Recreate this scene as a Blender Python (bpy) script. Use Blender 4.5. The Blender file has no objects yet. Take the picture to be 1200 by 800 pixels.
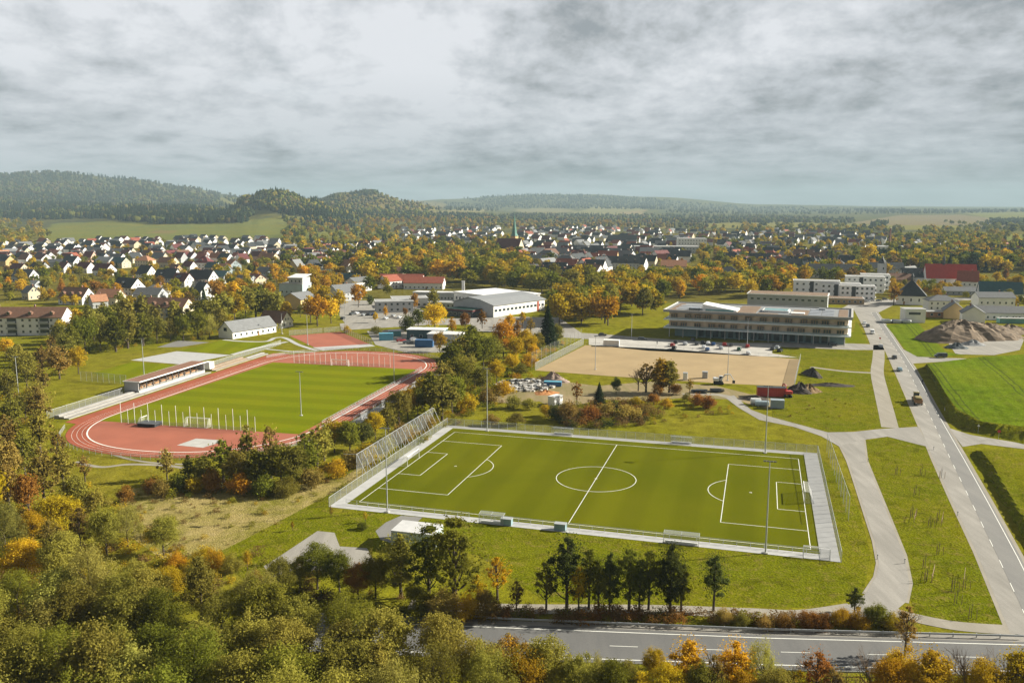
import bpy, bmesh, math, random
import numpy as np
from mathutils import Vector, Matrix
random.seed(7); RNG = np.random.default_rng(11)
R = math.radians
S = bpy.context.scene
COL = S.collection

# ---------------------------------------------------------------- camera, sky, sun, exposure
FOC, PITCH, CAMH = 999.3, 0.15699, 62.04            # solved from the pitch markings
cam = bpy.data.objects.new('camera', bpy.data.cameras.new('camera'))
COL.objects.link(cam); S.camera = cam
cam.location = (0, 0, CAMH); cam.rotation_euler = (math.pi/2 - PITCH, 0, 0)
cam.data.sensor_width = 36; cam.data.lens = 36*FOC/1200
cam.data.clip_start = 0.5; cam.data.clip_end = 40000
SUN_AZ, SUN_EL = R(12.3), R(25.5)                    # azimuth counter-clockwise from +X
S.view_settings.view_transform = 'Standard'; S.view_settings.look = 'None'
S.view_settings.exposure = 1.2; S.view_settings.gamma = 1
try: S.view_settings.use_curve_mapping = False
except Exception: pass
S.cycles.max_bounces = 5; S.cycles.diffuse_bounces = 2; S.cycles.glossy_bounces = 2
S.cycles.transmission_bounces = 2; S.cycles.transparent_max_bounces = 12; S.cycles.volume_bounces = 0
S.cycles.use_denoising = True
S.cycles.caustics_reflective = False; S.cycles.caustics_refractive = False

class NT:
    """small node-tree helper"""
    def __init__(s, tree): s.t = tree; s.n = tree.nodes; s.l = tree.links
    def node(s, kind, **kw):
        nd = s.n.new(kind)
        for k, v in kw.items():
            if k == 'ins':
                for i, val in v.items():
                    if isinstance(val, bpy.types.NodeSocket): s.l.new(val, nd.inputs[i])
                    else: nd.inputs[i].default_value = val
            else: setattr(nd, k, v)
        return nd
    def math(s, op, a, b=0.0, c=None, clamp=False):
        ins = {0: a, 1: b}
        if c is not None: ins[2] = c
        return s.node('ShaderNodeMath', operation=op, use_clamp=clamp, ins=ins).outputs[0]
    def mix(s, f, a, b, blend='MIX'):
        nd = s.node('ShaderNodeMix', data_type='RGBA', blend_type=blend, ins={0: f})
        for i, v in ((6, a), (7, b)):
            if isinstance(v, bpy.types.NodeSocket): s.l.new(v, nd.inputs[i])
            else: nd.inputs[i].default_value = (*v[:3], 1)
        return nd.outputs[2]
    def noise(s, vec, scale, detail=3, rough=.55, dist=0.0):
        nd = s.node('ShaderNodeTexNoise', ins={'Scale': scale, 'Detail': detail, 'Roughness': rough, 'Distortion': dist})
        if vec is not None: s.l.new(vec, nd.inputs['Vector'])
        return nd.outputs[0]
    def ramp(s, f, stops):
        nd = s.node('ShaderNodeValToRGB'); s.l.new(f, nd.inputs[0])
        el = nd.color_ramp.elements
        while len(el) < len(stops): el.new(.5)
        for e, (p, c) in zip(el, stops):
            e.position = p; e.color = (c, c, c, 1) if isinstance(c, (int, float)) else (*c[:3], 1)
        return nd.outputs[0]
    def maprange(s, v, a, b, c, d):
        return s.node('ShaderNodeMapRange', ins={0: v, 1: a, 2: b, 3: c, 4: d}).outputs[0]
    def scale(s, vec, sc):
        m = s.node('ShaderNodeMapping', ins={'Scale': sc}); s.l.new(vec, m.inputs[0]); return m.outputs[0]

SKY_RAMP = [(0.13, (.165, .182, .196)), (0.20, (.228, .241, .254)), (0.265, (.285, .300, .318)), (0.34, (.345, .357, .377)), (0.43, (.408, .417, .438))]
def make_world():
    w = bpy.data.worlds.new('World'); S.world = w; w.use_nodes = True
    w.cycles.sampling_method = 'MANUAL'; w.cycles.sample_map_resolution = 512
    T = NT(w.node_tree); T.n.clear()
    out = T.node('ShaderNodeOutputWorld')
    sky = T.node('ShaderNodeTexSky', sky_type='NISHITA', sun_disc=False)
    sky.sun_elevation = SUN_EL; sky.sun_rotation = math.pi/2 - SUN_AZ
    sky.air_density = 1.0; sky.dust_density = 2.0
    b1 = T.node('ShaderNodeBackground', ins={0: sky.outputs[0], 1: 0.1})
    d = T.node('ShaderNodeTexCoord').outputs['Generated']
    sp = T.node('ShaderNodeSeparateXYZ'); T.l.new(d, sp.inputs[0])
    z = T.math('MAXIMUM', sp.outputs[2], 0.0)
    X, Y = sp.outputs[0], sp.outputs[1]
    def lay(kx, ky, kz, ox, detail, rough, dist):
        v = T.node('ShaderNodeCombineXYZ', ins={0: T.math('ADD', T.math('MULTIPLY', X, kx), ox), 1: T.math('MULTIPLY', Y, ky), 2: T.math('MULTIPLY', z, kz)}).outputs[0]
        return T.noise(v, 1.0, detail, rough, dist)
    w = T.math('MULTIPLY', T.math('LOGARITHM', T.math('ADD', z, .05), 2.71828), 2.05)
    def fb(dx, dw, k=1.45, detail=10, rough=.60, dist=.2):
        v = T.node('ShaderNodeCombineXYZ', ins={0: T.math('ADD', T.math('MULTIPLY', X, 5.4*k), dx), 1: T.math('MULTIPLY', Y, 1.6*k), 2: T.math('ADD', T.math('MULTIPLY', w, k), dw)}).outputs[0]
        return T.noise(v, 1.0, detail, rough, dist)
    n0 = fb(2.3, .4); n1 = fb(2.37, .50); broad = fb(8.1, 3.0, .5, 3, .5, .2); fine = fb(5.0, .93, 4.2, 8, .64, .15)
    # thick parts are dark from below, their upper edges catch the light
    v = T.math('ADD', T.math('MULTIPLY', n0, -.55), T.math('ADD', T.math('MULTIPLY', T.math('SUBTRACT', n0, n1), .85), T.math('ADD', T.math('MULTIPLY', broad, .75), T.math('MULTIPLY', fine, .42))))
    up = T.maprange(z, 0.0, 0.26, 0.0, 1.0)
    lr = T.maprange(X, -0.5, 0.5, 0.05, -0.05)
    v = T.math('ADD', T.math('ADD', v, lr), T.math('MULTIPLY', up, .085))
    col = T.ramp(v, SKY_RAMP)
    zen = T.math('MULTIPLY', T.maprange(sp.outputs[2], 0.28, 0.7, 0.85, 0.30), T.maprange(Y, -.3, .5, .55, 1.0))      # unseen sky overhead and behind, dimmed on purpose to weaken ambient light
    hz = T.maprange(z, 0.0, 0.05, 1.0, 0.0)
    col = T.mix(T.math('MULTIPLY', hz, .5), col, (.205, .214, .224))
    low = T.maprange(z, 0.0, 0.15, 0.60, 1.0); col = T.mix(1.0, col, T.node('ShaderNodeCombineColor', ins={0: low, 1: T.math('ADD', T.math('MULTIPLY', low, .93), .07), 2: T.math('ADD', T.math('MULTIPLY', low, .88), .12)}).outputs[0], 'MULTIPLY')
    b2 = T.node('ShaderNodeBackground', ins={0: col, 1: zen})
    cover = T.ramp(lay(4.0, 2.0, 14.0, 5.2, 5, .55, .4), [(0.26, 0.93), (0.38, 1.0)])
    mx = T.node('ShaderNodeMixShader', ins={0: cover, 1: b1.outputs[0], 2: b2.outputs[0]})
    T.l.new(mx.outputs[0], out.inputs[0])
make_world()
sun = bpy.data.objects.new('sun', bpy.data.lights.new('sun', 'SUN'))
COL.objects.link(sun); sun.data.energy = 5.0; sun.data.angle = R(0.55); sun.data.color = (1.0, .94, .80)
_sd = Vector((math.cos(SUN_EL)*math.cos(SUN_AZ), math.cos(SUN_EL)*math.sin(SUN_AZ), math.sin(SUN_EL)))
sun.rotation_euler = _sd.to_track_quat('Z', 'Y').to_euler(); sun.location = _sd*500

# ---------------------------------------------------------------- where a direction meets the ground
_c, _s = math.cos(PITCH), math.sin(PITCH)
def G(px, py, z=0.0):
    a = (px-600)/FOC; b = (400-py)/FOC
    dy, dz = _c+b*_s, -_s+b*_c
    t = (CAMH-z)/-dz
    return Vector((a*t, dy*t, z))
def pix(x, y, z=0.0):
    zz = z-CAMH; d = y*_c-zz*_s
    return 600+FOC*x/d, 400-FOC*(y*_s+zz*_c)/d
# terrain: height profiles along several bearings (bearing given as horizontal picture column)
PROF = {
 -900: [(700,0),(1500,0),(2400,12),(3000,40),(4000,110),(5000,215),(6000,290),(8000,220),(14000,150)],
 0:   [(700,0),(1500,0),(2000,4),(2400,10),(3000,37),(3500,68),(4000,101),(5000,206),(6000,288),(8000,215),(14000,150)],
 60:  [(700,0),(1500,0),(2000,4),(2300,12),(2700,28),(3000,42),(3500,66),(4000,90),(5000,205),(6000,296),(8000,215),(14000,150)],
 150: [(700,0),(1500,0),(2000,4),(2200,14),(2600,36),(3000,58),(3300,64),(4000,64),(5000,160),(6000,268),(8000,200),(14000,140)],
 220: [(700,0),(1500,0),(2000,6),(2200,16),(2600,38),(3000,56),(3300,58),(4000,64),(5000,135),(6000,205),(8000,170),(14000,130)],
 262: [(700,0),(1500,0),(2000,7),(2200,17),(2600,38),(3000,50),(3300,48),(4000,61),(5000,100),(6000,150),(8000,140),(14000,120)],
 290: [(700,0),(1500,2),(2000,9),(2300,25),(2500,46),(2700,86),(2900,70),(3300,46),(4000,58),(5000,90),(6000,120),(8000,120),(14000,110)],
 325: [(700,0),(1500,2),(2000,8),(2300,25),(2500,57),(2700,101),(2900,92),(3300,48),(4000,52),(5000,80),(6000,100),(8000,110),(14000,110)],
 365: [(700,0),(1500,1),(2000,6),(2300,20),(2500,44),(2700,72),(2900,66),(3300,50),(4000,84),(4500,84),(6000,90),(8000,110),(14000,110)],
 400: [(700,0),(1500,0),(2000,3),(2300,12),(2700,34),(3300,62),(4000,116),(4500,120),(6000,90),(8000,110),(14000,110)],
 430: [(700,0),(1500,0),(2300,6),(2700,20),(3500,66),(4000,118),(4500,130),(5500,90),(8000,110),(14000,110)],
 480: [(700,0),(1500,0),(2300,2),(3500,44),(4000,74),(4500,84),(5500,66),(7000,80),(9000,112),(14000,100)],
 520: [(700,0),(2000,0),(3500,22),(4000,36),(5000,46),(6500,52),(8000,110),(9000,136),(14000,100)],
 620: [(700,0),(2700,0),(3500,5),(5000,24),(6000,28),(7500,80),(9000,186),(11000,160),(14000,120)],
 690: [(700,0),(2700,0),(5000,20),(6000,36),(7500,80),(9000,184),(11000,160),(14000,120)],
 760: [(700,0),(2700,0),(5000,18),(6000,40),(7500,70),(9000,152),(11000,140),(14000,110)],
 900: [(700,0),(3000,0),(5000,10),(7000,18),(9000,80),(11000,80),(14000,80)],
 1050:[(700,0),(3000,2),(4000,8),(5000,20),(7000,36),(9000,54),(11000,60),(14000,60)],
 1200:[(700,0),(3000,3),(4000,12),(5000,22),(7000,32),(9000,42),(11000,50),(14000,56)],
 2100:[(700,0),(3000,3),(4000,12),(5000,22),(7000,32),(9000,42),(11000,50),(14000,56)],
}
_DG = np.linspace(700, 14000, 1331)
def _smooth(pts):
    d, z = np.array(pts, float).T
    m = np.zeros(len(d)); sl = np.diff(z)/np.diff(d)
    for i in range(1, len(d)-1):
        if sl[i-1]*sl[i] > 0: m[i] = 2/(1/sl[i-1]+1/sl[i])
    k = np.clip(np.searchsorted(d, _DG, 'right')-1, 0, len(d)-2)
    h = d[k+1]-d[k]; t = (_DG-d[k])/h
    return ((2*t**3-3*t**2+1)*z[k] + (t**3-2*t**2+t)*h*m[k] + (-2*t**3+3*t**2)*z[k+1] + (t**3-t**2)*h*m[k+1])
_PC = np.array(sorted(PROF), float); _PT = np.array([_smooth(PROF[int(c)]) for c in _PC])
_WP = [(RNG.uniform(0, 6.28), RNG.uniform(.7, 1.3)) for _ in range(12)]
def terr(x, y):
    """terrain height (numpy or float)"""
    x = np.asarray(x, float); y = np.asarray(y, float)
    yy = np.maximum(y, 1.0)
    col = np.clip(600+1011.6*x/yy, _PC[0], _PC[-1]); dd = np.clip(y, 700, 14000)
    ci = np.clip(np.searchsorted(_PC, col, 'right')-1, 0, len(_PC)-2)
    ct = (col-_PC[ci])/(_PC[ci+1]-_PC[ci]); ct = ct*ct*(3-2*ct)
    fi = (dd-700)/10.0; i0 = np.clip(fi.astype(int), 0, len(_DG)-2); ft = fi-i0
    z = (_PT[ci, i0]*(1-ft)+_PT[ci, i0+1]*ft)*(1-ct) + (_PT[ci+1, i0]*(1-ft)+_PT[ci+1, i0+1]*ft)*ct
    w = sum(math.cos(a)*0+np.sin(x/(260*k*(1+.3*i))+a)*np.cos(y/(300*k)+2*a+i) for i, (a, k) in enumerate(_WP[:5]))
    return z*(1+0.035*w)*np.where(col < 300, .94, 1.0)
def at(px, py):
    """world point where the sight line through the column/row meets the terrain"""
    if py > 300: return G(px, py)
    a = (px-600)/FOC; b = (400-py)/FOC
    dy, dz = _c+b*_s, -_s+b*_c
    ys = np.geomspace(700, 13900, 900); t = ys/dy
    z = CAMH+dz*t; tz = terr(a*t, ys)
    k = np.argmax(tz >= z) if (tz >= z).any() else len(ys)-1
    return Vector((float(a*t[k]), float(ys[k]), float(tz[k])))

# ---------------------------------------------------------------- bookkeeping: names, labels, groups
REG = []
def tag(o, label=None, cat=None, group=None, kind=None):
    if label: o['label'] = label
    if cat: o['category'] = cat
    if group: o['group'] = group
    if kind: o['kind'] = kind
    return o
def empty(name, loc, rz=0.0, sc=1.0):
    o = bpy.data.objects.new(name, None); COL.objects.link(o); o.empty_display_size = .5
    o.location = loc; o.rotation_euler = (0, 0, rz)
    o.scale = (sc, sc, sc) if not hasattr(sc, '__len__') else sc
    return o
def put(name, mesh, parent=None, loc=(0,0,0), rz=0.0, mats=None, sc=None):
    o = bpy.data.objects.new(name, mesh); COL.objects.link(o)
    o.location = loc; o.rotation_euler = (0, 0, rz)
    if sc is not None: o.scale = (sc, sc, sc) if not hasattr(sc, '__len__') else sc
    if parent: o.parent = parent
    if mats:
        for i, m in enumerate(mats):
            if m is not None:
                o.material_slots[i].link = 'OBJECT'; o.material_slots[i].material = m
    return o
def later(o, desc, zone, cat, group):
    """label written at the end, once the neighbours of the same look and place are known"""
    o['category'] = cat
    if group: o['group'] = group
    REG.append((o, desc, zone))
ORD = ['', 'second ', 'third ', 'fourth ', 'fifth ', 'sixth ', 'seventh ', 'eighth ', 'ninth ', 'tenth ', 'eleventh ', 'twelfth ', 'thirteenth ', 'fourteenth ', 'fifteenth ']
def write_labels():
    by = {}
    for o, d, z in REG: by.setdefault((d, z), []).append(o)
    for (d, z), os_ in by.items():
        os_.sort(key=lambda o: pix(*o.matrix_basis.translation)[0])
        n = len(os_)
        for i, o in enumerate(os_):
            if n == 1: o['label'] = f'{d} {z}'
            elif n == 2: o['label'] = f'{d}, {"left" if i == 0 else "right"} of two, {z}'
            elif i < (n+1)//2: o['label'] = f'{d}, {ORD[i] if i < 15 else str(i+1)+"th "}{"from left" if i else "leftmost"}, {z}'
            else:
                j = n-1-i
                o['label'] = f'{d}, {ORD[j] if j < 15 else str(j+1)+"th "}{"from right" if j else "rightmost"}, {z}'

# ---------------------------------------------------------------- mesh builder
class MB:
    def __init__(s): s.v = []; s.f = []; s.m = []
    def add(s, vs, fs, mi=0):
        o = len(s.v); s.v += [tuple(p) for p in vs]; s.f += [tuple(i+o for i in f) for f in fs]; s.m += [mi]*len(fs); return s
    def box(s, c, d, mi=0, rz=0.0):
        x, y, z = d[0]/2, d[1]/2, d[2]/2; cr, sr = math.cos(rz), math.sin(rz)
        vs = [(c[0]+a*cr-b*sr, c[1]+a*sr+b*cr, c[2]+e) for e in (-z, z) for a, b in ((-x,-y),(x,-y),(x,y),(-x,y))]
        return s.add(vs, [(3,2,1,0),(4,5,6,7),(0,1,5,4),(1,2,6,5),(2,3,7,6),(3,0,4,7)], mi)
    def prism(s, poly, z0, z1, mi=0, mtop=None):
        n = len(poly)
        a = sum(poly[i][0]*poly[(i+1)%n][1]-poly[(i+1)%n][0]*poly[i][1] for i in range(n))
        if a < 0: poly = poly[::-1]
        vs = [(p[0], p[1], z0) for p in poly]+[(p[0], p[1], z1) for p in poly]
        s.add(vs, [(i, (i+1)%n, n+(i+1)%n, n+i) for i in range(n)]+[tuple(range(n-1, -1, -1))], mi)
        o = len(s.v)-2*n
        s.f.append(tuple(o+n+i for i in range(n))); s.m.append(mi if mtop is None else mtop)
        return s
    def extr(s, prof, x0, x1, mi=0):
        """profile of (y, z) pushed along x"""
        n = len(prof)
        vs = [(x0, p[0], p[1]) for p in prof]+[(x1, p[0], p[1]) for p in prof]
        return s.add(vs, [(i, (i+1)%n, n+(i+1)%n, n+i) for i in range(n)]+[tuple(range(n-1,-1,-1)), tuple(range(n, 2*n))], mi)
    def tube(s, pts, rad, n=6, mi=0, cap=True):
        pts = [Vector(p) for p in pts]
        rads = rad if hasattr(rad, '__len__') else [rad]*len(pts)
        o = len(s.v); up0 = None
        for i, p in enumerate(pts):
            t = (pts[min(i+1, len(pts)-1)]-pts[max(i-1, 0)])
            t = t.normalized() if t.length > 1e-9 else Vector((0,0,1))
            ref = Vector((1,0,0)) if abs(t.x) < .8 else Vector((0,1,0))
            a = t.cross(ref).normalized(); b = t.cross(a)
            for k in range(n):
                an = 2*math.pi*k/n; s.v.append(tuple(p+(a*math.cos(an)+b*math.sin(an))*rads[i]))
        for i in range(len(pts)-1):
            for k in range(n):
                s.f.append((o+i*n+k, o+i*n+(k+1)%n, o+(i+1)*n+(k+1)%n, o+(i+1)*n+k)); s.m.append(mi)
        if cap:
            s.f.append(tuple(o+k for k in range(n-1,-1,-1))); s.m.append(mi)
            e = o+(len(pts)-1)*n; s.f.append(tuple(e+k for k in range(n))); s.m.append(mi)
        return s
    def mesh(s, name, mats, smooth=False):
        me = bpy.data.meshes.new(name); me.from_pydata(s.v, [], s.f)
        for m in (mats if isinstance(mats, (list, tuple)) else [mats]): me.materials.append(m)
        me.polygons.foreach_set('material_index', s.m)
        if smooth: me.polygons.foreach_set('use_smooth', [True]*len(s.f))
        me.update(); return me
    def build(s, name, mats, parent=None, loc=(0,0,0), rz=0.0, smooth=False):
        return put(name, s.mesh(name, mats, smooth), parent, loc, rz)
def bevelled(mb, name, mats, w, seg=2):
    me = mb.mesh(name, mats); bm = bmesh.new(); bm.from_mesh(me)
    bmesh.ops.bevel(bm, geom=[e for e in bm.edges if len(e.link_faces) == 2 and e.calc_face_angle(0) > .5], offset=w, segments=seg, affect='EDGES', profile=.6)
    bm.to_mesh(me); bm.free(); me.polygons.foreach_set('use_smooth', [True]*len(me.polygons)); me.update(); return me

# ---------------------------------------------------------------- materials
MATS = {}
def mat(name, col, rough=.75, var=.12, scale=.6, metal=0.0, bump=0.0, spec=.3, space='Object', rnd=0.0):
    if name in MATS: return MATS[name]
    m = bpy.data.materials.new(name); m.use_nodes = True; T = NT(m.node_tree)
    b = T.n['Principled BSDF']; MATS[name] = m
    co = T.node('ShaderNodeTexCoord').outputs[space]
    nz = T.noise(co, scale, 5, .6)
    c = T.mix(T.maprange(nz, .3, .7, 0, 1), tuple(v*(1-var) for v in col), tuple(min(1, v*(1+var)) for v in col))
    if rnd:
        r = T.node('ShaderNodeObjectInfo').outputs['Random']
        hs = T.node('ShaderNodeHueSaturation', ins={'Hue': .5, 'Saturation': 1.0, 'Value': T.maprange(r, 0, 1, 1-rnd, 1+rnd), 'Color': c}); c = hs.outputs[0]
    T.l.new(c, b.inputs['Base Color']); b.inputs['Roughness'].default_value = rough
    b.inputs['Metallic'].default_value = metal; b.inputs['Specular IOR Level'].default_value = spec
    if bump:
        bp = T.node('ShaderNodeBump', ins={'Strength': bump, 'Distance': .05, 'Height': T.noise(co, scale*6, 3, .6)})
        T.l.new(bp.outputs[0], b.inputs['Normal'])
    return m
def grass_mat(name, c1, c2, c3=None, s1=.05, s2=.6, stripes=None, bump=.6, dry=.5, ang=0.0, rough=1.0, tram=0):
    """grass: broad tone patches, tufts, dry flecks; optional mowing stripes across the object's x axis"""
    if name in MATS: return MATS[name]
    m = bpy.data.materials.new(name); m.use_nodes = True; T = NT(m.node_tree); MATS[name] = m
    b = T.n['Principled BSDF']; co = T.node('ShaderNodeTexCoord').outputs['Object']
    n1 = T.noise(co, s1, 4, .6, .4); n2 = T.noise(co, s2, 5, .7); n3 = T.noise(co, s2*5, 3, .7)
    c = T.mix(T.maprange(n1, .35, .65, 0, 1), c1, c2)
    if c3: c = T.mix(T.math('MULTIPLY', T.maprange(n2, .52, .72, 0, 1), dry), c, c3)
    c = T.mix(.9, c, T.ramp(n3, [(.25, 1-.45*rough), (.5, .97), (.75, 1+.35*rough)]), 'MULTIPLY')
    if rough > 1: c = T.mix(.8, c, T.ramp(T.noise(co, s2*.45, 6, .75, .6), [(.34, .55), (.48, 1.0), (.7, 1.18)]), 'MULTIPLY')
    if stripes:
        w, k = stripes
        mp = T.node('ShaderNodeMapping', ins={'Rotation': (0, 0, -ang)}); T.l.new(co, mp.inputs[0]); sx = T.node('ShaderNodeSeparateXYZ'); T.l.new(mp.outputs[0], sx.inputs[0])
        st = T.math('PINGPONG', T.math('MULTIPLY', sx.outputs[0], 1/w), 1.0)
        st = T.maprange(T.math('ADD', st, T.math('MULTIPLY', T.math('SUBTRACT', n2, .5), .25)), .35, .65, 1-k, 1+k)
        cb = T.node('ShaderNodeCombineXYZ', ins={0: st, 1: st, 2: st}); c = T.mix(1.0, c, cb.outputs[0], 'MULTIPLY')
        if tram:
            pp = T.math('PINGPONG', T.math('ADD', sx.outputs[0], T.math('MULTIPLY', n1, 3.0)), tram/2); tr_ = T.math('LESS_THAN', T.math('ABSOLUTE', T.math('SUBTRACT', pp, 1.0)), T.math('MULTIPLY', n2, .55))
            c = T.mix(T.math('MULTIPLY', tr_, .6), c, (.045, .055, .018))
    T.l.new(c, b.inputs['Base Color']); b.inputs['Roughness'].default_value = .95; b.inputs['Specular IOR Level'].default_value = 0
    if bump:
        bp = T.node('ShaderNodeBump', ins={'Strength': bump, 'Distance': .25, 'Height': T.math('ADD', n2, n3)}); T.l.new(bp.outputs[0], b.inputs['Normal'])
    return m
def leaf_mat(name, col, col2=None, var=.35):
    if name in MATS: return MATS[name]
    m = bpy.data.materials.new(name); m.use_nodes = True; T = NT(m.node_tree); MATS[name] = m
    T.n.clear(); out = T.node('ShaderNodeOutputMaterial')
    a = T.node('ShaderNodeAttribute', attribute_name='tone').outputs['Fac']
    r = T.node('ShaderNodeObjectInfo').outputs['Random']
    col2 = col2 or tuple(v*k for v, k in zip(col, (1.45, 1.15, .9)))
    c = T.mix(T.math('ADD', T.math('MULTIPLY', a, .4), T.math('MULTIPLY', r, .5), clamp=True), col, col2)
    c = T.node('ShaderNodeHueSaturation', ins={'Hue': T.maprange(T.math('FRACT', T.math('MULTIPLY', r, 7.31)), 0, 1, .487, .513), 'Saturation': 1.0, 'Value': T.maprange(T.math('FRACT', T.math('MULTIPLY', r, 3.17)), 0, 1, 1-var*.7, 1+var), 'Color': c}).outputs[0]
    d = T.node('ShaderNodeBsdfDiffuse', ins={0: c}); t = T.node('ShaderNodeBsdfTranslucent', ins={0: c})
    mx = T.node('ShaderNodeMixShader', ins={0: .38, 1: d.outputs[0], 2: t.outputs[0]})
    T.l.new(mx.outputs[0], out.inputs[0]); return m
def mesh_wire(name, col, cover, metal=.4):
    """chain-link or netting far too fine to see wire by wire"""
    if name in MATS: return MATS[name]
    m = bpy.data.materials.new(name); m.use_nodes = True; T = NT(m.node_tree); MATS[name] = m
    b = T.n['Principled BSDF']; b.inputs['Base Color'].default_value = (*col, 1); b.inputs['Roughness'].default_value = .5
    b.inputs['Metallic'].default_value = metal; b.inputs['Alpha'].default_value = cover
    return m
def road_mat(name, col, dark, wear=.5):
    if name in MATS: return MATS[name]
    m = bpy.data.materials.new(name); m.use_nodes = True; T = NT(m.node_tree); MATS[name] = m
    b = T.n['Principled BSDF']; co = T.node('ShaderNodeTexCoord').outputs['Object']
    n1 = T.noise(T.scale(co, (1, .12, 1)), .35, 5, .65); n2 = T.noise(co, .06, 4, .6); n3 = T.noise(co, 3.0, 4, .7)
    c = T.mix(T.maprange(n1, .35, .68, 0, 1), col, dark); c = T.mix(T.math('MULTIPLY', T.maprange(n2, .45, .65, 0, 1), wear), c, dark)
    c = T.mix(.5, c, T.ramp(n3, [(.3, .8), (.7, 1.15)]), 'MULTIPLY')
    T.l.new(c, b.inputs['Base Color']); b.inputs['Roughness'].default_value = .85; b.inputs['Specular IOR Level'].default_value = .25
    return m
M_WHITE = mat('white_render', (.78,.77,.75), .8, .08, .25, rnd=.06)
M_CREAM = mat('cream_render', (.58,.50,.36), .8, .08, .25, rnd=.1)
M_GREYW = mat('grey_render', (.40,.41,.42), .8, .1, .25, rnd=.1)
M_OCHRE = mat('ochre_render', (.50,.36,.17), .8, .1, .25, rnd=.1)
M_PINK = mat('pink_render', (.55,.36,.28), .8, .08, .25, rnd=.08)
M_BLUEW = mat('pale_blue_render', (.36,.43,.46), .8, .08, .25)
M_CONC = mat('concrete', (.44,.43,.41), .85, .14, .4)
M_PAVE = mat('light_paving', (.42,.42,.415), .85, .10, .5)
M_STEEL = mat('galvanised_steel', (.46,.48,.49), .45, .08, 2, metal=.35)
M_DKMETAL = mat('dark_metal', (.05,.055,.06), .5, .1, 1)
M_WPAINT = mat('white_paint', (.78,.78,.76), .55, .06, 1)
M_LINE = mat('line_paint', (.80,.80,.74), .7, .06, .8)
M_GLASS = mat('window_glass', (.03,.045,.055), .12, .2, .3, spec=.6)
M_TEAL = mat('teal_glass', (.10,.28,.28), .2, .2, .3, spec=.6)
M_BLACK = mat('black_rubber', (.02,.02,.02), .7, .2, 2)
M_WOOD = mat('timber', (.30,.16,.07), .7, .25, 1.2)
M_TAN = mat('tan_cladding', (.36,.25,.14), .7, .2, 1.2)
M_BARK = mat('bark', (.085,.065,.05), .9, .3, 3)
M_TWIG = mat('twigs', (.17,.125,.09), .9, .25, 2)
M_RED = mat('red_paint', (.45,.05,.035), .4, .1, 1)
M_BLUE = mat('blue_paint', (.03,.12,.28), .4, .1, 1)
M_LBLUE = mat('light_blue_paint', (.10,.35,.48), .45, .1, 1)
ROOFS = {'dark grey': mat('slate_roof', (.035,.04,.045), .7, .25, .8, rnd=.3), 'grey': mat('grey_roof', (.16,.165,.17), .7, .15, .8, rnd=.25),
 'brown': mat('brown_tile', (.16,.085,.055), .8, .2, .9, rnd=.2), 'red': mat('red_tile', (.26,.075,.045), .8, .2, .9, rnd=.2),
 'orange': mat('orange_tile', (.33,.16,.09), .8, .2, .9, rnd=.15), 'maroon': mat('maroon_tile', (.11,.03,.03), .75, .2, .9, rnd=.15),
 'teal': mat('teal_roof', (.04,.10,.11), .6, .15, .8)}
WALLS = {'white': M_WHITE, 'cream': M_CREAM, 'grey': M_GREYW, 'ochre': M_OCHRE, 'pink': M_PINK, 'pale blue': M_BLUEW}

# ---------------------------------------------------------------- ground: one sheet out to the horizon
def inpoly(px, py, poly):
    px = np.asarray(px); py = np.asarray(py); ins = np.zeros(px.shape, bool); n = len(poly)
    for i in range(n):
        (x1, y1), (x2, y2) = poly[i], poly[(i+1) % n]
        c = ((y1 > py) != (y2 > py))
        with np.errstate(divide='ignore', invalid='ignore'):
            ins ^= c & (px < (x2-x1)*(py-y1)/(y2-y1+1e-12)+x1)
    return ins
FIELDS = [  # outline seen from the drone, colour of the crop or cover
 ([(-900,256),(2100,256),(2100,246),(-900,246)], (.045,.060,.036)),
 ([(40,284),(62,262),(130,259),(250,260),(330,255),(420,266),(450,276),(300,282),(150,281)], (.125,.145,.040)),
 ([(168,273),(185,270),(210,270),(200,274)], (.17,.12,.07)),
 ([(-400,282),(30,281),(48,292),(20,299),(-400,300)], (.20,.155,.085)),
 ([(238,231),(262,238),(300,250),(400,261),(405,255),(300,243),(262,232)], (.150,.150,.050)),
 ([(300,262),(330,254),(400,262),(390,266)], (.15,.165,.05)),
 ([(-300,241),(75,236),(75,240),(-300,245)], (.17,.165,.06)),
 ([(380,240),(400,228),(430,224),(470,232),(520,238),(520,246),(400,250)], (.150,.115,.050)),
 ([(500,249),(545,244),(580,244),(560,250)], (.20,.175,.10)),
 ([(600,246),(650,243),(680,248),(620,251)], (.19,.17,.10)),
 ([(668,250),(700,242),(735,242),(758,246),(752,251),(700,252)], (.20,.19,.10)),
 ([(725,249),(757,246),(752,251),(728,251)], (.27,.20,.13)),
 ([(540,261),(690,262),(790,265),(780,268),(540,267)], (.20,.165,.06)),
 ([(830,262),(900,259),(1000,262),(1120,263),(1130,270),(1000,269),(830,267)], (.175,.165,.055)),
 ([(1000,261),(1055,252),(1130,252),(1165,256),(1150,264),(1030,264)], (.185,.145,.105)),
 ([(1130,250),(1210,248),(1300,250),(1300,257),(1165,257)], (.15,.165,.06)),
 ([(1150,258),(1300,258),(1300,268),(1150,266)], (.16,.13,.09)),
 ([(1030,281),(1090,279),(1088,287),(1030,288)], (.125,.150,.045)),
 ([(1172,275),(1300,274),(1300,284),(1180,283)], (.13,.16,.045)),
]
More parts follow.
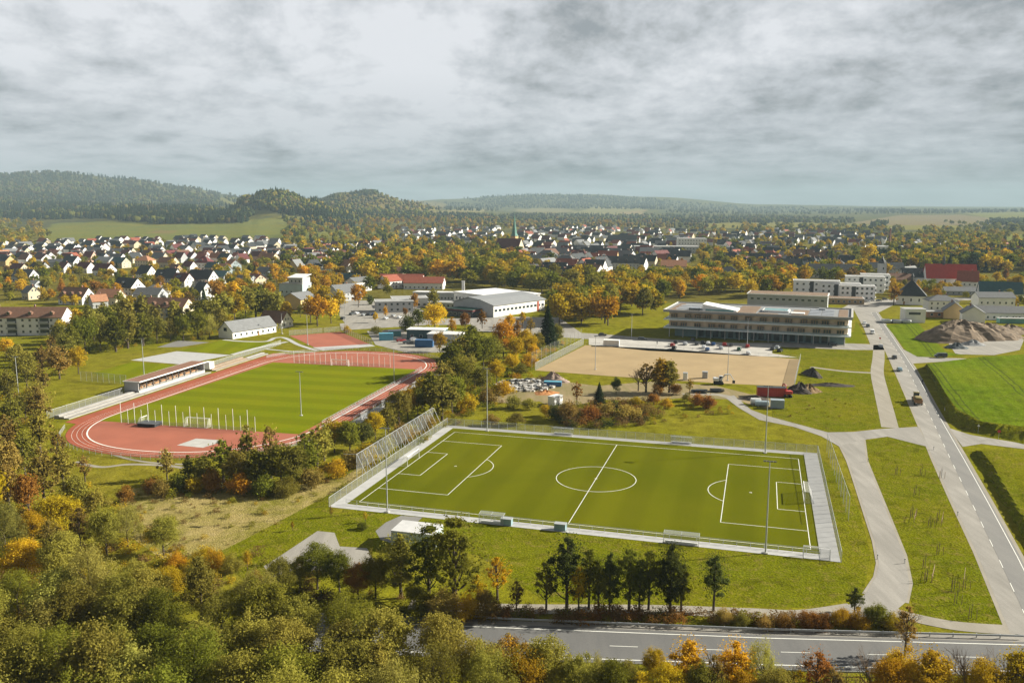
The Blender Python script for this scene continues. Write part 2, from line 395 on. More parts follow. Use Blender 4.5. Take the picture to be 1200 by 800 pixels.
def make_ground():
    cols = np.concatenate([np.linspace(-900, -40, 60), np.linspace(-36, 1240, 320), np.linspace(1250, 2100, 60)])
    rows = np.concatenate([[-60, -20, 10], np.linspace(40, 690, 27), 62000/np.linspace(62000/700, 62000/14000, 330)])
    X = (cols[None, :]-600)/1011.6*np.maximum(rows[:, None], 0)
    X[:3] = (cols[None, :]-600)/1011.6*np.array([[40.], [45.], [50.]]); Y = np.repeat(rows[:, None], len(cols), 1)
    Z = terr(X, Y)
    nr, nc = X.shape
    me = bpy.data.meshes.new('ground'); V = np.stack([X, Y, Z], -1).reshape(-1, 3)
    i = np.arange((nr-1)*(nc-1)); a = (i//(nc-1))*nc+i % (nc-1)
    F = np.stack([a, a+1, a+nc+1, a+nc], 1)
    me.vertices.add(len(V)); me.vertices.foreach_set('co', V.ravel())
    me.loops.add(F.size); me.polygons.add(len(F)); me.loops.foreach_set('vertex_index', F.ravel())
    me.polygons.foreach_set('loop_start', np.arange(0, F.size, 4)); me.polygons.foreach_set('use_smooth', [True]*len(F))
    zz = V[:, 2]-CAMH; d = V[:, 1]*_c-zz*_s; d = np.where(d < 1, 1, d)
    PX = 600+FOC*V[:, 0]/d; PY = 400-FOC*(V[:, 1]*_s+zz*_c)/d
    C = np.tile(np.array([.165, .165, .008, 1.]), (len(V), 1))
    far = V[:, 1] > 560; C[far] = (.105, .095, .022, 1)      # gardens and yards between the houses
    C[V[:, 1] > 2050] = (.042, .054, .036, 1)  # far land painted darker and bluish in place of bluer haze
    for poly, c in FIELDS:
        k = inpoly(PX, PY, poly) & (V[:, 1] > 900); C[k, :3] = c
    at_ = me.color_attributes.new('land', 'FLOAT_COLOR', 'POINT'); at_.data.foreach_set('color', C.ravel())
    me.update()
    m = bpy.data.materials.new('meadow_and_fields'); m.use_nodes = True; T = NT(m.node_tree); b = T.n['Principled BSDF']
    co = T.node('ShaderNodeTexCoord').outputs['Object']
    land = T.node('ShaderNodeVertexColor', layer_name='land').outputs[0]
    n1 = T.noise(co, .018, 5, .6, .5); n2 = T.noise(co, .22, 5, .7); n3 = T.noise(co, 1.6, 4, .7); nf = T.noise(co, .0035, 6, .7, .4)
    c = T.mix(T.maprange(n1, .35, .65, 0, .75), land, (.205, .170, .022))
    c = T.mix(T.maprange(nf, .42, .62, 0, .5), c, land)
    c = T.mix(.85, c, T.ramp(n2, [(.28, .45), (.5, .97), (.72, 1.4)]), 'MULTIPLY')
    c = T.mix(.75, c, T.ramp(n3, [(.28, .55), (.5, 1.0), (.74, 1.35)]), 'MULTIPLY')
    T.l.new(c, b.inputs['Base Color']); b.inputs['Roughness'].default_value = .95; b.inputs['Specular IOR Level'].default_value = 0
    bp = T.node('ShaderNodeBump', ins={'Strength': .7, 'Distance': .3, 'Height': T.math('ADD', n2, n3)}); T.l.new(bp.outputs[0], b.inputs['Normal'])
    me.materials.append(m)
    o = bpy.data.objects.new('ground', me); COL.objects.link(o)
    tag(o, 'rough olive meadow ground rising to farmed hills at the horizon', 'ground', kind='structure')
make_ground()

from mathutils.geometry import tessellate_polygon
def wsheet(name, pts, z, m, label=None, kind='structure', cat=None):
    """flat sheet from world outline"""
    vs = [Vector((p[0], p[1], 0)) for p in pts]
    org = sum(vs, Vector())/len(vs)
    tr = tessellate_polygon([vs])
    b = MB()
    def up(t):
        a, b_, c = (vs[i] for i in t)
        return t if (b_-a).cross(c-a).z > 0 else t[::-1]
    b.add([(v.x-org.x, v.y-org.y, 0) for v in vs], [up(t) for t in tr])
    o = b.build(name, m, None, (org.x, org.y, z))
    return tag(o, label, cat or name.replace('_', ' ') if kind == 'structure' or cat else None, kind=kind)
def sheet(name, pxs, z, m, label=None, cat=None, kind='structure'):
    return wsheet(name, [G(*p) for p in pxs], z, m, label, kind, cat)
def curve(pts, n=8):
    """Catmull-Rom through points"""
    P = [Vector((p[0], p[1])) for p in pts]; out = []
    for i in range(len(P)-1):
        p0, p1, p2, p3 = P[max(i-1, 0)], P[i], P[i+1], P[min(i+2, len(P)-1)]
        for k in range(n):
            t = k/n; out.append(.5*((2*p1)+(p2-p0)*t+(2*p0-5*p1+4*p2-p3)*t*t+(3*p1-p0-3*p2+p3)*t**3))
    out.append(P[-1]); return out
def ribbon(name, pts, w, z, m, label=None, kind='structure', cat=None, dash=None, build=True):
    """strip of width w along a world line; dash=(on, off)"""
    P = [Vector((p[0], p[1], 0)) for p in pts]; b = MB(); org = P[0]
    segs = []
    if dash:
        L = 0; on, off = dash
        for a, c in zip(P, P[1:]):
            d = (c-a).length; s = 0
            while s < d-1e-6:
                ph = (L+s) % (on+off); step = min((on-ph) if ph < on else (on+off-ph), d-s); step = max(step, 1e-3)
                if ph < on: segs.append([a+(c-a)*(s/d), a+(c-a)*((s+step)/d)])
                s += step
            L += d
    else: segs = [P]
    for q in segs:
        vs = []
        for i, p in enumerate(q):
            t = (q[min(i+1, len(q)-1)]-q[max(i-1, 0)]).normalized(); nr = Vector((-t.y, t.x, 0))
            ww = w[i] if hasattr(w, '__len__') else w
            vs += [p+nr*ww/2-org, p-nr*ww/2-org]
        b.add(vs, [(2*i+1, 2*i+3, 2*i+2, 2*i) for i in range(len(q)-1)])
    if not build: return b, org
    o = b.build(name, m, None, (org.x, org.y, z))
    return tag(o, label, cat or name.replace('_', ' ') if kind == 'structure' or cat else None, kind=kind)

A_ROAD = road_mat('old_asphalt', (.345,.325,.295), (.235,.222,.20))
A_DARK = road_mat('grey_asphalt', (.235,.228,.215), (.19,.186,.18))
A_HIGH = road_mat('highway_asphalt', (.165,.162,.158), (.13,.13,.13))
A_GRAV = road_mat('gravel_path', (.34,.31,.26), (.26,.235,.19), .6)
A_YARD = road_mat('yard_gravel', (.34,.32,.285), (.24,.225,.20), .7)
_fd = G(1200,476)-G(1150.5,430.5); FANG = math.atan2(_fd.y, _fd.x)-math.pi/2
GR_V = grass_mat('verge_grass', (.120,.136,.005), (.160,.155,.007), (.215,.165,.045), .04, .5, bump=1.0, rough=1.7, dry=.85)
GR_L = grass_mat('lawn', (.118,.142,.004), (.150,.158,.006), (.19,.16,.045), .05, .6, bump=.4, dry=.3)
GR_F = grass_mat('crop_field', (.105,.158,.006), (.135,.172,.008), (.17,.17,.04), .03, .35, stripes=(2.4,.06), bump=1.0, dry=.6, ang=FANG, rough=1.2, tram=21)
GR_D = grass_mat('dry_grass', (.33,.26,.10), (.19,.175,.03), (.42,.33,.16), .09, .6, bump=1.0, dry=.8, rough=1.6)

# lawns and meadows that differ from the rough ground
sheet('verge', [(1011,517),(1040,512),(1074,520),(1088,525),(1103,562),(1140,640),(1176,733),(1075,727),(1064,690),(1060,652),(1040,602),(1015,540)], .03, GR_V, 'mown verge between the side road and the main road')
sheet('verge', [(1036,440),(1052,441),(1075,497),(1052,501)], .03, GR_V, 'narrow grass strip between gravel path and main road')
sheet('lawn', [(905,407),(1022,411),(1026,432),(940,430),(918,416)], .03, GR_V, 'lawn strip in front of the school road')
sheet('lawn', [(940,431),(1022,435),(1033,501),(975,507),(905,490),(905,470),(935,458)], .025, GR_V, 'meadow between the sand pitch and the gravel path')
sheet('lawn', [(1003,376),(1013,392),(1017,402),(985,402),(990,394),(1001,388)], .03, GR_L, 'lawn beside the right end of the school')
sheet('lawn', [(1038,381),(1075,378),(1108,412),(1130,416),(1068,419),(1052,398)], .03, GR_F, 'small green field beside the earth heap')
sheet('lawn', [(570,505),(700,512),(880,527),(955,531),(990,560),(1008,600),(1020,650),(1012,695),(960,712),(640,705),(560,650),(505,640),(400,600),(430,560),(505,500)], .012, GR_V, 'sloping meadow around the artificial pitch')
sheet('dry_meadow', [(140,575),(230,560),(330,570),(400,560),(450,530),(470,520),(420,560),(350,600),(275,645),(190,655),(140,620)], .02, GR_D, 'strip of pale dry grass left of the pitch')
sheet('lawn', [(250,650),(300,625),(400,572),(388,600),(440,605),(470,630),(380,680),(300,690)], .022, GR_V, 'grass below the left corner of the pitch')
sheet('gravel_patch', [(309,663),(330,650),(372,622),(392,624),(398,640),(430,642),(440,660),(400,668),(350,668),(316,677)], .035, A_YARD, 'gravel turning place left of the white hut', 'gravel')
sheet('path', [(440,622),(452,612),(470,604),(495,606),(484,616),(470,640),(446,632)], .04, A_DARK, 'grey paved ramp from the hut to the pitch')

# roads
MR_L = [(1013,366),(1026,386),(1036,405),(1052.5,441),(1077,497),(1087.5,523),(1103,560),(1140.5,637.5),(1179.5,731.7),(1184,742)]
MR_R = [(1028,366),(1044,390),(1056,408),(1071.7,431),(1091,467),(1112,504),(1129.5,532),(1140,556),(1179.5,618),(1203,668),(1245,750)]
def even(pxs, n=14):
    P = [G(*p) for p in pxs]; L = [0]
    for a, b in zip(P, P[1:]): L.append(L[-1]+(b-a).length)
    out = []
    for i in range(n):
        t = L[-1]*i/(n-1); k = min(max(j for j in range(len(L)) if L[j] <= t+1e-6), len(P)-2)
        out.append(P[k].lerp(P[k+1], (t-L[k])/(L[k+1]-L[k])))
    return out
ML, MRr = even(MR_L), even(MR_R)
wsheet('road', [p for p in ML]+[p for p in MRr[::-1]], .05, A_ROAD, 'wide grey main road running diagonally past the pitch')
MB_ = even([(1021,366),(1036,390),(1057.7,420),(1077,460),(1098,504),(1122.5,556.5),(1160,632),(1191,700),(1213,746)])
wsheet('road_lane', [p for p in MB_]+[p for p in MRr[::-1]], .065, A_DARK, 'darker right lane of the main road')
ribbon('lane_marking', MB_, .12, .075, M_LINE, 'broken white centre line of the main road', dash=(3.5, 6.5))
def inset(P, d):
    out = []
    for i, p in enumerate(P):
        t = (P[min(i+1, len(P)-1)]-P[max(i-1, 0)]).normalized(); out.append(p+Vector((-t.y, t.x, 0))*d)
    return out
ribbon('shoulder', inset(MRr, -.1), 1.5, .028, A_GRAV, 'gravel shoulder on the right of the main road')
ribbon('shoulder', inset(ML, .1), 1.4, .042, A_GRAV, 'gravel shoulder on the left of the main road')
ribbon('shoulder', [G(*q) for q in ((985,522),(994,540),(1000,557.5),(1025,634),(1030,660),(1027,676),(1014,696))], 1.0, .045, A_GRAV, 'gravel edge along the curving side road')
ribbon('shoulder', [G(*q) for q in ((1012,515),(1015,540),(1040,602),(1059.5,650.5),(1066,683),(1061,706))], 1.0, .045, A_GRAV, 'gravel edge on the verge side of the side road')
ribbon('edge_line', inset(MRr, -.5), .14, .08, M_LINE, 'white edge line along the right side of the main road')
sheet('road', [(860,463),(880,480),(900,487.5),(935,497),(970,506.5),(1000,506),(1032,502.5),(1075,500),(1090,524),(1075,520.5),(1040,511.5),(1011,515.5),(985,524),(962.5,511),(930,500),(890,492),(866,478),(850,466)], .055, A_ROAD, 'light side road joining the main road from the left')
sheet('road', [(1112,501.5),(1137.5,509.5),(1200,520),(1290,535),(1290,541),(1200,526),(1150,520),(1128,523.5)], .055, A_ROAD, 'narrow lane leaving the main road to the right')
sheet('road', [(985,522),(1012,515),(1015,540),(1040,602),(1059.5,650.5),(1066,683),(1062,705),(1042,722),(985,726),(960,723),(1000,706),(1014,696),(1027,675),(1030,660),(1025,634),(1000,557.5),(994,538)], .06, A_ROAD, 'curving side road right of the artificial pitch')
ribbon('farm_track', curve([G(1000,712),G(940,720),(*G(880,718).xy,),(*G(760,714).xy,),(*G(600,713).xy,),(*G(480,708).xy,)]), 3.2, .045, A_GRAV, 'gravel farm track beside the highway')
ribbon('farm_track', curve([G(1040,714),G(1065,722),G(1120,733),G(1185,738)]), 3.0, .048, A_GRAV, 'short gravel track joining the side road')
ribbon('gravel_path', curve([G(1030,404),G(1029.5,420),G(1028,437),G(1033,460),G(1038,480),G(1043,501)]), [4.6]*41, .04, A_GRAV, 'pale gravel footpath left of the main road')
ribbon('gravel_path', curve([G(1026,437),G(990,435),G(950,430)]), 2.5, .036, A_GRAV, 'thin path crossing the lawn in front of the school')
ribbon('gravel_path', curve([G(866,470),G(850,464),G(835,462),G(800,462)]), 3.4, .034, A_GRAV, 'rutted site track by the red container')
# highway in the foreground
HU, HD = [G(330,722),G(600,732),G(900,744),G(1200,752),G(1500,764)], [G(330,762),G(600,773),G(900,783),G(1200,791),G(1500,800)]
wsheet('highway', HU+HD[::-1], .06, A_HIGH, 'dark two lane highway along the bottom edge')
def lerp_line(t): return [a.lerp(b, t) for a, b in zip(HU, HD)]
ribbon('edge_line', lerp_line(.10), .18, .075, M_LINE, 'upper white edge line of the highway')
ribbon('edge_line', lerp_line(.90), .18, .075, M_LINE, 'lower white edge line of the highway')
ribbon('lane_marking', lerp_line(.52), .12, .075, M_LINE, 'broken white centre line of the highway', dash=(4, 8))
sheet('shoulder', [(330,716),(600,727),(900,738),(1200,746),(1500,757),(1500,764),(1200,752),(900,744),(600,732),(330,722)], .05, A_YARD, 'gravel shoulder above the highway', 'shoulder')
# school road and forecourt
sheet('road', [(640,388),(700,391),(760,396),(860,402),(940,401),(1000,402.5),(1034,404),(1038,410),(1000,410),(905,406),(860,409),(770,402),(700,398),(640,394)], .04, A_ROAD, 'road passing in front of the school')
sheet('forecourt', [(690,396),(770,399),(870,402),(905,403),(905,414),(935,419),(880,417),(760,411),(690,404)], .05, mat('pale_asphalt', (.44,.42,.385), .9, .12, .3), 'paved car park in front of the school', 'car park')
sheet('parking_strip', [(1000,362),(1013,364),(1022,380),(1034,404),(1020,404),(1012,384)], .045, A_YARD, 'pale parking strip left of the main road', 'parking')
sheet('road', [(1013,366),(1030,366),(1048,357),(1080,353),(1210,350),(1210,347),(1080,349),(1040,351),(1000,354),(985,362),(1000,362)], .035, A_ROAD, 'village street past the pyramid roofed chapel')
sheet('road', [(1056,408),(1069,426),(1085,425),(1130,422),(1148,421),(1130,420),(1100,419),(1075,418)], .045, A_ROAD, 'short lane towards the earth heap')
sheet('yard', [(1110,400),(1140,395),(1180,388),(1200,398),(1195,410),(1165,416),(1120,415)], .03, A_YARD, 'grey gravel yard around the earth heap')
sheet('yard', [(398,352),(478,352),(500,366),(500,378),(405,380),(398,370)], .03, A_YARD, 'car park below the red roofed buildings')
sheet('yard', [(430,388),(500,383),(545,390),(545,412),(480,414),(440,404)], .035, A_YARD, 'storage yard behind the running track')
sheet('road', [(398,379),(500,374),(560,372),(640,388),(640,394),(560,380),(500,381),(400,387)], .04, A_ROAD, 'service road in front of the sports hall')
sheet('yard', [(540,370),(655,372),(690,396),(640,394),(560,388)], .028, A_YARD, 'yard in front of the sports hall')
sheet('yard', [(575,470),(588,452),(625,442),(660,447),(700,452),(760,447),(840,452),(880,462),(920,460),(930,470),(905,480),(880,474),(862,468),(800,466),(760,470),(700,468),(676,476),(650,480),(632,470),(606,474)], .02, road_mat('site_dirt', (.30,.225,.125), (.19,.16,.06), .8), 'trampled ground of the building site')
sheet('sand_pitch', [(627,434),(686,404.5),(790,409.5),(938,421),(930,453),(840,449),(720,441)], .05, mat('sand', (.345,.25,.13), .95, .12, .08, bump=.3), 'bare beige sand pitch in front of the school')

# cultivated field standing on a bank, right of the main road
def bank(name, crest, base, hh, m_top, m_side, label):
    """raised plateau: crest outline at height hh, foot outline on the ground; both run alongside each other"""
    C = [G(p[0], p[1], hh) for p in crest]; B = [G(*p) for p in base]; org = C[0].copy(); org.z = 0
    b = MB(); k = len(B); rows = 6; rg = random.Random(4)
    g = []
    sub = 14
    def den(P):
        o = []
        for a, c in zip(P, P[1:]):
            for i in range(sub): o.append(a.lerp(c, i/sub))
        return o+[P[-1]]
    Bd, Cd = den(B), den(C[:k])
    vs, fs = [], []
    for a, c in zip(Bd, Cd):
        for r in range(rows+1):
            t = r/rows; p = a.lerp(c, t); p.z = hh*(t*t*(3-2*t))
            if 0 < r < rows: p += Vector((rg.uniform(-.3,.3), rg.uniform(-.3,.3), rg.uniform(-.22,.22)))
            vs.append(p-org)
    for i in range(len(Bd)-1):
        for r in range(rows):
            q = i*(rows+1)+r; fs.append((q, q+rows+1, q+rows+2, q+1))
    b.add(vs, fs, 1)
    top = [p-org for p in Cd]+[p-org for p in C[k:]]
    tr = tessellate_polygon([[Vector((p.x, p.y, 0)) for p in top]]); b.add([(p.x, p.y, hh) for p in top], tr, 0)
    me = b.mesh(name, [m_top, m_side]); bm = bmesh.new(); bm.from_mesh(me); bmesh.ops.recalc_face_normals(bm, faces=bm.faces)
    for f in bm.faces:
        if f.normal.z < 0: f.normal_flip()
    bm.to_mesh(me); bm.free()
    return tag(put(name, me, None, org), label, 'field', kind='structure')
bank('field', [(1086,426),(1098,443),(1109,462),(1122.5,479.5),(1150.5,493.5),(1200,499.5),(1300,512),(1330,440),(1300,416),(1200,415),(1150,418)],
     [(1084,428),(1093,446),(1101,465),(1113,494),(1130,505),(1200,521),(1300,535)], 2.6, GR_F, GR_V, 'bright green crop field on a bank right of the main road')
bank('field', [(1150,528),(1164,545),(1181,575),(1205,612),(1240,670),(1400,700),(1400,560),(1200,531)],
     [(1138,528),(1150,546),(1169,580),(1196,626),(1235,690)], 1.5, GR_V, GR_V, 'grass bank right of the main road below the lane')

# ---------------------------------------------------------------- artificial pitch
PC = Vector((19.38, 189.34, 0)); PY_ = R(-16.27)
def PL(u, v, z=0): return PC+Vector((u*math.cos(PY_)-v*math.sin(PY_), u*math.sin(PY_)+v*math.cos(PY_), z))
def psheet(name, pts, z, m, label, cat=None, kind='structure'):
    b = MB(); b.add([(p[0], p[1], 0) for p in pts], [tuple(range(len(pts)))])
    return tag(b.build(name, m, None, (PC.x, PC.y, z), PY_), label, cat or name.replace('_', ' '), kind=kind)
psheet('paving', [(-50.2,-34),(50.2,-34),(50.2,36.2),(-50.2,36.2)], .05, M_PAVE, 'pale paved border of the artificial pitch')
TURF = grass_mat('artificial_turf', (.098,.109,.004), (.124,.128,.005), None, .03, .8, stripes=(5.5,.055), bump=.15)
psheet('artificial_turf', [(-47.4,-31.3),(46.9,-31.3),(46.9,33.6),(-47.4,33.6)], .06, TURF, 'olive green artificial turf of the football pitch')
def markings(w=.14):
    b = MB(); L, W = 90.8, 59.1
    def ln(x0, y0, x1, y1):
        d = Vector((x1-x0, y1-y0)); n = Vector((-d.y, d.x)).normalized()*w/2; e = d.normalized()*w/2
        b.add([(x0-e.x+n.x, y0-e.y+n.y, 0), (x0-e.x-n.x, y0-e.y-n.y, 0), (x1+e.x-n.x, y1+e.y-n.y, 0), (x1+e.x+n.x, y1+e.y+n.y, 0)], [(0,1,2,3)])
    def arc(cx, cy, r, a0, a1, n=48):
        vs = []
        for i in range(n+1):
            a = a0+(a1-a0)*i/n; vs += [(cx+(r-w/2)*math.cos(a), cy+(r-w/2)*math.sin(a), 0), (cx+(r+w/2)*math.cos(a), cy+(r+w/2)*math.sin(a), 0)]
        b.add(vs, [(2*i, 2*i+1, 2*i+3, 2*i+2) for i in range(n)])
    for s in (-1, 1):
        ln(-L/2, s*W/2, L/2, s*W/2); ln(s*L/2, -W/2, s*L/2, W/2)
        x = s*(L/2-16.5); ln(x, -20.16, x, 20.16); ln(x, -20.16, s*L/2, -20.16); ln(x, 20.16, s*L/2, 20.16)
        x = s*(L/2-5.5); ln(x, -9.16, x, 9.16); ln(x, -9.16, s*L/2, -9.16); ln(x, 9.16, s*L/2, 9.16)
        a = math.acos(5.5/9.15); c = math.pi if s > 0 else 0
        arc(s*(L/2-11), 0, 9.15, c-a, c+a, 24); arc(s*(L/2-11), 0, .22, 0, 6.2832, 12)
    ln(0, -W/2, 0, W/2); arc(0, 0, 9.15, 0, 2*math.pi, 96); arc(0, 0, .25, 0, 6.2832, 12)
    return tag(b.build('pitch_marking', M_LINE, None, (PC.x, PC.y, .075), PY_), 'white line markings of the artificial football pitch', 'pitch marking', kind='structure')
markings()
WIRE = mesh_wire('wire_mesh', (.50,.52,.53), .30); NET = mesh_wire('ball_net', (.50,.52,.50), .13, .1); GNET = mesh_wire('goal_net', (.8,.8,.8), .22, 0)
def post_mesh(h, r=.05, n=6): return MB().tube([(0,0,0),(0,0,h)], r, n).mesh('post', M_STEEL)
_POST = {}
def fence(name, pts, h, step, label, group=None, wire=WIRE, cat='fence', rails=1, r=.045, closed_top=True, gap=None):
    """wire fence along world points: one mesh panel run, one rail part, every post its own part"""
    P = [Vector((p[0], p[1], 0)) for p in pts]; org = P[0].copy()
    o = empty(name, org); tag(o, label, cat, group)
    b = MB()
    for a, c in zip(P, P[1:]):
        a_, c_ = a-org, c-org
        b.add([(a_.x, a_.y, .05), (c_.x, c_.y, .05), (c_.x, c_.y, h-.04), (a_.x, a_.y, h-.04)], [(0,1,2,3)])
    if wire: b.build('wire_panel', wire, o)
    rb = MB()
    for k in range(rails):
        zz = h*(1-k*.5)
        for a, c in zip(P, P[1:]): rb.tube([(*(a-org).xy, zz), (*(c-org).xy, zz)], r*.8, 5)
    if rails: rb.build('rail', M_STEEL, o)
    key = (round(h, 2), r)
    if key not in _POST: _POST[key] = post_mesh(h, r)
    for a, c in zip(P, P[1:]):
        n = max(1, round((c-a).length/step))
        for i in range(n if c is not P[-1] else n+1):
            put('post', _POST[key], o, a.lerp(c, i/n)-org)
    return o
# low spectator rail on the near side, wire fences on the other three
fence('spectator_rail', [PL(-47.4,-31.6), PL(-20,-31.6)], 1.1, 2.5, 'low steel spectator rail on the near side, left stretch by the hut', 'rails around the artificial pitch', None, 'railing', 2)
fence('spectator_rail', [PL(-17,-31.6), PL(20,-31.6)], 1.1, 2.5, 'low steel spectator rail on the near side, middle stretch at the halfway line', 'rails around the artificial pitch', None, 'railing', 2)
fence('spectator_rail', [PL(25,-31.6), PL(47,-31.6)], 1.1, 2.5, 'low steel spectator rail on the near side, right stretch by the corner', 'rails around the artificial pitch', None, 'railing', 2)
fence('wire_fence', [PL(-50.1,-34), PL(-50.1,36.2)], 2.1, 2.6, 'grey wire fence behind the left goal of the pitch', 'wire fences around the artificial pitch', mesh_wire('dense_mesh', (.34,.35,.36), .22, .1))
fence('wire_fence', [PL(-50.1,36.3), PL(50.2,36.3)], 2.0, 2.6, 'long wire fence along the far side of the pitch', 'wire fences around the artificial pitch')
fence('wire_fence', [PL(50.3,36.2), PL(50.3,-34)], 2.0, 2.5, 'wire fence with shadow behind the right goal of the pitch', 'wire fences around the artificial pitch')
fence('net_fence', [PL(52.6,38), PL(53.4,-12)], 5.0, 5.0, 'tall ball net outside the right goal fence', 'ball nets around the artificial pitch', NET, 'net fence')
def ball_net():
    a, c = PL(-52.4,-16.5), PL(-52.4,31); o = empty('net_fence', a, math.atan2((c-a).y, (c-a).x))
    tag(o, 'tall ball net with slanted white struts behind the left goal', 'net fence', 'ball nets around the artificial pitch')
    L = (c-a).length; H = 6.2
    b = MB(); b.add([(0,0,2),(L,0,2),(L,0,H),(0,0,H)], [(0,1,2,3)]); b.build('net', NET, o)
    MB().tube([(0,0,H),(L,0,H)], .05, 5).build('rail', M_STEEL, o)
    pm = MB().tube([(0,0,0),(0,0,H)], .07, 6).mesh('post', M_STEEL)
    sm = MB().tube([(0,0,H-.1),(0,-2.2,1.6)], .06, 5).mesh('strut', M_STEEL)
    n = 17
    for i in range(n+1):
        put('post', pm, o, (L*i/n, 0, 0))
        put('strut', sm, o, (L*i/n+.4, 0, 0))
    MB().tube([(0,0,H),(0,3.2,H-.2)], .05, 5).build('end_bar', M_STEEL, o)
ball_net()
def goal(u, v, rz, loc=None, label='', name='football_goal', group='football goals', depth=2.0, w=7.32, h=2.44):
    o = empty(name, loc if loc is not None else PL(u, v, .06), rz); tag(o, label, 'goal', group)
    b = MB()
    b.tube([(0,-w/2,0),(0,-w/2,h),(0,w/2,h),(0,w/2,0)], .085, 8); b.build('goal_frame', M_WPAINT, o)
    s = MB()
    for y in (-w/2, w/2): s.tube([(0,y,h),(depth*.45,y,h),(depth,y,0),(0,y,0)], .03, 5)
    s.tube([(depth,-w/2,.02),(depth,w/2,.02)], .03, 5); s.build('net_frame', M_STEEL, o)
    n = MB()
    n.add([(0,-w/2,h),(0,w/2,h),(depth*.45,w/2,h),(depth*.45,-w/2,h),(depth,w/2,0),(depth,-w/2,0),(0,-w/2,0),(0,w/2,0)], [(0,1,2,3),(3,2,4,5),(0,3,5,6),(1,7,4,2)])
    n.build('goal_net', GNET, o)
goal(-45.4, 0, PY_+math.pi, label='white football goal at the left end of the artificial pitch')
goal(45.4, 0, PY_, label='white football goal at the right end of the artificial pitch')
goal(0, 0, PY_-math.pi/2, PL(46.2,-32.6,.07), 'small grey training goal parked at the near right corner', w=4.5, h=1.8, depth=1.4)
def dugout(u, v, rz, w, label):
    o = empty('dugout', PL(u, v, .05), rz); tag(o, label, 'dugout', 'team shelters beside the artificial pitch')
    b = MB().box((0,.0,.05),(w,1.6,.1)); b.build('base', M_CONC, o)
    f = MB()
    for x in (-w/2, 0, w/2): f.tube([(x,-.75,.1),(x,-.75,1.9),(x,.6,2.1)], .04, 5)
    f.tube([(-w/2,-.75,1.9),(w/2,-.75,1.9)], .04, 5); f.tube([(-w/2,.6,2.1),(w/2,.6,2.1)], .04, 5); f.build('frame', M_STEEL, o)
    s = MB(); s.add([(-w/2,-.78,.1),(w/2,-.78,.1),(w/2,-.78,1.9),(-w/2,-.78,1.9)], [(0,1,2,3)]); s.add([(-w/2,-.78,1.93),(w/2,-.78,1.93),(w/2,.6,2.13),(-w/2,.6,2.13)], [(0,1,2,3)])
    s.build('shelter_panel', mesh_wire('acrylic_panel', (.55,.58,.6), .32, 0), o)
    MB().box((0,-.4,.5),(w-.3,.4,.06)).box((0,-.4,.28),(w-.6,.1,.4)).build('bench', M_WPAINT, o)
dugout(22.4, -33.2, PY_, 6.5, 'clear team shelter on the near side of the pitch')
dugout(-15.8, 34.8, PY_+math.pi, 5.5, 'clear team shelter on the far side, left of halfway')
dugout(16.2, 34.8, PY_+math.pi, 5.5, 'clear team shelter on the far side, right of halfway')
def bin_(u, v, label):
    o = empty('equipment_box', PL(u, v, .05), PY_); tag(o, label, 'box')
    MB().box((0,0,.65),(2.2,1.3,1.2)).build('body', mat('dull_blue_sheet', (.22,.32,.36), .5, .1, 1), o); MB().box((0,0,1.3),(2.3,1.4,.1)).build('lid', M_STEEL, o)
dugout(-14.6, -33.2, PY_, 5.0, 'clear team shelter on the near side, left of halfway')
bin_(-11.6, -33.2, 'pale blue equipment box inside the left near shelter')
bin_(-.8, -32.9, 'grey blue waste box beside the halfway line')

# ---------------------------------------------------------------- floodlight masts
def floodlight(loc, h, label, heads=4, rz=0.0, group='floodlight masts'):
    o = empty('floodlight_mast', loc, rz); tag(o, label, 'floodlight', group)
    MB().box((0,0,.12),(.8,.8,.24)).build('base', M_CONC, o)
    MB().tube([(0,0,.24),(0,0,h*.5),(0,0,h)], [.16,.12,.075], 8).build('pole', M_STEEL, o)
    w = .55*heads
    MB().box((0,0,h-.05),(w,.12,.12)).build('crossbar', M_STEEL, o)
    hm = MB(); hm.box((0,-.18,0),(.46,.5,.12)); hm = hm.mesh('lamp_head', M_DKMETAL)
    for k in range(heads): put('lamp_head', hm, o, ((k-(heads-1)/2)*.58, -.12, h+.02))
for px, py, h, lab in ((571,505,17.8,'tall floodlight mast at the far left corner of the artificial pitch'), (896.7,531,17.5,'tall floodlight mast on the far side, right of the pitch'),
    (453.9,600,17.8,'tall floodlight mast at the near left of the artificial pitch'), (897,648,17.3,'tall floodlight mast at the near right of the artificial pitch'),
    (169,441,14.2,'tall floodlight mast behind the stadium stand'), (22,465,13.5,'floodlight mast among trees at the left edge'), (353,487,13.5,'floodlight mast on the near side of the stadium grass'),
    (462,448,12.0,'floodlight mast at the far right of the stadium grass'), (697.5,433,13.0,'floodlight mast at the left of the sand pitch'), (852.5,446,12.5,'floodlight mast on the near side of the sand pitch'),
    (740,397,12.0,'lamp mast left of the school front'), (875.5,406,12.5,'lamp mast in front of the school car park'), (360.7,404,14.0,'lamp mast at the near left of the red court'),
    (404.7,389,15.0,'lamp mast at the far corner of the red court'), (330.5,391,10.0,'lamp mast beside the dark roofed clubhouse')):
    floodlight(G(px, py), h, lab, 4 if h > 13 else 2, PY_ if px > 560 else R(-12))

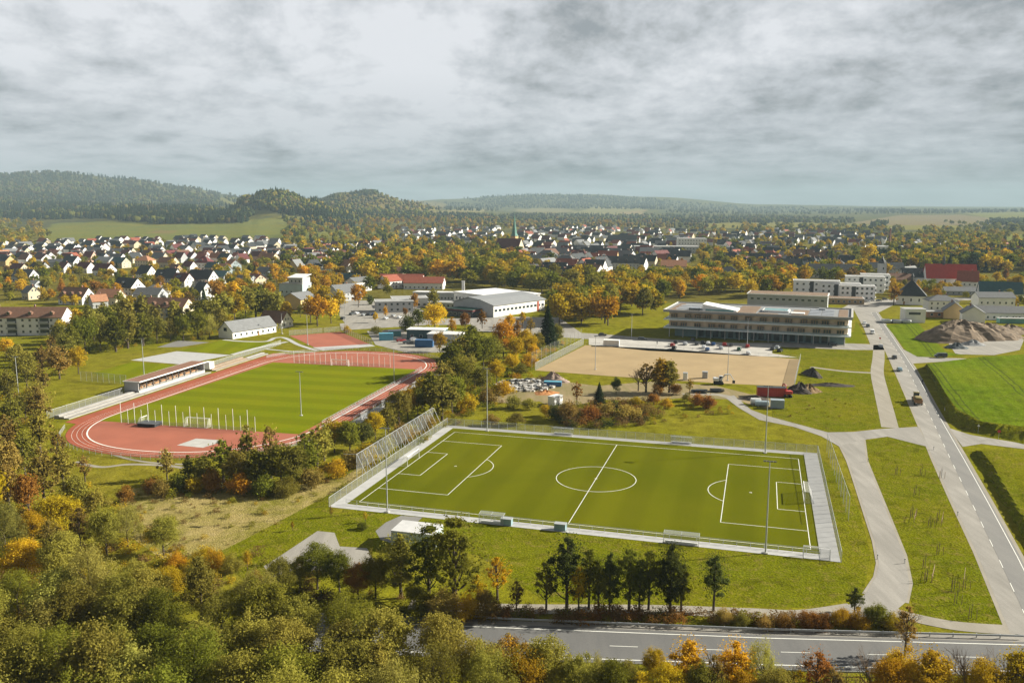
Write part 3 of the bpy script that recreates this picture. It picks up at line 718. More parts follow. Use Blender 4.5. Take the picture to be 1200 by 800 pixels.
# ---------------------------------------------------------------- stadium
SO = Vector((-75, 285, 0)); SA = R(76.6)
def SL(u, v, z=0): return SO+Vector((u*math.cos(SA)-v*math.sin(SA), u*math.sin(SA)+v*math.cos(SA), z))
def ssheet(name, pts, z, m, label, cat=None):
    vs = [Vector((p[0], p[1], 0)) for p in pts]; tr = tessellate_polygon([vs]); b = MB(); b.add([tuple(v) for v in vs], [t if (vs[t[1]]-vs[t[0]]).cross(vs[t[2]]-vs[t[0]]).z > 0 else t[::-1] for t in tr])
    return tag(b.build(name, m, None, (SO.x, SO.y, z), SA), label, cat or name.replace('_', ' '), kind='structure')
TARTAN = mat('tartan', (.31,.075,.034), .9, .18, .12); TART2 = mat('tartan_worn', (.34,.108,.064), .9, .12, .1)
VC = 2.2
def oval(r_b, r_a, uc1=-41.0, uc2=41.0, n=40, e=2.2):
    """outline of the track: straights at +-r_b, bends as slightly squared half ovals"""
    out = []
    for i in range(n+1):
        a = math.pi/2+math.pi*i/n; c, s = math.cos(a), math.sin(a)
        out.append((uc1-r_a*abs(c)**(2/e), VC+r_b*math.copysign(abs(s)**(2/e), s)))
    for i in range(n+1):
        a = -math.pi/2+math.pi*i/n; c, s = math.cos(a), math.sin(a)
        out.append((uc2+r_a*abs(c)**(2/e), VC+r_b*math.copysign(abs(s)**(2/e), s)))
    return out
ssheet('running_track', oval(38.9, 39.5), .05, TARTAN, 'brick red running track of the stadium')
ssheet('home_straight', [(-57,35.5),(66,35.5),(66,43.6),(-55,43.6)], .058, TARTAN, 'wide red home straight in front of the stand')
inner = oval(33.6, 34.6)
ssheet('bend_area', inner, .066, TART2, 'pinkish red areas inside the bends of the track')
STG = grass_mat('stadium_grass', (.140,.170,.004), (.165,.178,.005), (.22,.18,.015), .05, .7, stripes=(6.5,.08), bump=.25, dry=.35)
ssheet('stadium_grass', [(-51.5,-29),(45.5,-29),(46.5,33.0),(-40,35.3),(-51.5,35.0)], .074, STG, 'striped green stadium grass inside the track')
def closed_line(pts, w, z, label, m=M_LINE):
    b = MB(); n = len(pts); vs = []
    for i in range(n):
        p0, p1, p2 = Vector(pts[i-1]), Vector(pts[i]), Vector(pts[(i+1) % n]); t = (p2-p0)
        t = t.normalized() if t.length > 1e-6 else Vector((1, 0)); nn = Vector((-t.y, t.x))*w/2
        vs += [(p1.x+nn.x, p1.y+nn.y, 0), (p1.x-nn.x, p1.y-nn.y, 0)]
    b.add(vs, [(2*i, 2*i+1, 2*((i+1) % n)+1, 2*((i+1) % n)) for i in range(n)])
    return tag(b.build('track_line', m, None, (SO.x, SO.y, z), SA), label, 'track line', kind='structure')
closed_line(inner, .38, .08, 'white kerb line inside the running track')
for k in range(1, 4):
    closed_line(oval(33.6+1.25*k, 34.6+1.22*k), .07, .062, f'thin white lane line {"nearest the kerb" if k == 1 else "in the middle of the track" if k == 2 else "near the outer rim of the track"}')
ssheet('track_pad', [(-69,-3),(-62,-4),(-62,-13),(-69.5,-11)], .085, M_CONC, 'pale rectangular pad on the red bend')
def pole_vault_mat():
    p = G(176,498.5); o = empty('landing_mat', (p.x, p.y, .07), SA+R(90)); tag(o, 'black covered landing mat on the red bend', 'mat')
    MB().box((0,0,.45),(5.6,3.6,.8)).build('cushion', mat('tarpaulin', (.035,.04,.045), .6, .15, 1), o)
    MB().box((0,0,.9),(6.0,4.0,.10)).build('cover', mat('tarp_grey', (.09,.095,.10), .5, .15, 1), o)
pole_vault_mat()
# ball catch poles behind both stadium goals
def catch_net(u, v0, v1, n, h1, h2, label):
    a, c = SL(u, v0), SL(u, v1); o = empty('net_fence', a, math.atan2((c-a).y, (c-a).x)); tag(o, label, 'net fence', 'ball nets of the stadium'); L = (c-a).length
    b = MB(); b.add([(0,0,.1),(L,0,.1),(L,0,h1*.86),(0,0,h1*.86)], [(0,1,2,3)]); b.build('net', mesh_wire('thin_net', (.55,.57,.55), .045, .1), o)
    w = MB(); w.add([(0,.06,.05),(L,.06,.05),(L,.06,1.25),(0,.06,1.25)], [(0,1,2,3)]); w.build('wire_panel', WIRE, o)
    p1, p2 = MB().tube([(0,0,0),(0,0,h1)], .075, 6).mesh('post', M_WPAINT), MB().tube([(0,0,0),(0,0,h2)], .06, 6).mesh('post', M_WPAINT)
    for i in range(n+1): put('post', p1 if i % 2 == 0 else p2, o, (L*i/n, 0, 0))
catch_net(-52.0, 27, -16, 19, 6.2, 4.4, 'ball net on white posts at the near end of the stadium grass')
catch_net(47.2, 24, -17, 18, 5.0, 4.0, 'ball net on white posts at the far end of the stadium grass')
goal(0, 0, SA+math.pi, SL(-50, 3.0, .08), 'white stadium goal in front of the near ball net')
goal(0, 0, SA, SL(45.4, 3.5, .08), 'white stadium goal at the far end of the grass')
goal(0, 0, SA+math.pi/2, SL(-50.6, 20.5, .08), 'small white goal folded beside the near ball net', w=3.0, h=1.9, depth=1.0)
# terraces and roofed stand along the home straight
def terraces():
    for u0, u1, lab in ((-52, -17.5, 'stepped concrete terrace left of the roofed stand'), (-17.3, 21.5, 'low pale step in front of the roofed stand'), (24.7, 50, 'stepped sandy terrace right of the roofed stand'), (50.2, 64, 'short low terrace at the far end of the straight')):
        o = empty('terrace', SL(u0, 44.9), SA); tag(o, lab, 'terrace', 'terraces along the home straight')
        L = u1-u0; n = 1 if 0 < u1 < 30 else 3 if u1 <= 50 else 2
        m_ = mat('sandy_concrete', (.32,.27,.21), .9, .16, .4) if 24 < u0 < 50 else mat('pale_concrete', (.31,.295,.27), .9, .18, .4)
        for k in range(n): MB().box((L/2, .75+k*1.7, .15+k*.16), (L, 1.7, .3+k*.32)).build('step', m_, o)
        for k in range(1, n): MB().box((L/2, .75+k*1.7-.3, .3+k*.32+.045), (L-.6, .4, .07)).build('bench_board', M_WOOD if 24 < u0 < 50 else M_PAVE, o)
terraces()
def stand():
    o = empty('grandstand', SL(-17.5, 46.8), SA); tag(o, 'long open stand with brown flat roof and white rim', 'grandstand')
    L, D, H = 38.0, 5.6, 4.1
    MB().box((L/2, D/2, .6), (L, D, 1.2)).build('floor', M_CONC, o)
    MB().box((L/2, D-.1, 2.4), (L, .2, 3.2)).build('wall', mat('dark_cladding', (.16,.15,.14), .7, .2, .6), o)
    for x in (.1, L-.1): MB().box((x, D/2, 2.4), (.2, D-.4, 3.2)).build('side_wall', M_GREYW, o)
    pm = MB().box((0,0,1.45),(.25,.25,2.9)).mesh('post', M_DKMETAL)
    for i in range(11): put('post', pm, o, (1.2+i*(L-2.4)/10, .6, 1.2))
    bm_ = MB().box((0,0,.25),(3.6,.5,.5)).mesh('bench', M_WOOD)
    for i in range(8):
        for k in (0, 1): put('bench', bm_, o, (3.2+i*4.5, 2.4+k*1.6, 1.2+k*.4))
    MB().box((L/2, D/2-.3, H+.15), (L+1.0, D+1.0, .3)).build('roof', M_WPAINT, o)
    MB().box((L/2, D/2-.3, H+.33), (L+.3, D+.3, .06)).build('roof_covering', mat('roof_gravel', (.23,.12,.08), .95, .15, .3), o)
    MB().box((L+4.6, D/2-1.6, 2.2), (3.0, 2.6, 2.6)).build('kiosk', M_WPAINT, o)
stand()
fence('wire_fence', [SL(-53,51.5), SL(-18.5,51.5)], 2.4, 2.6, 'grey wire fence behind the left terrace', 'wire fences around the stadium', mesh_wire('dense_mesh2', (.34,.35,.36), .25, .1))
fence('wire_fence', [SL(26,51.5), SL(88,51.8)], 2.0, 2.6, 'grey wire fence behind the far terrace', 'wire fences around the stadium')
ov = oval(40.2, 41.2)
fence('wire_fence', [SL(*ov[i]) for i in range(6, 40, 3)], 1.2, 2.6, 'low curved fence around the near bend of the track', 'wire fences around the stadium', WIRE)
fence('wire_fence', [SL(-38,-39.3), SL(48,-39.3)], 2.2, 2.4, 'tall pale fence along the back straight', 'wire fences around the stadium', mesh_wire('pale_mesh', (.42,.43,.44), .35, .1))
fence('wire_fence', [SL(*ov[i]) for i in range(44, 80, 3)], 1.2, 2.6, 'low curved fence around the far bend of the track', 'wire fences around the stadium', WIRE)
ssheet('service_path', [(-40,-37.2),(46,-37.2),(48,-40.6),(-40,-40.6)], .045, M_PAVE, 'pale service path outside the back straight', 'path')
fence('spectator_rail', [SL(-40,-30.4), SL(46,-30.4)], 1.1, 2.6, 'white rail between stadium grass and back straight', 'rails around the stadium', None, 'railing', 2, r=.06)
fence('spectator_rail', [SL(-40,-32.0), SL(42,-32.0)], 1.1, 2.6, 'second white rail beside the back straight kerb', 'rails around the stadium', None, 'railing', 2, r=.06)
ssheet('kerb', [(-40,-30.9),(46,-30.9),(46,-31.4),(-40,-31.4)], .1, M_PAVE, 'pale kerb beside the back straight')
# courts and paths behind the stand
sheet('paved_court', [(153,422),(207,411.5),(271,416),(213,427)], .04, M_PAVE, 'white paved court behind the stand')
sheet('lawn', [(209,411),(263,398),(323,401.5),(272,415)], .035, STG, 'small green training pitch behind the stand')
sheet('hard_court', [(184,407),(208,399),(246,401),(212,406.5)], .035, A_DARK, 'grey hard court behind the stand')
sheet('lawn', [(108,437),(155,424),(212,428),(166,443),(146,450)], .03, STG, 'green practice lawn with net behind the stand')
fence('net_fence', [G(95,446), G(148,450.5)], 3.4, 2.6, 'ball net with slanted posts at the practice lawn', None, WIRE, 'net fence')
ribbon('path', curve([G(262,398),G(285,400),G(312,400),G(322,396),G(334,396),G(350,404),G(372,411)]), 2.2, .042, M_PAVE, 'pale curved path from the clubhouse to the red court')
ribbon('path', curve([G(272,415.5),G(300,408),G(336,400.5)]), 2.4, .044, M_PAVE, 'pale path behind the far terrace')
ribbon('path', curve([G(312,409),G(345,412),G(380,413)]), 1.6, .046, M_PAVE, 'narrow pale path beside the far bend')
sheet('red_court', [(339.5,393.5),(398.7,388.7),(433,403),(369,407)], .045, TART2, 'red tartan ball court beyond the track')
sheet('paving', [(366,407),(433,403),(440,405.5),(378,411)], .04, M_PAVE, 'pale paving in front of the red court')
fence('wire_fence', [G(398.7,388.2), G(436,404)], 2.5, 3, 'wire fence along the right side of the red court', 'wire fences around the stadium')
fence('wire_fence', [G(339,393), G(398.5,388.2)], 2.5, 3, 'wire fence behind the red court', 'wire fences around the stadium')
ribbon('path', curve([G(88,541),G(118,547),G(150,544),G(190,545),G(215,548)]), 1.4, .03, A_GRAV, 'thin gravel path below the near bend')
ribbon('path', curve([G(112,520),G(135,533),G(170,541),G(215,544)]), 1.0, .03, A_GRAV, 'row of pale slabs below the near bend')
# sand pitch surroundings
fence('net_fence', [G(627,434), G(684,404)], 3.0, 3.0, 'grey fence with tall posts on the left of the sand pitch', 'fences around the sand pitch', mesh_wire('dense_mesh3', (.34,.35,.36), .30, .1), 'net fence')
fence('wire_fence', [G(938,421), G(931,453)], 2.4, 3.0, 'grey wire fence at the right end of the sand pitch', 'fences around the sand pitch', mesh_wire('dense_mesh4', (.34,.35,.36), .35, .1))
fence('wire_fence', [G(686,404), G(790,409), G(936,420)], 1.2, 4, 'low wire fence between sand pitch and car park', 'fences around the sand pitch', mesh_wire('faint_mesh', (.5,.5,.5), .08))
def tall_posts():
    a, c = G(625,433.5), G(683,403)
    o = empty('net_fence', a, math.atan2((c-a).y, (c-a).x)); tag(o, 'tall thin net posts standing left of the sand pitch', 'net fence', 'fences around the sand pitch'); L = (c-a).length
    pm = MB().tube([(0,0,0),(0,0,7)], .06, 5).mesh('post', M_STEEL)
    for i in range(13): put('post', pm, o, (L*i/12, .6, 0))
    b = MB(); b.add([(0,.6,3),(L,.6,3),(L,.6,7),(0,.6,7)], [(0,1,2,3)]); b.build('net', mesh_wire('thin_net', (.55,.57,.55), .045, .1), o)
tall_posts()
# guard rails of the highway
def guardrail(line, label, off):
    P = [Vector((p.x, p.y, 0)) for p in line]; org = P[0].copy(); o = empty('guardrail', org); tag(o, label, 'guardrail', 'guardrails of the highway')
    b = MB()
    for a, c in zip(P, P[1:]):
        a, c = a-org, c-org; d = (c-a).normalized(); n = Vector((-d.y, d.x, 0))*.08
        for z in (.50, .66): b.tube([(a.x, a.y, z), (c.x, c.y, z)], .085, 6)
        b.add([(a.x, a.y, .42), (c.x, c.y, .42), (c.x, c.y, .74), (a.x, a.y, .74)], [(0,1,2,3)])
    b.build('beam', M_STEEL, o); pm = MB().box((0,0,.36),(.12,.12,.72)).mesh('post', M_STEEL)
    for a, c in zip(P, P[1:]):
        n = max(1, round((c-a).length/3.2))
        for i in range(n): put('post', pm, o, a.lerp(c, i/n)-org+Vector((0,.14,0)))
guardrail([G(540,725), G(600,729), G(900,741), G(1200,749)], 'steel guardrail along the upper edge of the highway', 0)
guardrail([G(760,783), G(900,789), G(1210,797)], 'steel guardrail along the lower edge of the highway', 0)

# ---------------------------------------------------------------- buildings
def fixn(me):
    bm = bmesh.new(); bm.from_mesh(me); bmesh.ops.recalc_face_normals(bm, faces=bm.faces); bm.to_mesh(me); bm.free(); return me
_HM = {}
M_FRAME = mat('window_frame', (.62,.61,.58), .6, .06, 2)
M_FASCIA = mat('fascia', (.34,.30,.26), .7, .15, 1)
M_BRICK = mat('chimney_brick', (.26,.12,.08), .85, .2, 2)
def window_mesh(w=1.1, h=1.35):
    k = ('win', w, h)
    if k not in _HM:
        b = MB().box((0,-.03,h/2),(w,.06,h),0).box((0,-.07,h/2),(w-.2,.03,h-.2),1)
        _HM[k] = b.mesh('window', [M_FRAME, M_GLASS])
    return _HM[k]
def wall_mesh(l, w, e, r):
    k = ('wall', l, w, e, r)
    if k not in _HM:
        _HM[k] = fixn(MB().extr([(-w/2,0),(w/2,0),(w/2,e),(0,e+r-.12),(-w/2,e)], -l/2, l/2).mesh('wall', M_WHITE))
    return _HM[k]
def roof_mesh(l, w, e, r, ov=.55, t=.22):
    k = ('roof', l, w, e, r)
    if k not in _HM:
        sl = r/(w/2); y = w/2+ov; z = e-sl*ov
        _HM[k] = fixn(MB().extr([(-y,z),(0,e+r),(y,z),(y,z+t),(0,e+r+t),(-y,z+t)], -l/2-ov*.7, l/2+ov*.7).mesh('roof', ROOFS['grey']))
    return _HM[k]
def hip_mesh(l, w, e, r, ov=.6):
    k = ('hip', l, w, e, r)
    if k not in _HM:
        x, y = l/2+ov, w/2+ov; q = max(l/2-w/2, .3)
        b = MB().add([(-x,-y,e),(x,-y,e),(x,y,e),(-x,y,e),(-q,0,e+r),(q,0,e+r),(-x,-y,e-.2),(x,-y,e-.2),(x,y,e-.2),(-x,y,e-.2)],
                     [(0,1,5,4),(2,3,4,5),(1,2,5),(3,0,4),(9,8,7,6),(6,7,1,0),(7,8,2,1),(8,9,3,2),(9,6,0,3)])
        _HM[k] = fixn(b.mesh('roof', ROOFS['grey']))
    return _HM[k]
_CH = MB().box((0,0,0),(.6,.6,1.8),0).box((0,0,.95),(.72,.72,.12),1).mesh('chimney', [M_BRICK, M_CONC])
_DOOR = MB().box((0,-.04,1.05),(1.05,.08,2.1)).mesh('door', M_WOOD)
_DORM = fixn(MB().extr([(-.9,-.7),(.9,-.7),(.9,.35),(0,.95),(-.9,.35)], -2.0, 0).mesh('dormer', ROOFS['grey']))
_SOLAR = MB().box((0,0,0),(5.5,2.6,.08)).mesh('solar_panel', mat('solar_panel', (.015,.02,.045), .2, .2, 1, spec=.6))
def house(loc, rz, l, w, e, r, wall, roof, detail=2, hip=False, dormers=0, solar=False, chim=True, name='house', rows=None):
    o = empty(name, loc, rz)
    put('wall', wall_mesh(l, w, e, r) if not hip else _flat(l, w, e), o, mats=[WALLS[wall]])
    rf = put('roof', hip_mesh(l, w, e, r) if hip else roof_mesh(l, w, e, r), o, mats=[ROOFS[roof]])
    if detail >= 1 and chim: put('chimney', _CH, rf, (l*.18, w*.1, e+r+.25))
    if detail >= 2:
        wm = window_mesh(); rows = rows or max(1, int(e/2.7))
        for f in range(rows):
            z = .9+f*2.75
            n = max(2, int(l/3.2))
            for i in range(n):
                x = -l/2+l*(i+.5)/n
                put('window', wm, o, (x, -w/2, z))
            for y in ((-w*.25, w*.25) if w < 13 else (-w*.33, 0, w*.33)):
                put('window', wm, o, (l/2, y, z), math.pi/2)
        if not hip and r > 3:
            for y in (-1.1, 1.1): put('window', wm, o, (l/2, y, e+.5), math.pi/2)
        put('door', _DOOR, o, (l*.08, -w/2, 0))
    sl = r/(w/2)
    for i in range(dormers):
        x = -l/2+l*(i+.5)/dormers
        d = put('dormer', _DORM, rf, (x, -w*.27, e+r*.46+.2), math.pi/2, mats=[ROOFS[roof]])
        put('window', window_mesh(), d, (-2.0, 0, -.65), -math.pi/2)
    if solar:
        p = put('solar_panel', _SOLAR, rf, (-l*.1, -w*.26, e+r*.5+.36)); p.rotation_euler = (math.atan(sl), 0, 0)
    return o
def _flat(l, w, e):
    k = ('flat', l, w, e)
    if k not in _HM: _HM[k] = MB().box((0,0,e/2),(l,w,e)).mesh('wall', M_WHITE)
    return _HM[k]
def front(px, py, w, rz):
    """footprint centre of a building whose visible foot is at this picture point"""
    p = at(px, py); return Vector((p.x, p.y+w*.45*abs(math.cos(rz)), p.z))
HN = 0
def near_house(px, py, l, w, e, r, rzd, wall, roof, label, group=None, **k):
    global HN; HN += 1
    rz = R(rzd); o = house(front(px, py, w, rz), rz, l, w, e, r, wall, roof, **k); tag(o, label, 'house', group); return o
GW = 'houses of the western housing estate'
for a in (
 (86,357,18,13,4.5,6,-14,'white','brown','large white house with brown mansard roof and three dormers',{'dormers':3}),
 (34,351,9,8,5,4,-35,'cream','grey','small cream gabled house with grey roof behind the flats',{}),
 (31,340,16,10,4,3,-10,'grey','grey','long low grey roofed house left of the small cream gable',{}),
 (126,357,15,11,5,4.5,-12,'cream','orange','orange tiled house in front of the big white gable',{}),
 (113,361,9,9,4.5,3.5,40,'grey','orange','small orange roofed annex by the mansard roofed house',{}),
 (148,346,20,12,6,6,-28,'white','dark grey','big white gabled house with black roof beside orange tiled house',{'dormers':1}),
 (83,314,16,12,6,6,-24,'white','dark grey','tall white gable with dark roof and grey annex in second row',{}),
 (66,313,22,10,5,3,-16,'grey','grey','long grey roofed house left of the tall white gable',{}),
 (74,320,12,10,5,5,-30,'white','maroon','small white gable with purplish roof among yellow trees',{}),
 (44,320,15,11,5,5,-22,'grey','dark grey','dark roofed house with grey gable, left of yellow tree',{}),
 (20,322,15,11,5,5,-25,'cream','maroon','dark purple roofed house at the left edge of estate',{}),
 (26,330,16,12,5,5,-8,'grey','dark grey','black roofed house with red front at the left edge',{}),
 (120,323,18,12,5,5.5,-25,'white','maroon','dark maroon roofed house with small white gable in third row',{}),
 (98,320,14,11,5,5,-20,'white','maroon','maroon roofed house between two yellow trees',{}),
 (139,314,16,12,5.5,5,-22,'cream','teal','teal roofed house with cream gable right of centre',{}),
 (122,311,18,12,5,4,-18,'grey','grey','grey roofed house behind the maroon roofed house',{}),
 (170,328,15,11,5.5,6.5,-32,'white','dark grey','steep white gable with black roof, first of gable row',{}),
 (192,332,17,11,5,6,-28,'grey','dark grey','dark roofed house with dormer before the gable row',{'dormers':1}),
 (201,334,13,10,6,7,-32,'white','dark grey','steep white gable with dark roof, behind orange bush',{}),
 (213,337,15,10,5.5,5.5,-30,'white','maroon','white gabled house with maroon roof and red skylight',{'solar':True}),
 (230,335,14,10,6,6.5,-30,'white','dark grey','steep white gable with black roof, left of twin',{}),
 (244,336,12,10,6.5,6.5,-36,'white','dark grey','steep white gable with grey chimney, right of its twin',{}),
 (256,332,16,11,6,4,-20,'grey','teal','dark teal roofed long house at end of gable row',{}),
 (237,352,11,10,6,6,-42,'white','dark grey','narrow white gable half hidden by trees above clubhouse',{}),
 (181,346,14,11,4,3.5,-15,'grey','grey','grey hipped roof house among orange bushes',{'hip':True}),
 (173,354,18,12,5,4,-10,'grey','grey','wide grey roofed house behind the pale flats',{}),
 (238,316,15,12,7,6,-12,'white','maroon','tall white house with maroon hipped roof in the middle',{'hip':True,'dormers':1}),
 (221,318,12,9,5,4.5,-30,'white','maroon','white gabled house with violet roof left of tall house',{}),
 (249,319,13,10,5,4.5,-26,'grey','teal','teal roofed house with grey gable below the tall house',{}),
 (261,322,13,10,5.5,4.5,-42,'pale blue','orange','pale blue gable with orange roof edge',{}),
 (272,317,14,11,6,4.5,-48,'pale blue','orange','pale blue house with orange tiled roof and bright right side',{}),
 (310,326,16,11,5.5,4,-40,'pale blue','grey','pale blue house with grey roof by dark green hedge',{}),
 (298,333,17,11,4,4,-42,'cream','red','red tiled low house above the clubhouse trees',{}),
 (287,334,15,10,4,3.5,-25,'grey','grey','grey roofed low house left of the red tiled one',{}),
 (168,312,16,13,6,5,-14,'cream','orange','orange hipped roof house at the top of gable row',{'hip':True}),
 (195,313,18,12,5,5,-16,'cream','brown','brown roofed house left of a dark spruce',{}),
 (205,323,11,9,5,5,-35,'ochre','brown','small ochre gable behind the gable row',{}),
 (384,327,16,11,4.5,3.5,-8,'white','teal','house with solar roof behind orange trees',{'solar':True}),
 (378,334,14,10,3.5,3,-6,'cream','red','low red tiled house beside the solar roofed house',{}),
 (407,334,20,12,5,4,-10,'pale blue','teal','blue grey roofed house left of the red chimney',{}),
 (419,341,16,12,7,3,52,'white','grey','white house with broad brick chimney facing the car park',{}),
 (402,352,20,13,6,4.5,50,'grey','grey','grey gabled building with dark window by orange tree',{}),
 (455,327,26,13,5,5,-8,'cream','brown','brown roofed long house behind the red roofed school wing',{}),
 (526,314,18,12,5,5,-24,'cream','dark grey','cream gabled house with black roof in tree belt',{}),
 (533,307,20,13,5,5,-15,'cream','orange','pale orange roofed house left of the church',{}),
 (548,309,15,11,5,4,-30,'white','grey','white house with grey roof near the church',{}),
 (648,338,16,11,5,5,-36,'white','maroon','white gabled house with brown roof at old town edge',{}),
 (698,321,20,13,6,7,-30,'white','dark grey','steep white gable with black roof at front of old town',{}),
 (668,316,24,14,6,3.5,-14,'cream','grey','cream block with flat grey roof in the old town',{'hip':True}),
 (697,335,18,12,4.5,4,-16,'pink','brown','pink house with brown roof by rust coloured tree',{}),
 (791,318,24,15,5,5.5,-12,'cream','orange','pale salmon roofed house left of the white villa',{}),
 (730,316,34,13,7,6,-10,'grey','dark grey','long black roofed terrace in the old town',{'dormers':4}),
 (750,316,14,11,6,6,-30,'white','dark grey','white twin gables right of the long black terrace',{}),
 (627,318,20,12,5,6,-14,'cream','dark grey','black roofed house with salmon gable beside the church',{}),
 (641,322,14,11,5,4,-36,'grey','brown','grey house with brown roof in front of old town',{}),
 ):
    near_house(*a[:10], group=GW if a[0] < 320 else None, **a[10])

def building(name, loc, rz, label, cat='building', group=None): return tag(empty(name, loc, rz), label, cat, group)
def win_row(o, n, x0, x1, y, z, w=1.3, h=1.4, rz=0.0):
    m = window_mesh(w, h)
    for i in range(n):
        x = x0+(x1-x0)*(i+.5)/n
        put('window', m, o, (x, y, z) if rz == 0 else (y, x, z), rz)
# flats at the left edge
def flats(px, py, l, w, e, rzd, wall, roof, label, balc, storeys=3):
    rz = R(rzd); o = building('apartment_block', front(px, py, w, rz), rz, label, 'apartment block', 'apartment blocks at the west edge')
    put('wall', wall_mesh(l, w, e, 4.2), o, mats=[wall]); rf = put('roof', roof_mesh(l, w, e, 4.2), o, mats=[ROOFS[roof]])
    for x in (-l*.3, l*.12): put('chimney', _CH, rf, (x, .5, e+4.4))
    for k in range(4):
        d = put('dormer', _DORM, rf, (-l/2+l*(k+.5)/4, -w*.3, e+1.9), math.pi/2, mats=[ROOFS[roof]]); put('window', window_mesh(), d, (-2.0, 0, -.65), -math.pi/2)
    bm_ = MB().box((0,-.7,.05),(4.6,1.4,.15)).box((0,-1.38,.6),(4.6,.06,.95)).mesh('balcony', M_GREYW); dk = MB().box((0,-.05,1.2),(4.4,.08,2.3)).mesh('balcony_door', M_GLASS)
    for f in range(storeys):
        z = .4+f*2.8
        for x in balc:
            b = put('balcony', bm_, o, (x, -w/2, z)); put('door', dk, b, (0, 0, .1))
        n = int(l/3.3)
        for i in range(n):
            x = -l/2+l*(i+.5)/n
            if all(abs(x-c) > 3.2 for c in balc): put('window', window_mesh(1.2,1.3), o, (x, -w/2, z+.9))
        for y in (-w*.25, w*.22): put('window', window_mesh(1.0,1.2), o, (l/2, y, z+.9), math.pi/2)
flats(24,393,41,12,9,2,M_WHITE,'brown','white three storey flats with brown roof at the left edge',(-14,-3.5,12))
flats(190,379,28,12,9,-10,M_CREAM,'brown','cream flats with brown roof half hidden by poplars',(-8,6))
# clubhouse and neighbour
def simple_gable(name, px, py, l, w, e, r, rzd, wall, roof, label, **k):
    o = house(front(px, py, w, R(rzd)), R(rzd), l, w, e, r, wall, roof, chim=k.pop('chim', False), name=name, **k); return tag(o, label, 'building')
cl = G(290, 396); simple_gable('clubhouse', 289, 393, 27, 10, 3.6, 4.2, 58, 'white','grey','long white clubhouse with pale grey gable roof behind the training pitch')
put('window', window_mesh(2.4,1.8), bpy.data.objects['clubhouse'], (-13.5,0,3.4), -math.pi/2)
simple_gable('outbuilding', 321, 384, 14, 10, 3.2, 5, -22, 'white','brown','small white building with dark brown roof right of the clubhouse')
simple_gable('timber_hall', 350, 362, 15, 15, 6.5, 3.5, 62, 'ochre','grey','timber clad hall with broad gable beside the blue block')
# blue grey block
def blue_block():
    o = building('tower_block', front(344, 352, 14, 0), R(-14), 'blue grey tall block with pale tilted roof', 'building')
    MB().box((0,0,5.5),(17,13,11)).build('wall', M_BLUEW, o); MB().box((3.2,0,13),(10,11,4)).build('upper_floor', M_GREYW, o)
    b = MB(); b.extr([(-6.2,15.0),(6.2,16.6),(6.2,16.9),(-6.2,15.3)], -2.6, 9); fixn(b.build('roof', M_WPAINT, o).data)
    MB().box((0,0,11.05),(17.4,13.4,.3)).build('terrace', M_CONC, o); win_row(o, 3, -8, 2, -6.5, 1.2); win_row(o, 3, -8, 2, -6.5, 5.0); win_row(o, 3, -1, 7.5, -5.5, 12.2)
    win_row(o, 3, -5, 5, 8.5, 5.0, rz=math.pi/2)
blue_block()
# red roofed school wings and car park side
simple_gable('school_wing', 470, 337, 34, 13, 5.5, 4.5, -6, 'white','red','long red tiled building left of the white hall, back wing')
simple_gable('school_wing', 497, 339, 30, 12, 5, 4, -6, 'white','red','long red tiled building left of the white hall, front wing')
simple_gable('school_wing', 456, 338, 14, 12, 6, 4, 50, 'white','red','white gable end with red roof above the car park')
def flat_block(name, px, py, l, d, h, rzd, wallm, roofm, label, floors=2, nw=8, side=3, cat='building', group=None, rim=M_WPAINT, ww=1.5):
    rz = R(rzd); o = building(name, front(px, py, d, rz), rz, label, cat, group)
    MB().box((0,0,h/2),(l,d,h)).build('wall', wallm, o)
    rb = MB(); rb.box((0,0,h+.12),(l+.5,d+.5,.24),0).box((0,0,h+.27),(l-.4,d-.4,.06),1); rb.build('roof', [rim, roofm], o)
    for f in range(floors):
        z = 1.0+f*(h/floors)
        if nw: win_row(o, nw, -l/2+.5, l/2-.5, -d/2, z, ww, min(1.5, h/floors-1.4))
        if side: win_row(o, side, -d/2+.5, d/2-.5, l/2, z, 1.3, min(1.5, h/floors-1.4), math.pi/2)
    return o
FLATR = mat('flat_roof', (.34,.34,.335), .9, .12, .2)
flat_block('commercial_building', 460, 366, 22, 14, 6.5, 12, M_GREYW, FLATR, 'flat white grey commercial building behind the parked cars', 2, 6, 4)
flat_block('commercial_building', 478, 360, 22, 16, 5.5, 12, M_WHITE, FLATR, 'low white flat roofed block right of the commercial building', 1, 6, 4)
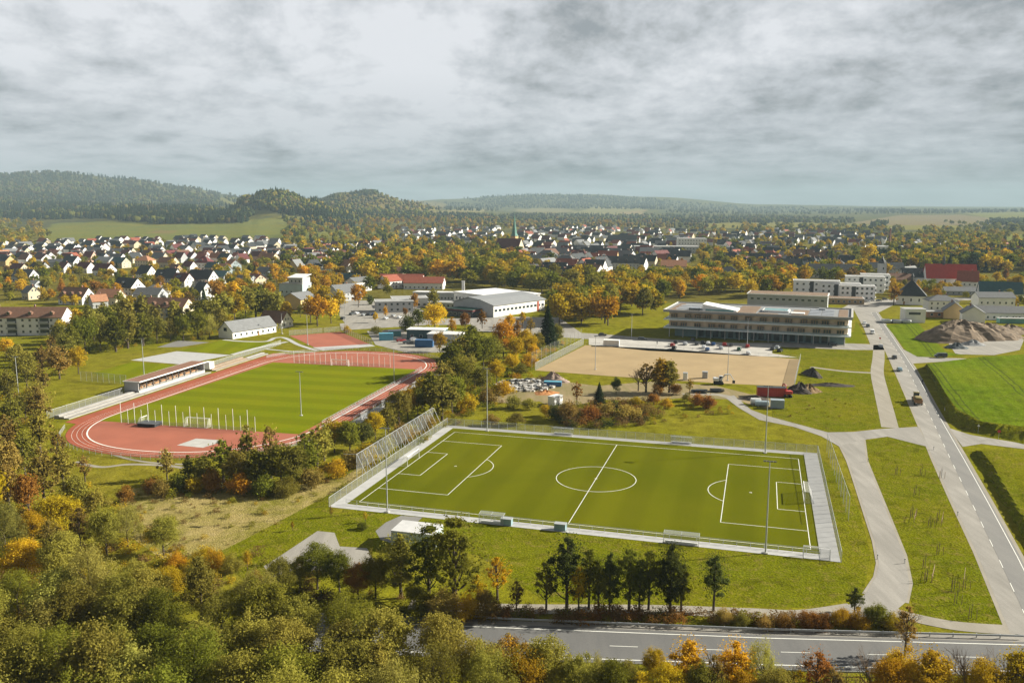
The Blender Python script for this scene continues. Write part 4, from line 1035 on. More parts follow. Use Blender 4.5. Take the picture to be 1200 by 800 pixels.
# sports hall
def sports_hall():
    p, q = G(578, 372), G(638, 363.5); rz = math.atan2((q-p).y, (q-p).x); L = (q-p).length
    o = building('sports_hall', p, rz, 'large sports hall with pale grey roof and sunlit white window front', 'sports hall'); W = 32; e = 6.6; r = 3.4
    fixn(MB().extr([(0,0),(W,0),(W,e),(W*.6,e+r),(W*.3,e+r*.72),(0,e)], 0, L).build('wall', M_GREYW, o).data)  # gable's shade put into the grey wall colour; only the lit front is white
    MB().box((L/2, -.12, e/2), (L-.1, .2, e-.2)).build('front_wall', M_WHITE, o)
    prof = [(-.8,e-.05),(W*.3,e+r*.75),(W*.6,e+r+.05),(W+.8,e-.05)]
    fixn(MB().extr(prof+[(y, z+.35) for y, z in prof[::-1]], -.6, L+.6).build('roof', mat('metal_roof', (.27,.28,.29), .55, .06, .15, metal=.1), o).data)
    m = window_mesh(2.3, 1.5)
    for i in range(13): put('window', m, o, (2+i*(L-4)/12, -.24, 3.0))
    MB().box((L*.86,-.32,3),(1.6,.2,6)).build('red_panel', mat('red_cladding', (.40,.10,.06), .7, .1, .5), o)
    a = G(545, 371); d = building('annex', (a.x, a.y+4, 0), rz-math.pi/2+R(8), 'low flat annex with dark green roof and maroon rim', 'building')
    MB().box((0,0,1.8),(18,11,3.6)).build('wall', M_DKMETAL, d); MB().box((0,0,3.9),(19,12,.9)).build('rim', ROOFS['maroon'], d); MB().box((0,0,4.38),(18.2,11.2,.1)).build('roof', mat('green_roof', (.035,.11,.085), .7, .15, .2), d)
    win_row(d, 5, -8, 8, -5.5, .8, 2.2, 1.6)
sports_hall()
def white_hall():
    c = [G(532,341.5,8), G(584,348,8), G(596,343.8,8), G(546,337,8)]
    o = building('white_hall', (c[0].x, c[0].y, 0), math.atan2((c[1]-c[0]).y, (c[1]-c[0]).x), 'long hall with bright white flat roof behind the sports hall', 'hall'); L = (c[1]-c[0]).length; D = 34
    MB().box((L/2,D/2,3.8),(L,D,7.6)).build('wall', M_WHITE, o)
    MB().box((L/2,D/2,7.85),(L+1,D+1,.5)).build('roof', mat('white_membrane', (.80,.80,.80), .6, .05, .1), o)
    win_row(o, 12, 1, L-1, 0, 3.2, 2, 2)
    p = G(543, 352); t = building('chimney_stack', (p.x, p.y, 0), 0, 'tall square white chimney in front of the white hall', 'chimney')
    MB().box((0,0,6.4),(1.9,1.9,12.8)).build('shaft', M_WHITE, t); MB().box((0,0,12.95),(2.2,2.2,.3)).build('cap', M_CONC, t)
    flat_block('corridor_building', 514, 352, 34, 9, 5.2, -14, M_GREYW, mat('white_roof2', (.62,.62,.62), .7, .08, .2), 'low pale linking wing left of the white hall', 1, 14, 2, ww=1.2)
    flat_block('corridor_building', 520, 361, 18, 10, 3.4, -14, M_GREYW, FLATR, 'small grey flat roofed wing beside the dark green roof', 1, 6, 2)
white_hall()

# the school: three storeys with projecting slabs
def school():
    p, q = G(779, 383.3, 4.6), G(995.5, 394.6, 4.6); rz = math.atan2((q-p).y, (q-p).x); L = (q-p).length; D = 35.0
    o = building('school', (p.x, p.y, 0), rz, 'long three storey school with projecting slab edges and brown roof patches', 'school')
    slabm = mat('slab_edge', (.66,.71,.72), .6, .08, .3)
    MB().box((L/2+1, D/2+1.5, 2.2),(L-6, D-7, 4.4)).build('ground_floor_wall', mat('recessed_wall', (.16,.24,.25), .5, .2, .3), o)
    g = MB()
    for i in range(17): g.box((L*.20+i*L*.042, 4.95, 2.1),(2.4,.12,3.4))
    g.build('ground_floor_glazing', M_GLASS, o)
    cm = MB().tube([(0,0,0),(0,0,4.4)], .22, 8).mesh('column', M_CONC)
    for i in range(13): put('column', cm, o, (2+i*(L-4)/12, 1.4, 0))
    tan = mat('facade_panel', (.68,.55,.40), .75, .14, .35)
    rg = random.Random(3)
    for f, z in enumerate((4.6, 8.6)):
        MB().box((L/2, D/2, z-.02),(L+1.2, D+1.2, .5)).build('slab', slabm, o)
        MB().box((L/2+.3, D/2+1.2, z+2.0),(L-2.6, D-2.2, 3.5)).build('facade', tan, o)
        b = MB()
        for k in range(2): b.box((L/2, .05+.0, z+.55+k*.4),(L-1, .05, .05))
        b.box((L/2, .05, z+.62),(L-.6,.03,.72)); b.build('balustrade', mesh_wire('glass_balustrade', (.36,.45,.46), .55, .1), o)
        wm = MB().box((0,-.05,.95),(3.3,.1,1.9),0)
        for k in range(3): wm.box((-1.05+k*1.05,-.12,.95),(.85,.04,1.6),1)
        wm = wm.mesh('window', [M_TAN, M_GLASS]); x = 2.5
        k = 0
        while x < L-4:
            put('window', wm, o, (x+1.7, 1.2, z+.75)); k += 1; x += rg.choice((4.6, 5.6, 6.6))
        for y in (8, 16, 24): put('window', wm, o, (L-1.0, y, z+.75), math.pi/2)
    zr = 12.5
    MB().box((L/2, D/2, zr),(L+1.6, D+1.6, .7)).build('roof', mat('roof_membrane', (.23,.24,.25), .85, .1, .15), o)
    pb = MB(); pz = zr+.6
    for c, d in (((L/2,-.6,pz),(L+1.6,.35,.55)),((L/2,D+.6,pz),(L+1.6,.35,.55)),((-.6,D/2,pz),(.35,D+.8,.55)),((L+.6,D/2,pz),(.9,D+.8,.75))): pb.box(c, d)
    pb.build('parapet', M_CONC, o)
    brown = mat('green_roof_brown', (.20,.135,.09), .95, .2, .3)
    for i, (x, y, w, d) in enumerate(((37,17,9,30),(61,14,7,20),(L-3.2,17,4,32),(3.0,17,3,30),(47,4,9,5))): MB().box((x,y,zr+.40),(w,d,.1)).build('planted_patch', brown, o)
    b = MB(); b.add([(17,4,zr+.3),(33,4,zr+.3),(33,4,zr+1.0),(17,4,zr+3.6),(17,16,zr+.3),(33,16,zr+.3),(33,16,zr+1.0),(17,16,zr+3.6)], [(0,1,2,3),(5,4,7,6),(4,0,3,7),(1,5,6,2),(3,2,6,7)])
    b.build('skylight_box', M_WPAINT, o)
    MB().box((25,3.9,zr+.9),(13,.12,.9)).build('skylight_glazing', M_TEAL, o)
    MB().box((50,14,zr+.8),(12,9,1.0)).build('skylight_rim', M_WPAINT, o); MB().box((50,14,zr+1.33),(10.6,7.6,.1)).build('skylight_glazing', M_TEAL, o)
    MB().box((60,9,zr+.6),(6,5,.5)).build('hatch_frame', M_WPAINT, o); MB().box((13,5,zr+.9),(5,3,1.2)).build('hatch', M_GLASS, o)
    sp = MB().box((0,0,.1),(5.2,3.4,.1)).mesh('solar_panel', mat('pale_panel', (.30,.32,.35), .35, .15, .6, spec=.5))
    for i in range(4):
        for j in range(3): put('solar_panel', sp, o, (6.0+i*.2+(i%2)*5.4, 9+j*7+(i//2)*.2, zr+.36+.02*i)) if i < 2 else None
    for i in range(2):
        for j in range(5): put('solar_panel', sp, o, (67.5+i*5.6, 6+j*5.4, zr+.36))
    MB().box((L/2+4,10,zr+.75),(2.2,2.2,.8)).box((70,28,zr+.8),(3,2,.9)).build('vent', M_STEEL, o)
    p2 = G(893, 367); o2 = building('school_annex', (p2.x+22, p2.y+22, 0), rz, 'flat brown roofed school annex behind the school', 'school annex')
    MB().box((0,0,4.6),(46,20,9.2)).build('wall', M_GREYW, o2); MB().box((0,0,9.4),(47,21,.5)).build('rim', M_WPAINT, o2); MB().box((0,0,9.68),(45.6,19.6,.1)).build('roof', brown, o2); win_row(o2, 12, -22, 22, -10, 6, 2, 1.4)
school()
# white apartment blocks
for i, (px, py, l, d, h, lab) in enumerate(((959,349,30,13,11.5,'white flat roofed apartment block with grey stair strip, left end of group'),(987,350,26,13,10,'white apartment block in the middle with dark stair strip'),(1007,352,22,13,9.5,'white apartment block at the front right of group'),(1016,343,26,14,11.5,'white apartment block standing behind the front right one'),(1028,339,20,14,11,'white apartment block at the right rear of group'))):
    o = flat_block('apartment_block', px, py, l, d, h, -18, mat('bright_render', (.86,.87,.88), .8, .04, .3), FLATR, lab, 3, 7, 4, 'apartment block', 'white apartment blocks behind the school')
    MB().box((-l*.1,-d/2-.06,h/2),(2.6,.12,h-.6)).build('stair_strip', M_DKMETAL, o)
    bm_ = MB().box((0,0,0),(1.3,3.6,.15)).box((.62,0,.5),(.06,3.6,1.0)).mesh('balcony', M_WPAINT)
    for f in range(3): put('balcony', bm_, o, (l/2+.65, 1.5, .4+f*h/3+1.0))
flat_block('pavilion', 982, 356, 34, 12, 3.6, -16, M_TAN, mat('green_roof_brown', (.2,.135,.09)), 'low pavilion with brown planted roof below the white flats', 1, 10, 2)
# chapel with pyramid roof
def chapel():
    p = G(1072, 357.5); o = building('chapel', (p.x+1, p.y+8, 0), R(-24), 'white square chapel with steep dark pyramid roof', 'chapel')
    MB().box((0,0,2.9),(17,15,5.8)).build('wall', M_WHITE, o)
    b = MB(); b.add([(-9.2,-8.2,5.6),(9.2,-8.2,5.6),(9.2,8.2,5.6),(-9.2,8.2,5.6),(-.5,0,15.2),(.5,0,15.2)], [(0,1,5,4),(2,3,4,5),(1,2,5),(3,0,4),(3,2,1,0)])
    rf = b.build('roof', ROOFS['dark grey'], o); fixn(rf.data)
    MB().tube([(0,0,14.6),(0,0,17.4)], .8, 8).tube([(0,0,17.4),(0,0,18.4),(0,0,20.2)], [1.0,.7,.03], 8).build('ridge_turret', M_DKMETAL, rf)
    win_row(o, 3, -7, 7, -7.5, 2.2, 1.0, 2.0); win_row(o, 3, -6, 6, 8.5, 2.2, 1.0, 2.0, math.pi/2); put('door', _DOOR, o, (-4,-7.5,0))
chapel()
def red_church():
    p = G(1118, 337); o = building('church', (p.x, p.y+8, 0), R(-14), 'white church with steep bright red roof and ridge turret', 'church')
    put('wall', wall_mesh(36,15,7.5,10), o); rf = put('roof', roof_mesh(36,15,7.5,10), o, mats=[mat('bright_red_tile', (.42,.055,.04), .75, .12, .6)])
    MB().tube([(-5,0,17),(-5,0,21)], 1.0, 8).tube([(-5,0,21),(-5,0,22.5),(-5,0,25)], [1.3,.9,.03], 8).build('ridge_turret', M_DKMETAL, rf)
    win_row(o, 4, -16, 14, -7.5, 2, 1.3, 4); win_row(o, 2, -5, 5, 18, 2, 1.2, 4, math.pi/2)
    q = G(1137, 339); near_house(1137, 340, 14, 12, 7, 7, -30, 'white', 'red', 'small red roofed annex with white gable right of red church', detail=2)
    near_house(1086, 335, 34, 13, 7, 6.5, -14, 'white', 'dark grey', 'long dark roofed presbytery left of the red church', dormers=4)
    near_house(1068, 331, 18, 14, 6, 7, 40, 'white', 'grey', 'white gabled hall left of the presbytery')
    near_house(1057, 335, 18, 13, 5, 4.5, -8, 'ochre', 'brown', 'brown roofed house behind the bare rust tree')
red_church()
def spire_church():
    p = at(594, 300); o = building('church', (p.x, p.y, p.z), R(-30), 'old town church with tall green copper spire and maroon nave', 'church')
    put('wall', wall_mesh(34,18,9,13), o, (4,0,0), mats=[M_CREAM]); put('roof', roof_mesh(34,18,9,13), o, (4,0,0), mats=[ROOFS['maroon']])
    t = MB().box((0,0,12.5),(7.5,7.5,25)).build('tower', M_OCHRE, o, (4,12,0))
    cop = mat('copper', (.10,.24,.20), .6, .15, .4)
    MB().tube([(0,0,24.8),(0,0,28),(0,0,37),(0,0,53)], [5.2,3.4,2.0,.05], 8).build('spire', cop, t)
    win_row(t, 1, -2, 2, -3.5, 15, 1.6, 3); win_row(o, 5, -10, 18, -9, 3, 1.3, 4)
spire_church()
def white_villa():
    p = at(856, 333); o = house((p.x, p.y+7, 0), R(-12), 18, 14, 8, 6, 'white', 'dark grey', hip=True, rows=3); tag(o, 'tall white villa with black hipped roof among orange trees', 'house')
white_villa()
flat_block('factory', 782, 297, 85, 26, 9, -6, M_GREYW, FLATR, 'long pale flat factory behind the old town', 2, 20, 2)
flat_block('factory', 812, 294, 40, 26, 17, -6, M_WHITE, FLATR, 'taller white block at the right of the long factory', 4, 10, 4)
simple_gable('manor', 730, 289, 44, 18, 9, 9, -10, 'white','dark grey','long white manor with black roof in the old town')
def factory_chimney():
    p = at(1042, 292); o = building('chimney_stack', (p.x, p.y, p.z), 0, 'thin brick factory chimney rising from the far trees', 'chimney')
    MB().tube([(0,0,0),(0,0,30)], [1.5,1.0], 10).build('shaft', M_BRICK, o); MB().tube([(0,0,30),(0,0,30.8)], 1.2, 10).build('cap', M_CONC, o)
    flat_block('factory', 1050, 296, 60, 30, 8, -6, M_WHITE, FLATR, 'pale flat factory below the thin brick chimney', 1, 14, 3)
factory_chimney()
# cluster at the right edge
flat_block('cube_house', 1073, 378, 10.5, 9, 7.2, -8, M_WHITE, FLATR, 'white cube house with one dark window band by the road', 1, 0, 2, 'house')
MB().box((-.4,-4.55,5.0),(6,.12,1.3)).build('window', M_GLASS, bpy.data.objects['cube_house'])
def carport():
    p = G(1052, 379); o = building('polytunnel', (p.x, p.y+2, 0), R(-8), 'row of pale covered cars and tarpaulin left of the cube house', 'shelter')
    for k in range(3): bevelled(MB().box((-5+k*5,0,1.0),(4.4,4.5,1.9)), 'cover', M_STEEL, .6).name; put('cover', bevelled(MB().box((0,0,1.0),(4.4,4.5,1.9)), 'cover', M_GREYW if k % 2 else M_STEEL, .6), o, (-5+k*5,0,0))
carport()
near_house(1107, 364, 17, 12, 6, 3, -10, 'white', 'grey', 'white two storey house with low grey hipped roof', hip=True)
o_ = near_house(1119, 372.5, 13, 11, 4.5, 4.5, 68, 'ochre', 'grey', 'timber yellow gabled house beside the white gabled house')
near_house(1141, 378, 12, 11, 5.5, 3.6, 68, 'white', 'grey', 'white gabled house with four dark windows by the earth heap')
flat_block('garage', 1101, 372, 13, 6, 3.2, -8, M_WOOD, FLATR, 'low brown garage row with red car port', 1, 3, 1)
near_house(1168, 363, 21, 11, 7.5, 2.8, -6, 'white', 'grey', 'white house with flat grey gable above the long bungalow')
near_house(1184, 375, 40, 13, 4, 3.0, -6, 'white', 'grey', 'long white bungalow with grey roof at the right edge')
near_house(1176, 350, 26, 13, 4, 7, -20, 'white', 'teal', 'large teal roofed house among orange trees at right')
flat_block('pool_house', 1190, 379, 16, 4, 2.6, -6, M_TEAL, FLATR, 'turquoise panelled low wall beside the bungalow', 1, 0, 0, 'building')
near_house(1128, 346, 22, 11, 3, 2.5, -10, 'grey', 'grey', 'flat dark roofed shed behind the white hipped house', chim=False)
near_house(1040, 322, 30, 12, 6, 5, -8, 'grey', 'dark grey', 'dark roofed long house behind the white flats, right')
near_house(978, 326, 40, 13, 7, 5, -10, 'white', 'dark grey', 'long slate roofed block behind the white flats, left')
near_house(1000, 325, 16, 12, 6, 5, -30, 'white', 'dark grey', 'white gabled slate house between the long dark roofs')
def clock_tower():
    p = G(1036, 336); o = building('tower', (p.x, p.y+6, 0), 0, 'slim grey church tower with dark onion cap behind the flats', 'tower')
    MB().box((0,0,9),(5,5,18)).build('shaft', M_GREYW, o); MB().tube([(0,0,18),(0,0,19.5),(0,0,21),(0,0,24)], [3.4,3.0,1.4,.05], 8).build('cap', M_DKMETAL, o); win_row(o, 1, -1.5, 1.5, -2.5, 13, 1.2, 2)
clock_tower()

# ---------------------------------------------------------------- houses filled into the wider town
EXCL = [pix(*o.location) for o in COL.objects if o.parent is None and o.type == 'EMPTY' and o.get('category') in ('house','building','church','apartment block','hall','sports hall','school','chapel','tower')]
HZ = [  # zone phrase, outline in the picture, spacing, palette of roofs
 ('below the left hills', [(0,287),(110,284),(110,309),(0,312)], 'wcg'),
 ('at the left field edge', [(110,283),(220,281),(230,308),(110,309)], 'wcg'),
 ('left of the dark spruces', [(220,280),(330,283),(330,309),(230,309)], 'wcg'),
 ('above the car park', [(330,292),(460,288),(460,322),(330,318)], 'wcg'),
 ('in the estate left of the spire', [(470,270),(585,268),(585,286),(470,288)], 'w'),
 ('in the estate right of the spire', [(605,269),(720,267),(720,288),(605,290)], 'w'),
 ('right of the spire', [(608,290),(690,290),(690,312),(608,312)], 'o'),
 ('near the long factory', [(690,287),(800,287),(800,312),(690,312)], 'o'),
 ('in front of the old town', [(610,312),(720,312),(690,334),(625,338)], 'o'),
 ('behind the long factory', [(720,270),(830,272),(830,287),(720,286)], 'w'),
 ('right of the factory', [(825,275),(905,276),(905,320),(845,318)], 'o'),
 ('in the far estate at right', [(895,271),(970,272),(970,288),(895,288)], 'w'),
 ('beside the brick chimney', [(970,273),(1035,276),(1035,291),(970,290)], 'w'),
 ('above the white flats', [(905,296),(1000,296),(1000,318),(905,320)], 'o'),
 ('right of the brick chimney', [(1060,280),(1200,288),(1200,310),(1060,300)], 'o'),
]
rgh = random.Random(21); placed_px = list(EXCL); n_auto = 0
FAR_HOUSES = []
def auto_houses(limit):
    global n_auto
    cand = []
    for zone, poly, pal in HZ:
        xs = [p[0] for p in poly]; ys = [p[1] for p in poly]
        py = max(ys)-1
        while py > min(ys):
            D = 62000/(py-241.8)
            stepx = (18.5 if pal == 'w' else 20)*1000/D; px = min(xs)+rgh.uniform(0, stepx)
            while px < max(xs):
                q = (px+rgh.uniform(-.25,.25)*stepx, py+rgh.uniform(-.3,.3)*2)
                if inpoly([q[0]], [q[1]], poly)[0] and all(abs(q[0]-e[0]) > 14000/D or abs(q[1]-e[1]) > 26*62/D/D*1000/62*9 for e in EXCL): cand.append((zone, pal, q, D))
                px += stepx*rgh.uniform(.8, 1.4)
            py -= max(1.5, 28*62000/D/D*rgh.uniform(.8,1.2))
    cand.sort(key=lambda c: c[3]); FAR_HOUSES.extend(cand[limit:]); cand = cand[:limit]
    for zone, pal, q, D in cand:
        p = at(*q)
        wall = rgh.choice(['white']*6+['cream','cream','ochre','pink','grey','pale blue'] if pal != 'w' else ['white']*7+['cream','pale blue'])
        roof = rgh.choice({'w': ['dark grey']*6+['grey']*3+['maroon'], 'c': ['dark grey'], 'wcg': ['dark grey']*4+['maroon']*2+['brown','red','grey','orange'], 'o': ['dark grey']*6+['grey']*4+['maroon','brown','brown','red']}[pal])
        sz = rgh.choice([(13,10,5,5),(15,11,5.5,5.5),(12,10,5.5,6),(18,12,5.5,5),(11,11,5,5.5)])
        if pal == 'o' and rgh.random() < .3: sz = (22,13,7,6)
        rz = R(rgh.uniform(-48,-12) if rgh.random() < .78 else rgh.uniform(40,70))
        big = 'big ' if sz[0] > 20 else 'wide ' if sz[0] == 18 else 'steep ' if sz[3] == 6 else 'small ' if sz[0] == 11 else ''
        o = house((p.x, p.y, p.z), rz, *sz, wall, roof, detail=1 if D < 1250 else 0, hip=(pal == 'o' and rgh.random() < .12))
        later(o, f'{big}{wall} house with {roof} roof', zone, 'house', 'houses of the town'); n_auto += 1
auto_houses(216)

def far_houses():
    b = MB(); mats = [M_WHITE, M_CREAM, ROOFS['dark grey'], ROOFS['grey'], ROOFS['maroon'], ROOFS['red']]
    for zone, pal, q, D in FAR_HOUSES:
        p = at(*q); rz = R(rgh.uniform(-48,-12) if rgh.random() < .78 else rgh.uniform(40,70)); l, w, e, r = rgh.choice([(13,10,5,5),(15,11,5.5,5.5),(18,12,5.5,5)]); M = Matrix.Translation(p) @ Matrix.Rotation(rz, 4, 'Z')
        if rgh.random() < .4: continue
        t = MB().extr([(-w/2,0),(w/2,0),(w/2,e),(0,e+r-.1),(-w/2,e)], -l/2, l/2, rgh.choice((0,0,0,0,1))); sl = r/(w/2); y = w/2+.5; z = e-sl*.5
        t.extr([(-y,z),(0,e+r),(y,z),(y,z+.25),(0,e+r+.25),(-y,z+.25)], -l/2-.4, l/2+.4, rgh.choice((2,2,2,2,3,3,4,5)))
        b.add([M @ Vector(v) for v in t.v], t.f, 0); b.m[-len(t.m):] = t.m
    me = fixn(b.mesh('town_houses', mats)); tag(put('town_houses', me), 'mass of small gabled houses filling the far town', 'houses', kind='stuff')
far_houses()

# ---------------------------------------------------------------- building site, heaps and yards
def heap(name, px, py, rx, ry, h, m, label, cat='heap', seed=0, rz=0.0, sharp=1.0, rough=.22, kind=None):
    rg = np.random.default_rng(seed); n = 36; nr = 14; b = MB(); ph = rg.uniform(0, 6.28, 12)
    vs = [(0,0,h)]; fs = []
    for j in range(1, nr+1):
        t = j/nr
        for i in range(n):
            a = 2*math.pi*i/n; edge = 1+.16*math.sin(2*a+ph[0])+.10*math.sin(3*a+ph[1])+.06*math.sin(7*a+ph[2])
            z = h*(1-t**sharp)*(1+rough*math.sin(3*a+4*t+ph[3])*math.sin(5*t+ph[4])+rough*.6*math.sin(8*a+ph[5]+6*t))+(rg.uniform(-.05,.05)*h if 1 < j < nr else 0)
            vs.append((rx*t*edge*math.cos(a), ry*t*edge*math.sin(a), max(z, 0) if j < nr else 0.0))
    for i in range(n): fs.append((0, 1+i, 1+(i+1) % n))
    for j in range(nr-1):
        for i in range(n): q = 1+j*n; fs.append((q+i, q+n+i, q+n+(i+1) % n, q+(i+1) % n))
    b.add(vs, fs); p = G(px, py)
    return tag(b.build(name, m, None, (p.x, p.y+ry*.2, -.02), R(rz)), label, cat, kind=kind)
EARTH = mat('earth', (.175,.13,.09), .95, .45, .35, bump=1.0); DARKE = mat('dark_soil', (.05,.04,.033), .95, .4, .5, bump=1.0); RUBM = mat('rubble', (.36,.34,.31), .9, .4, .9, bump=1.0); GRVL = mat('grey_gravel', (.24,.245,.25), .95, .2, .8, bump=.6)
heap('earth_heap', 1128, 398, 21, 14, 8.2, EARTH, 'large brown earth heap right of the main road', seed=3, sharp=2.0, rough=.12)
heap('earth_heap', 1155, 396, 17, 12, 6.5, EARTH, 'ridge of brown earth at the right of the large heap', seed=8, sharp=1.8, rough=.14)
heap('earth_heap', 1185, 390, 12, 9, 3.4, EARTH, 'low brown earth mound at the right edge', seed=9, sharp=1.8, rough=.2)
heap('gravel_heap', 1141, 404, 7, 4, 2.2, GRVL, 'grey gravel heap at the foot of the earth heap', seed=5)
heap('stone_heap', 1121, 408, 5, 3.5, 2.4, mat('blue_stone', (.10,.115,.125), .9, .3, .8), 'bluish stone heap left of the grey gravel heap', seed=6)
heap('earth_heap', 954, 440, 2.6, 8, 2.6, DARKE, 'dark soil bank right of the sand pitch', seed=12)
heap('earth_heap', 938, 459, 6, 4.5, 3.0, DARKE, 'black soil heap right of the red container', seed=13)
heap('earth_heap', 948, 459, 5, 3.6, 2.4, mat('dry_brush', (.19,.125,.06), .95, .4, .8), 'brown brushwood heap beside the black soil heap', seed=14)
heap('earth_heap', 884, 468, 6, 3, 1.2, DARKE, 'low dark soil mound left of the white tanks', seed=15)
heap('earth_heap', 648, 447, 6, 4, 3.2, mat('pink_gravel', (.30,.225,.185), .95, .2, .5, bump=.8), 'pinkish gravel heap behind the blue skip', seed=16)
heap('earth_heap', 640, 461, 5, 3, 1.0, mat('orange_sand', (.42,.19,.07), .95, .2, .6), 'small orange sand heap beside the white container', seed=17)
heap('earth_heap', 972, 452, 9, 3, 1.0, DARKE, 'long low dark soil streak on the meadow', seed=18)
def rubble():
    rg = random.Random(9); b = MB(); p = G(615, 452); o = None
    for k in range(420):
        a, t = rg.uniform(0, 6.28), math.sqrt(rg.random()); x, y = 10.5*t*math.cos(a), 10*t*math.sin(a)
        s = rg.uniform(.3, 1.15); b.box((x, y, s*.25+max(0, 1.3*(1-t*t))*rg.random()), (s*rg.uniform(.7,1.6), s, s*.7), rg.choice((0,0,1,2)), rg.uniform(0,3))
    b.build('rubble', [mat('white_block', (.55,.54,.52), .9, .15, 1), RUBM, M_DKMETAL], None, (p.x, p.y, 0))
    tag(bpy.data.objects['rubble'], 'scattered white rubble and scrap left of the sand pitch', 'rubble', kind='stuff')
rubble()
def container(px, py, l, w, h, rzd, m, label, roofm=None, name='container', ribs=True):
    p = G(px, py); o = empty(name, (p.x, p.y+w/2, 0), R(rzd)); tag(o, label, 'container')
    b = MB().box((0,0,h/2+.1),(l,w,h-.1))
    if ribs:
        n = int(l/.6)
        for i in range(n):
            for s in (-1,1): b.box((-l/2+l*(i+.5)/n, s*(w/2+.02), h/2+.1),(.22,.05,h-.5))
    b.build('body', m, o); MB().box((0,0,h+.08),(l+.1,w+.1,.12)).build('roof', roofm or m, o)
    d = MB().box((l/2+.04,-w*.25,h/2+.1),(.06,w*.44,h-.4)).box((l/2+.04,w*.25,h/2+.1),(.06,w*.44,h-.4)); d.build('door', m, o)
    MB().tube([(l/2+.1,-.12,.5),(l/2+.1,-.12,h-.3)], .03, 5).tube([(l/2+.1,.12,.5),(l/2+.1,.12,h-.3)], .03, 5).build('door_bar', M_STEEL, o)
    return o
container(487.5, 643, 8.2, 5.4, 3.0, -16, mat('white_sheet_shade_tint', (.42,.50,.50), .55, .05, .5), 'white flat roofed hut standing left below the pitch', mat('hut_roof', (.55,.55,.55), .6, .1, .6), 'hut', True)  # white hut; the bluish shade on its front is put into the wall colour
container(651, 475, 4.4, 2.6, 2.8, 50, M_WPAINT, 'white site container beside the rubble heap', M_WPAINT)
container(648, 453, 6.0, 2.2, 1.6, -10, M_BLUE, 'low blue skip in front of the pink gravel heap', M_LBLUE, 'skip')
container(905, 465, 9.2, 2.6, 3.0, -8, M_RED, 'long red container with black cover beside the sand pitch', M_DKMETAL)
container(912, 479, 4.0, 2.4, 2.6, -14, mat('grey_blue_sheet', (.30,.36,.40), .5, .08, .5), 'grey blue site container by the gravel track', None)
container(717, 406, 7.0, 3.4, 2.7, -12, M_WPAINT, 'low white container at the far left of the sand pitch')
container(452, 399, 6.5, 3, 3.2, 8, M_LBLUE, 'light blue container in the storage yard, left', None)
container(462, 394, 6.0, 3, 2.6, 8, M_TEAL, 'teal container behind the light blue one in the yard', M_STEEL)
container(497, 407, 8.0, 3, 3.2, -6, M_BLUE, 'dark blue container under the yellow tree in the yard', None)
flat_block('shed', 500, 398, 18, 8, 4.6, -8, mat('dark_teal', (.05,.10,.11), .6, .2, .3), M_WPAINT, 'open dark shed with pale roof behind the blue container', 1, 4, 1)
flat_block('shed', 523, 403, 16, 9, 4.4, -10, M_GREYW, mat('white_roof2', (.62,.62,.62)), 'white roofed shed under the bright yellow tree', 1, 4, 2)
def tanks():
    p = G(886, 475); o = empty('storage_tank', (p.x, p.y, 0), R(-10)); tag(o, 'white cylindrical tank lying on the site, rear one', 'tank', 'tanks lying by the red container')
    MB().tube([(-1.6,1.6,1.1),(-1.5,1.6,1.1),(1.5,1.6,1.1),(1.6,1.6,1.1)], [.7,1.0,1.0,.7], 14).build('shell', M_WPAINT, o); MB().box((-1,1.6,.1),(.3,1.8,.4)).box((1,1.6,.1),(.3,1.8,.4)).build('cradle', M_STEEL, o)
    o = empty('storage_tank', (p.x+1.6, p.y-.8, 0), R(-10)); tag(o, 'pale blue cylindrical tank lying in front of the white tank', 'tank', 'tanks lying by the red container')
    MB().tube([(-2.1,0,.95),(-2,0,.95),(2,0,.95),(2.1,0,.95)], [.6,.85,.85,.6], 14).build('shell', mat('pale_blue_paint', (.45,.55,.60), .5, .06, 1), o); MB().box((-1.2,0,.1),(.3,1.6,.4)).box((1.2,0,.1),(.3,1.6,.4)).build('cradle', M_STEEL, o)
tanks()

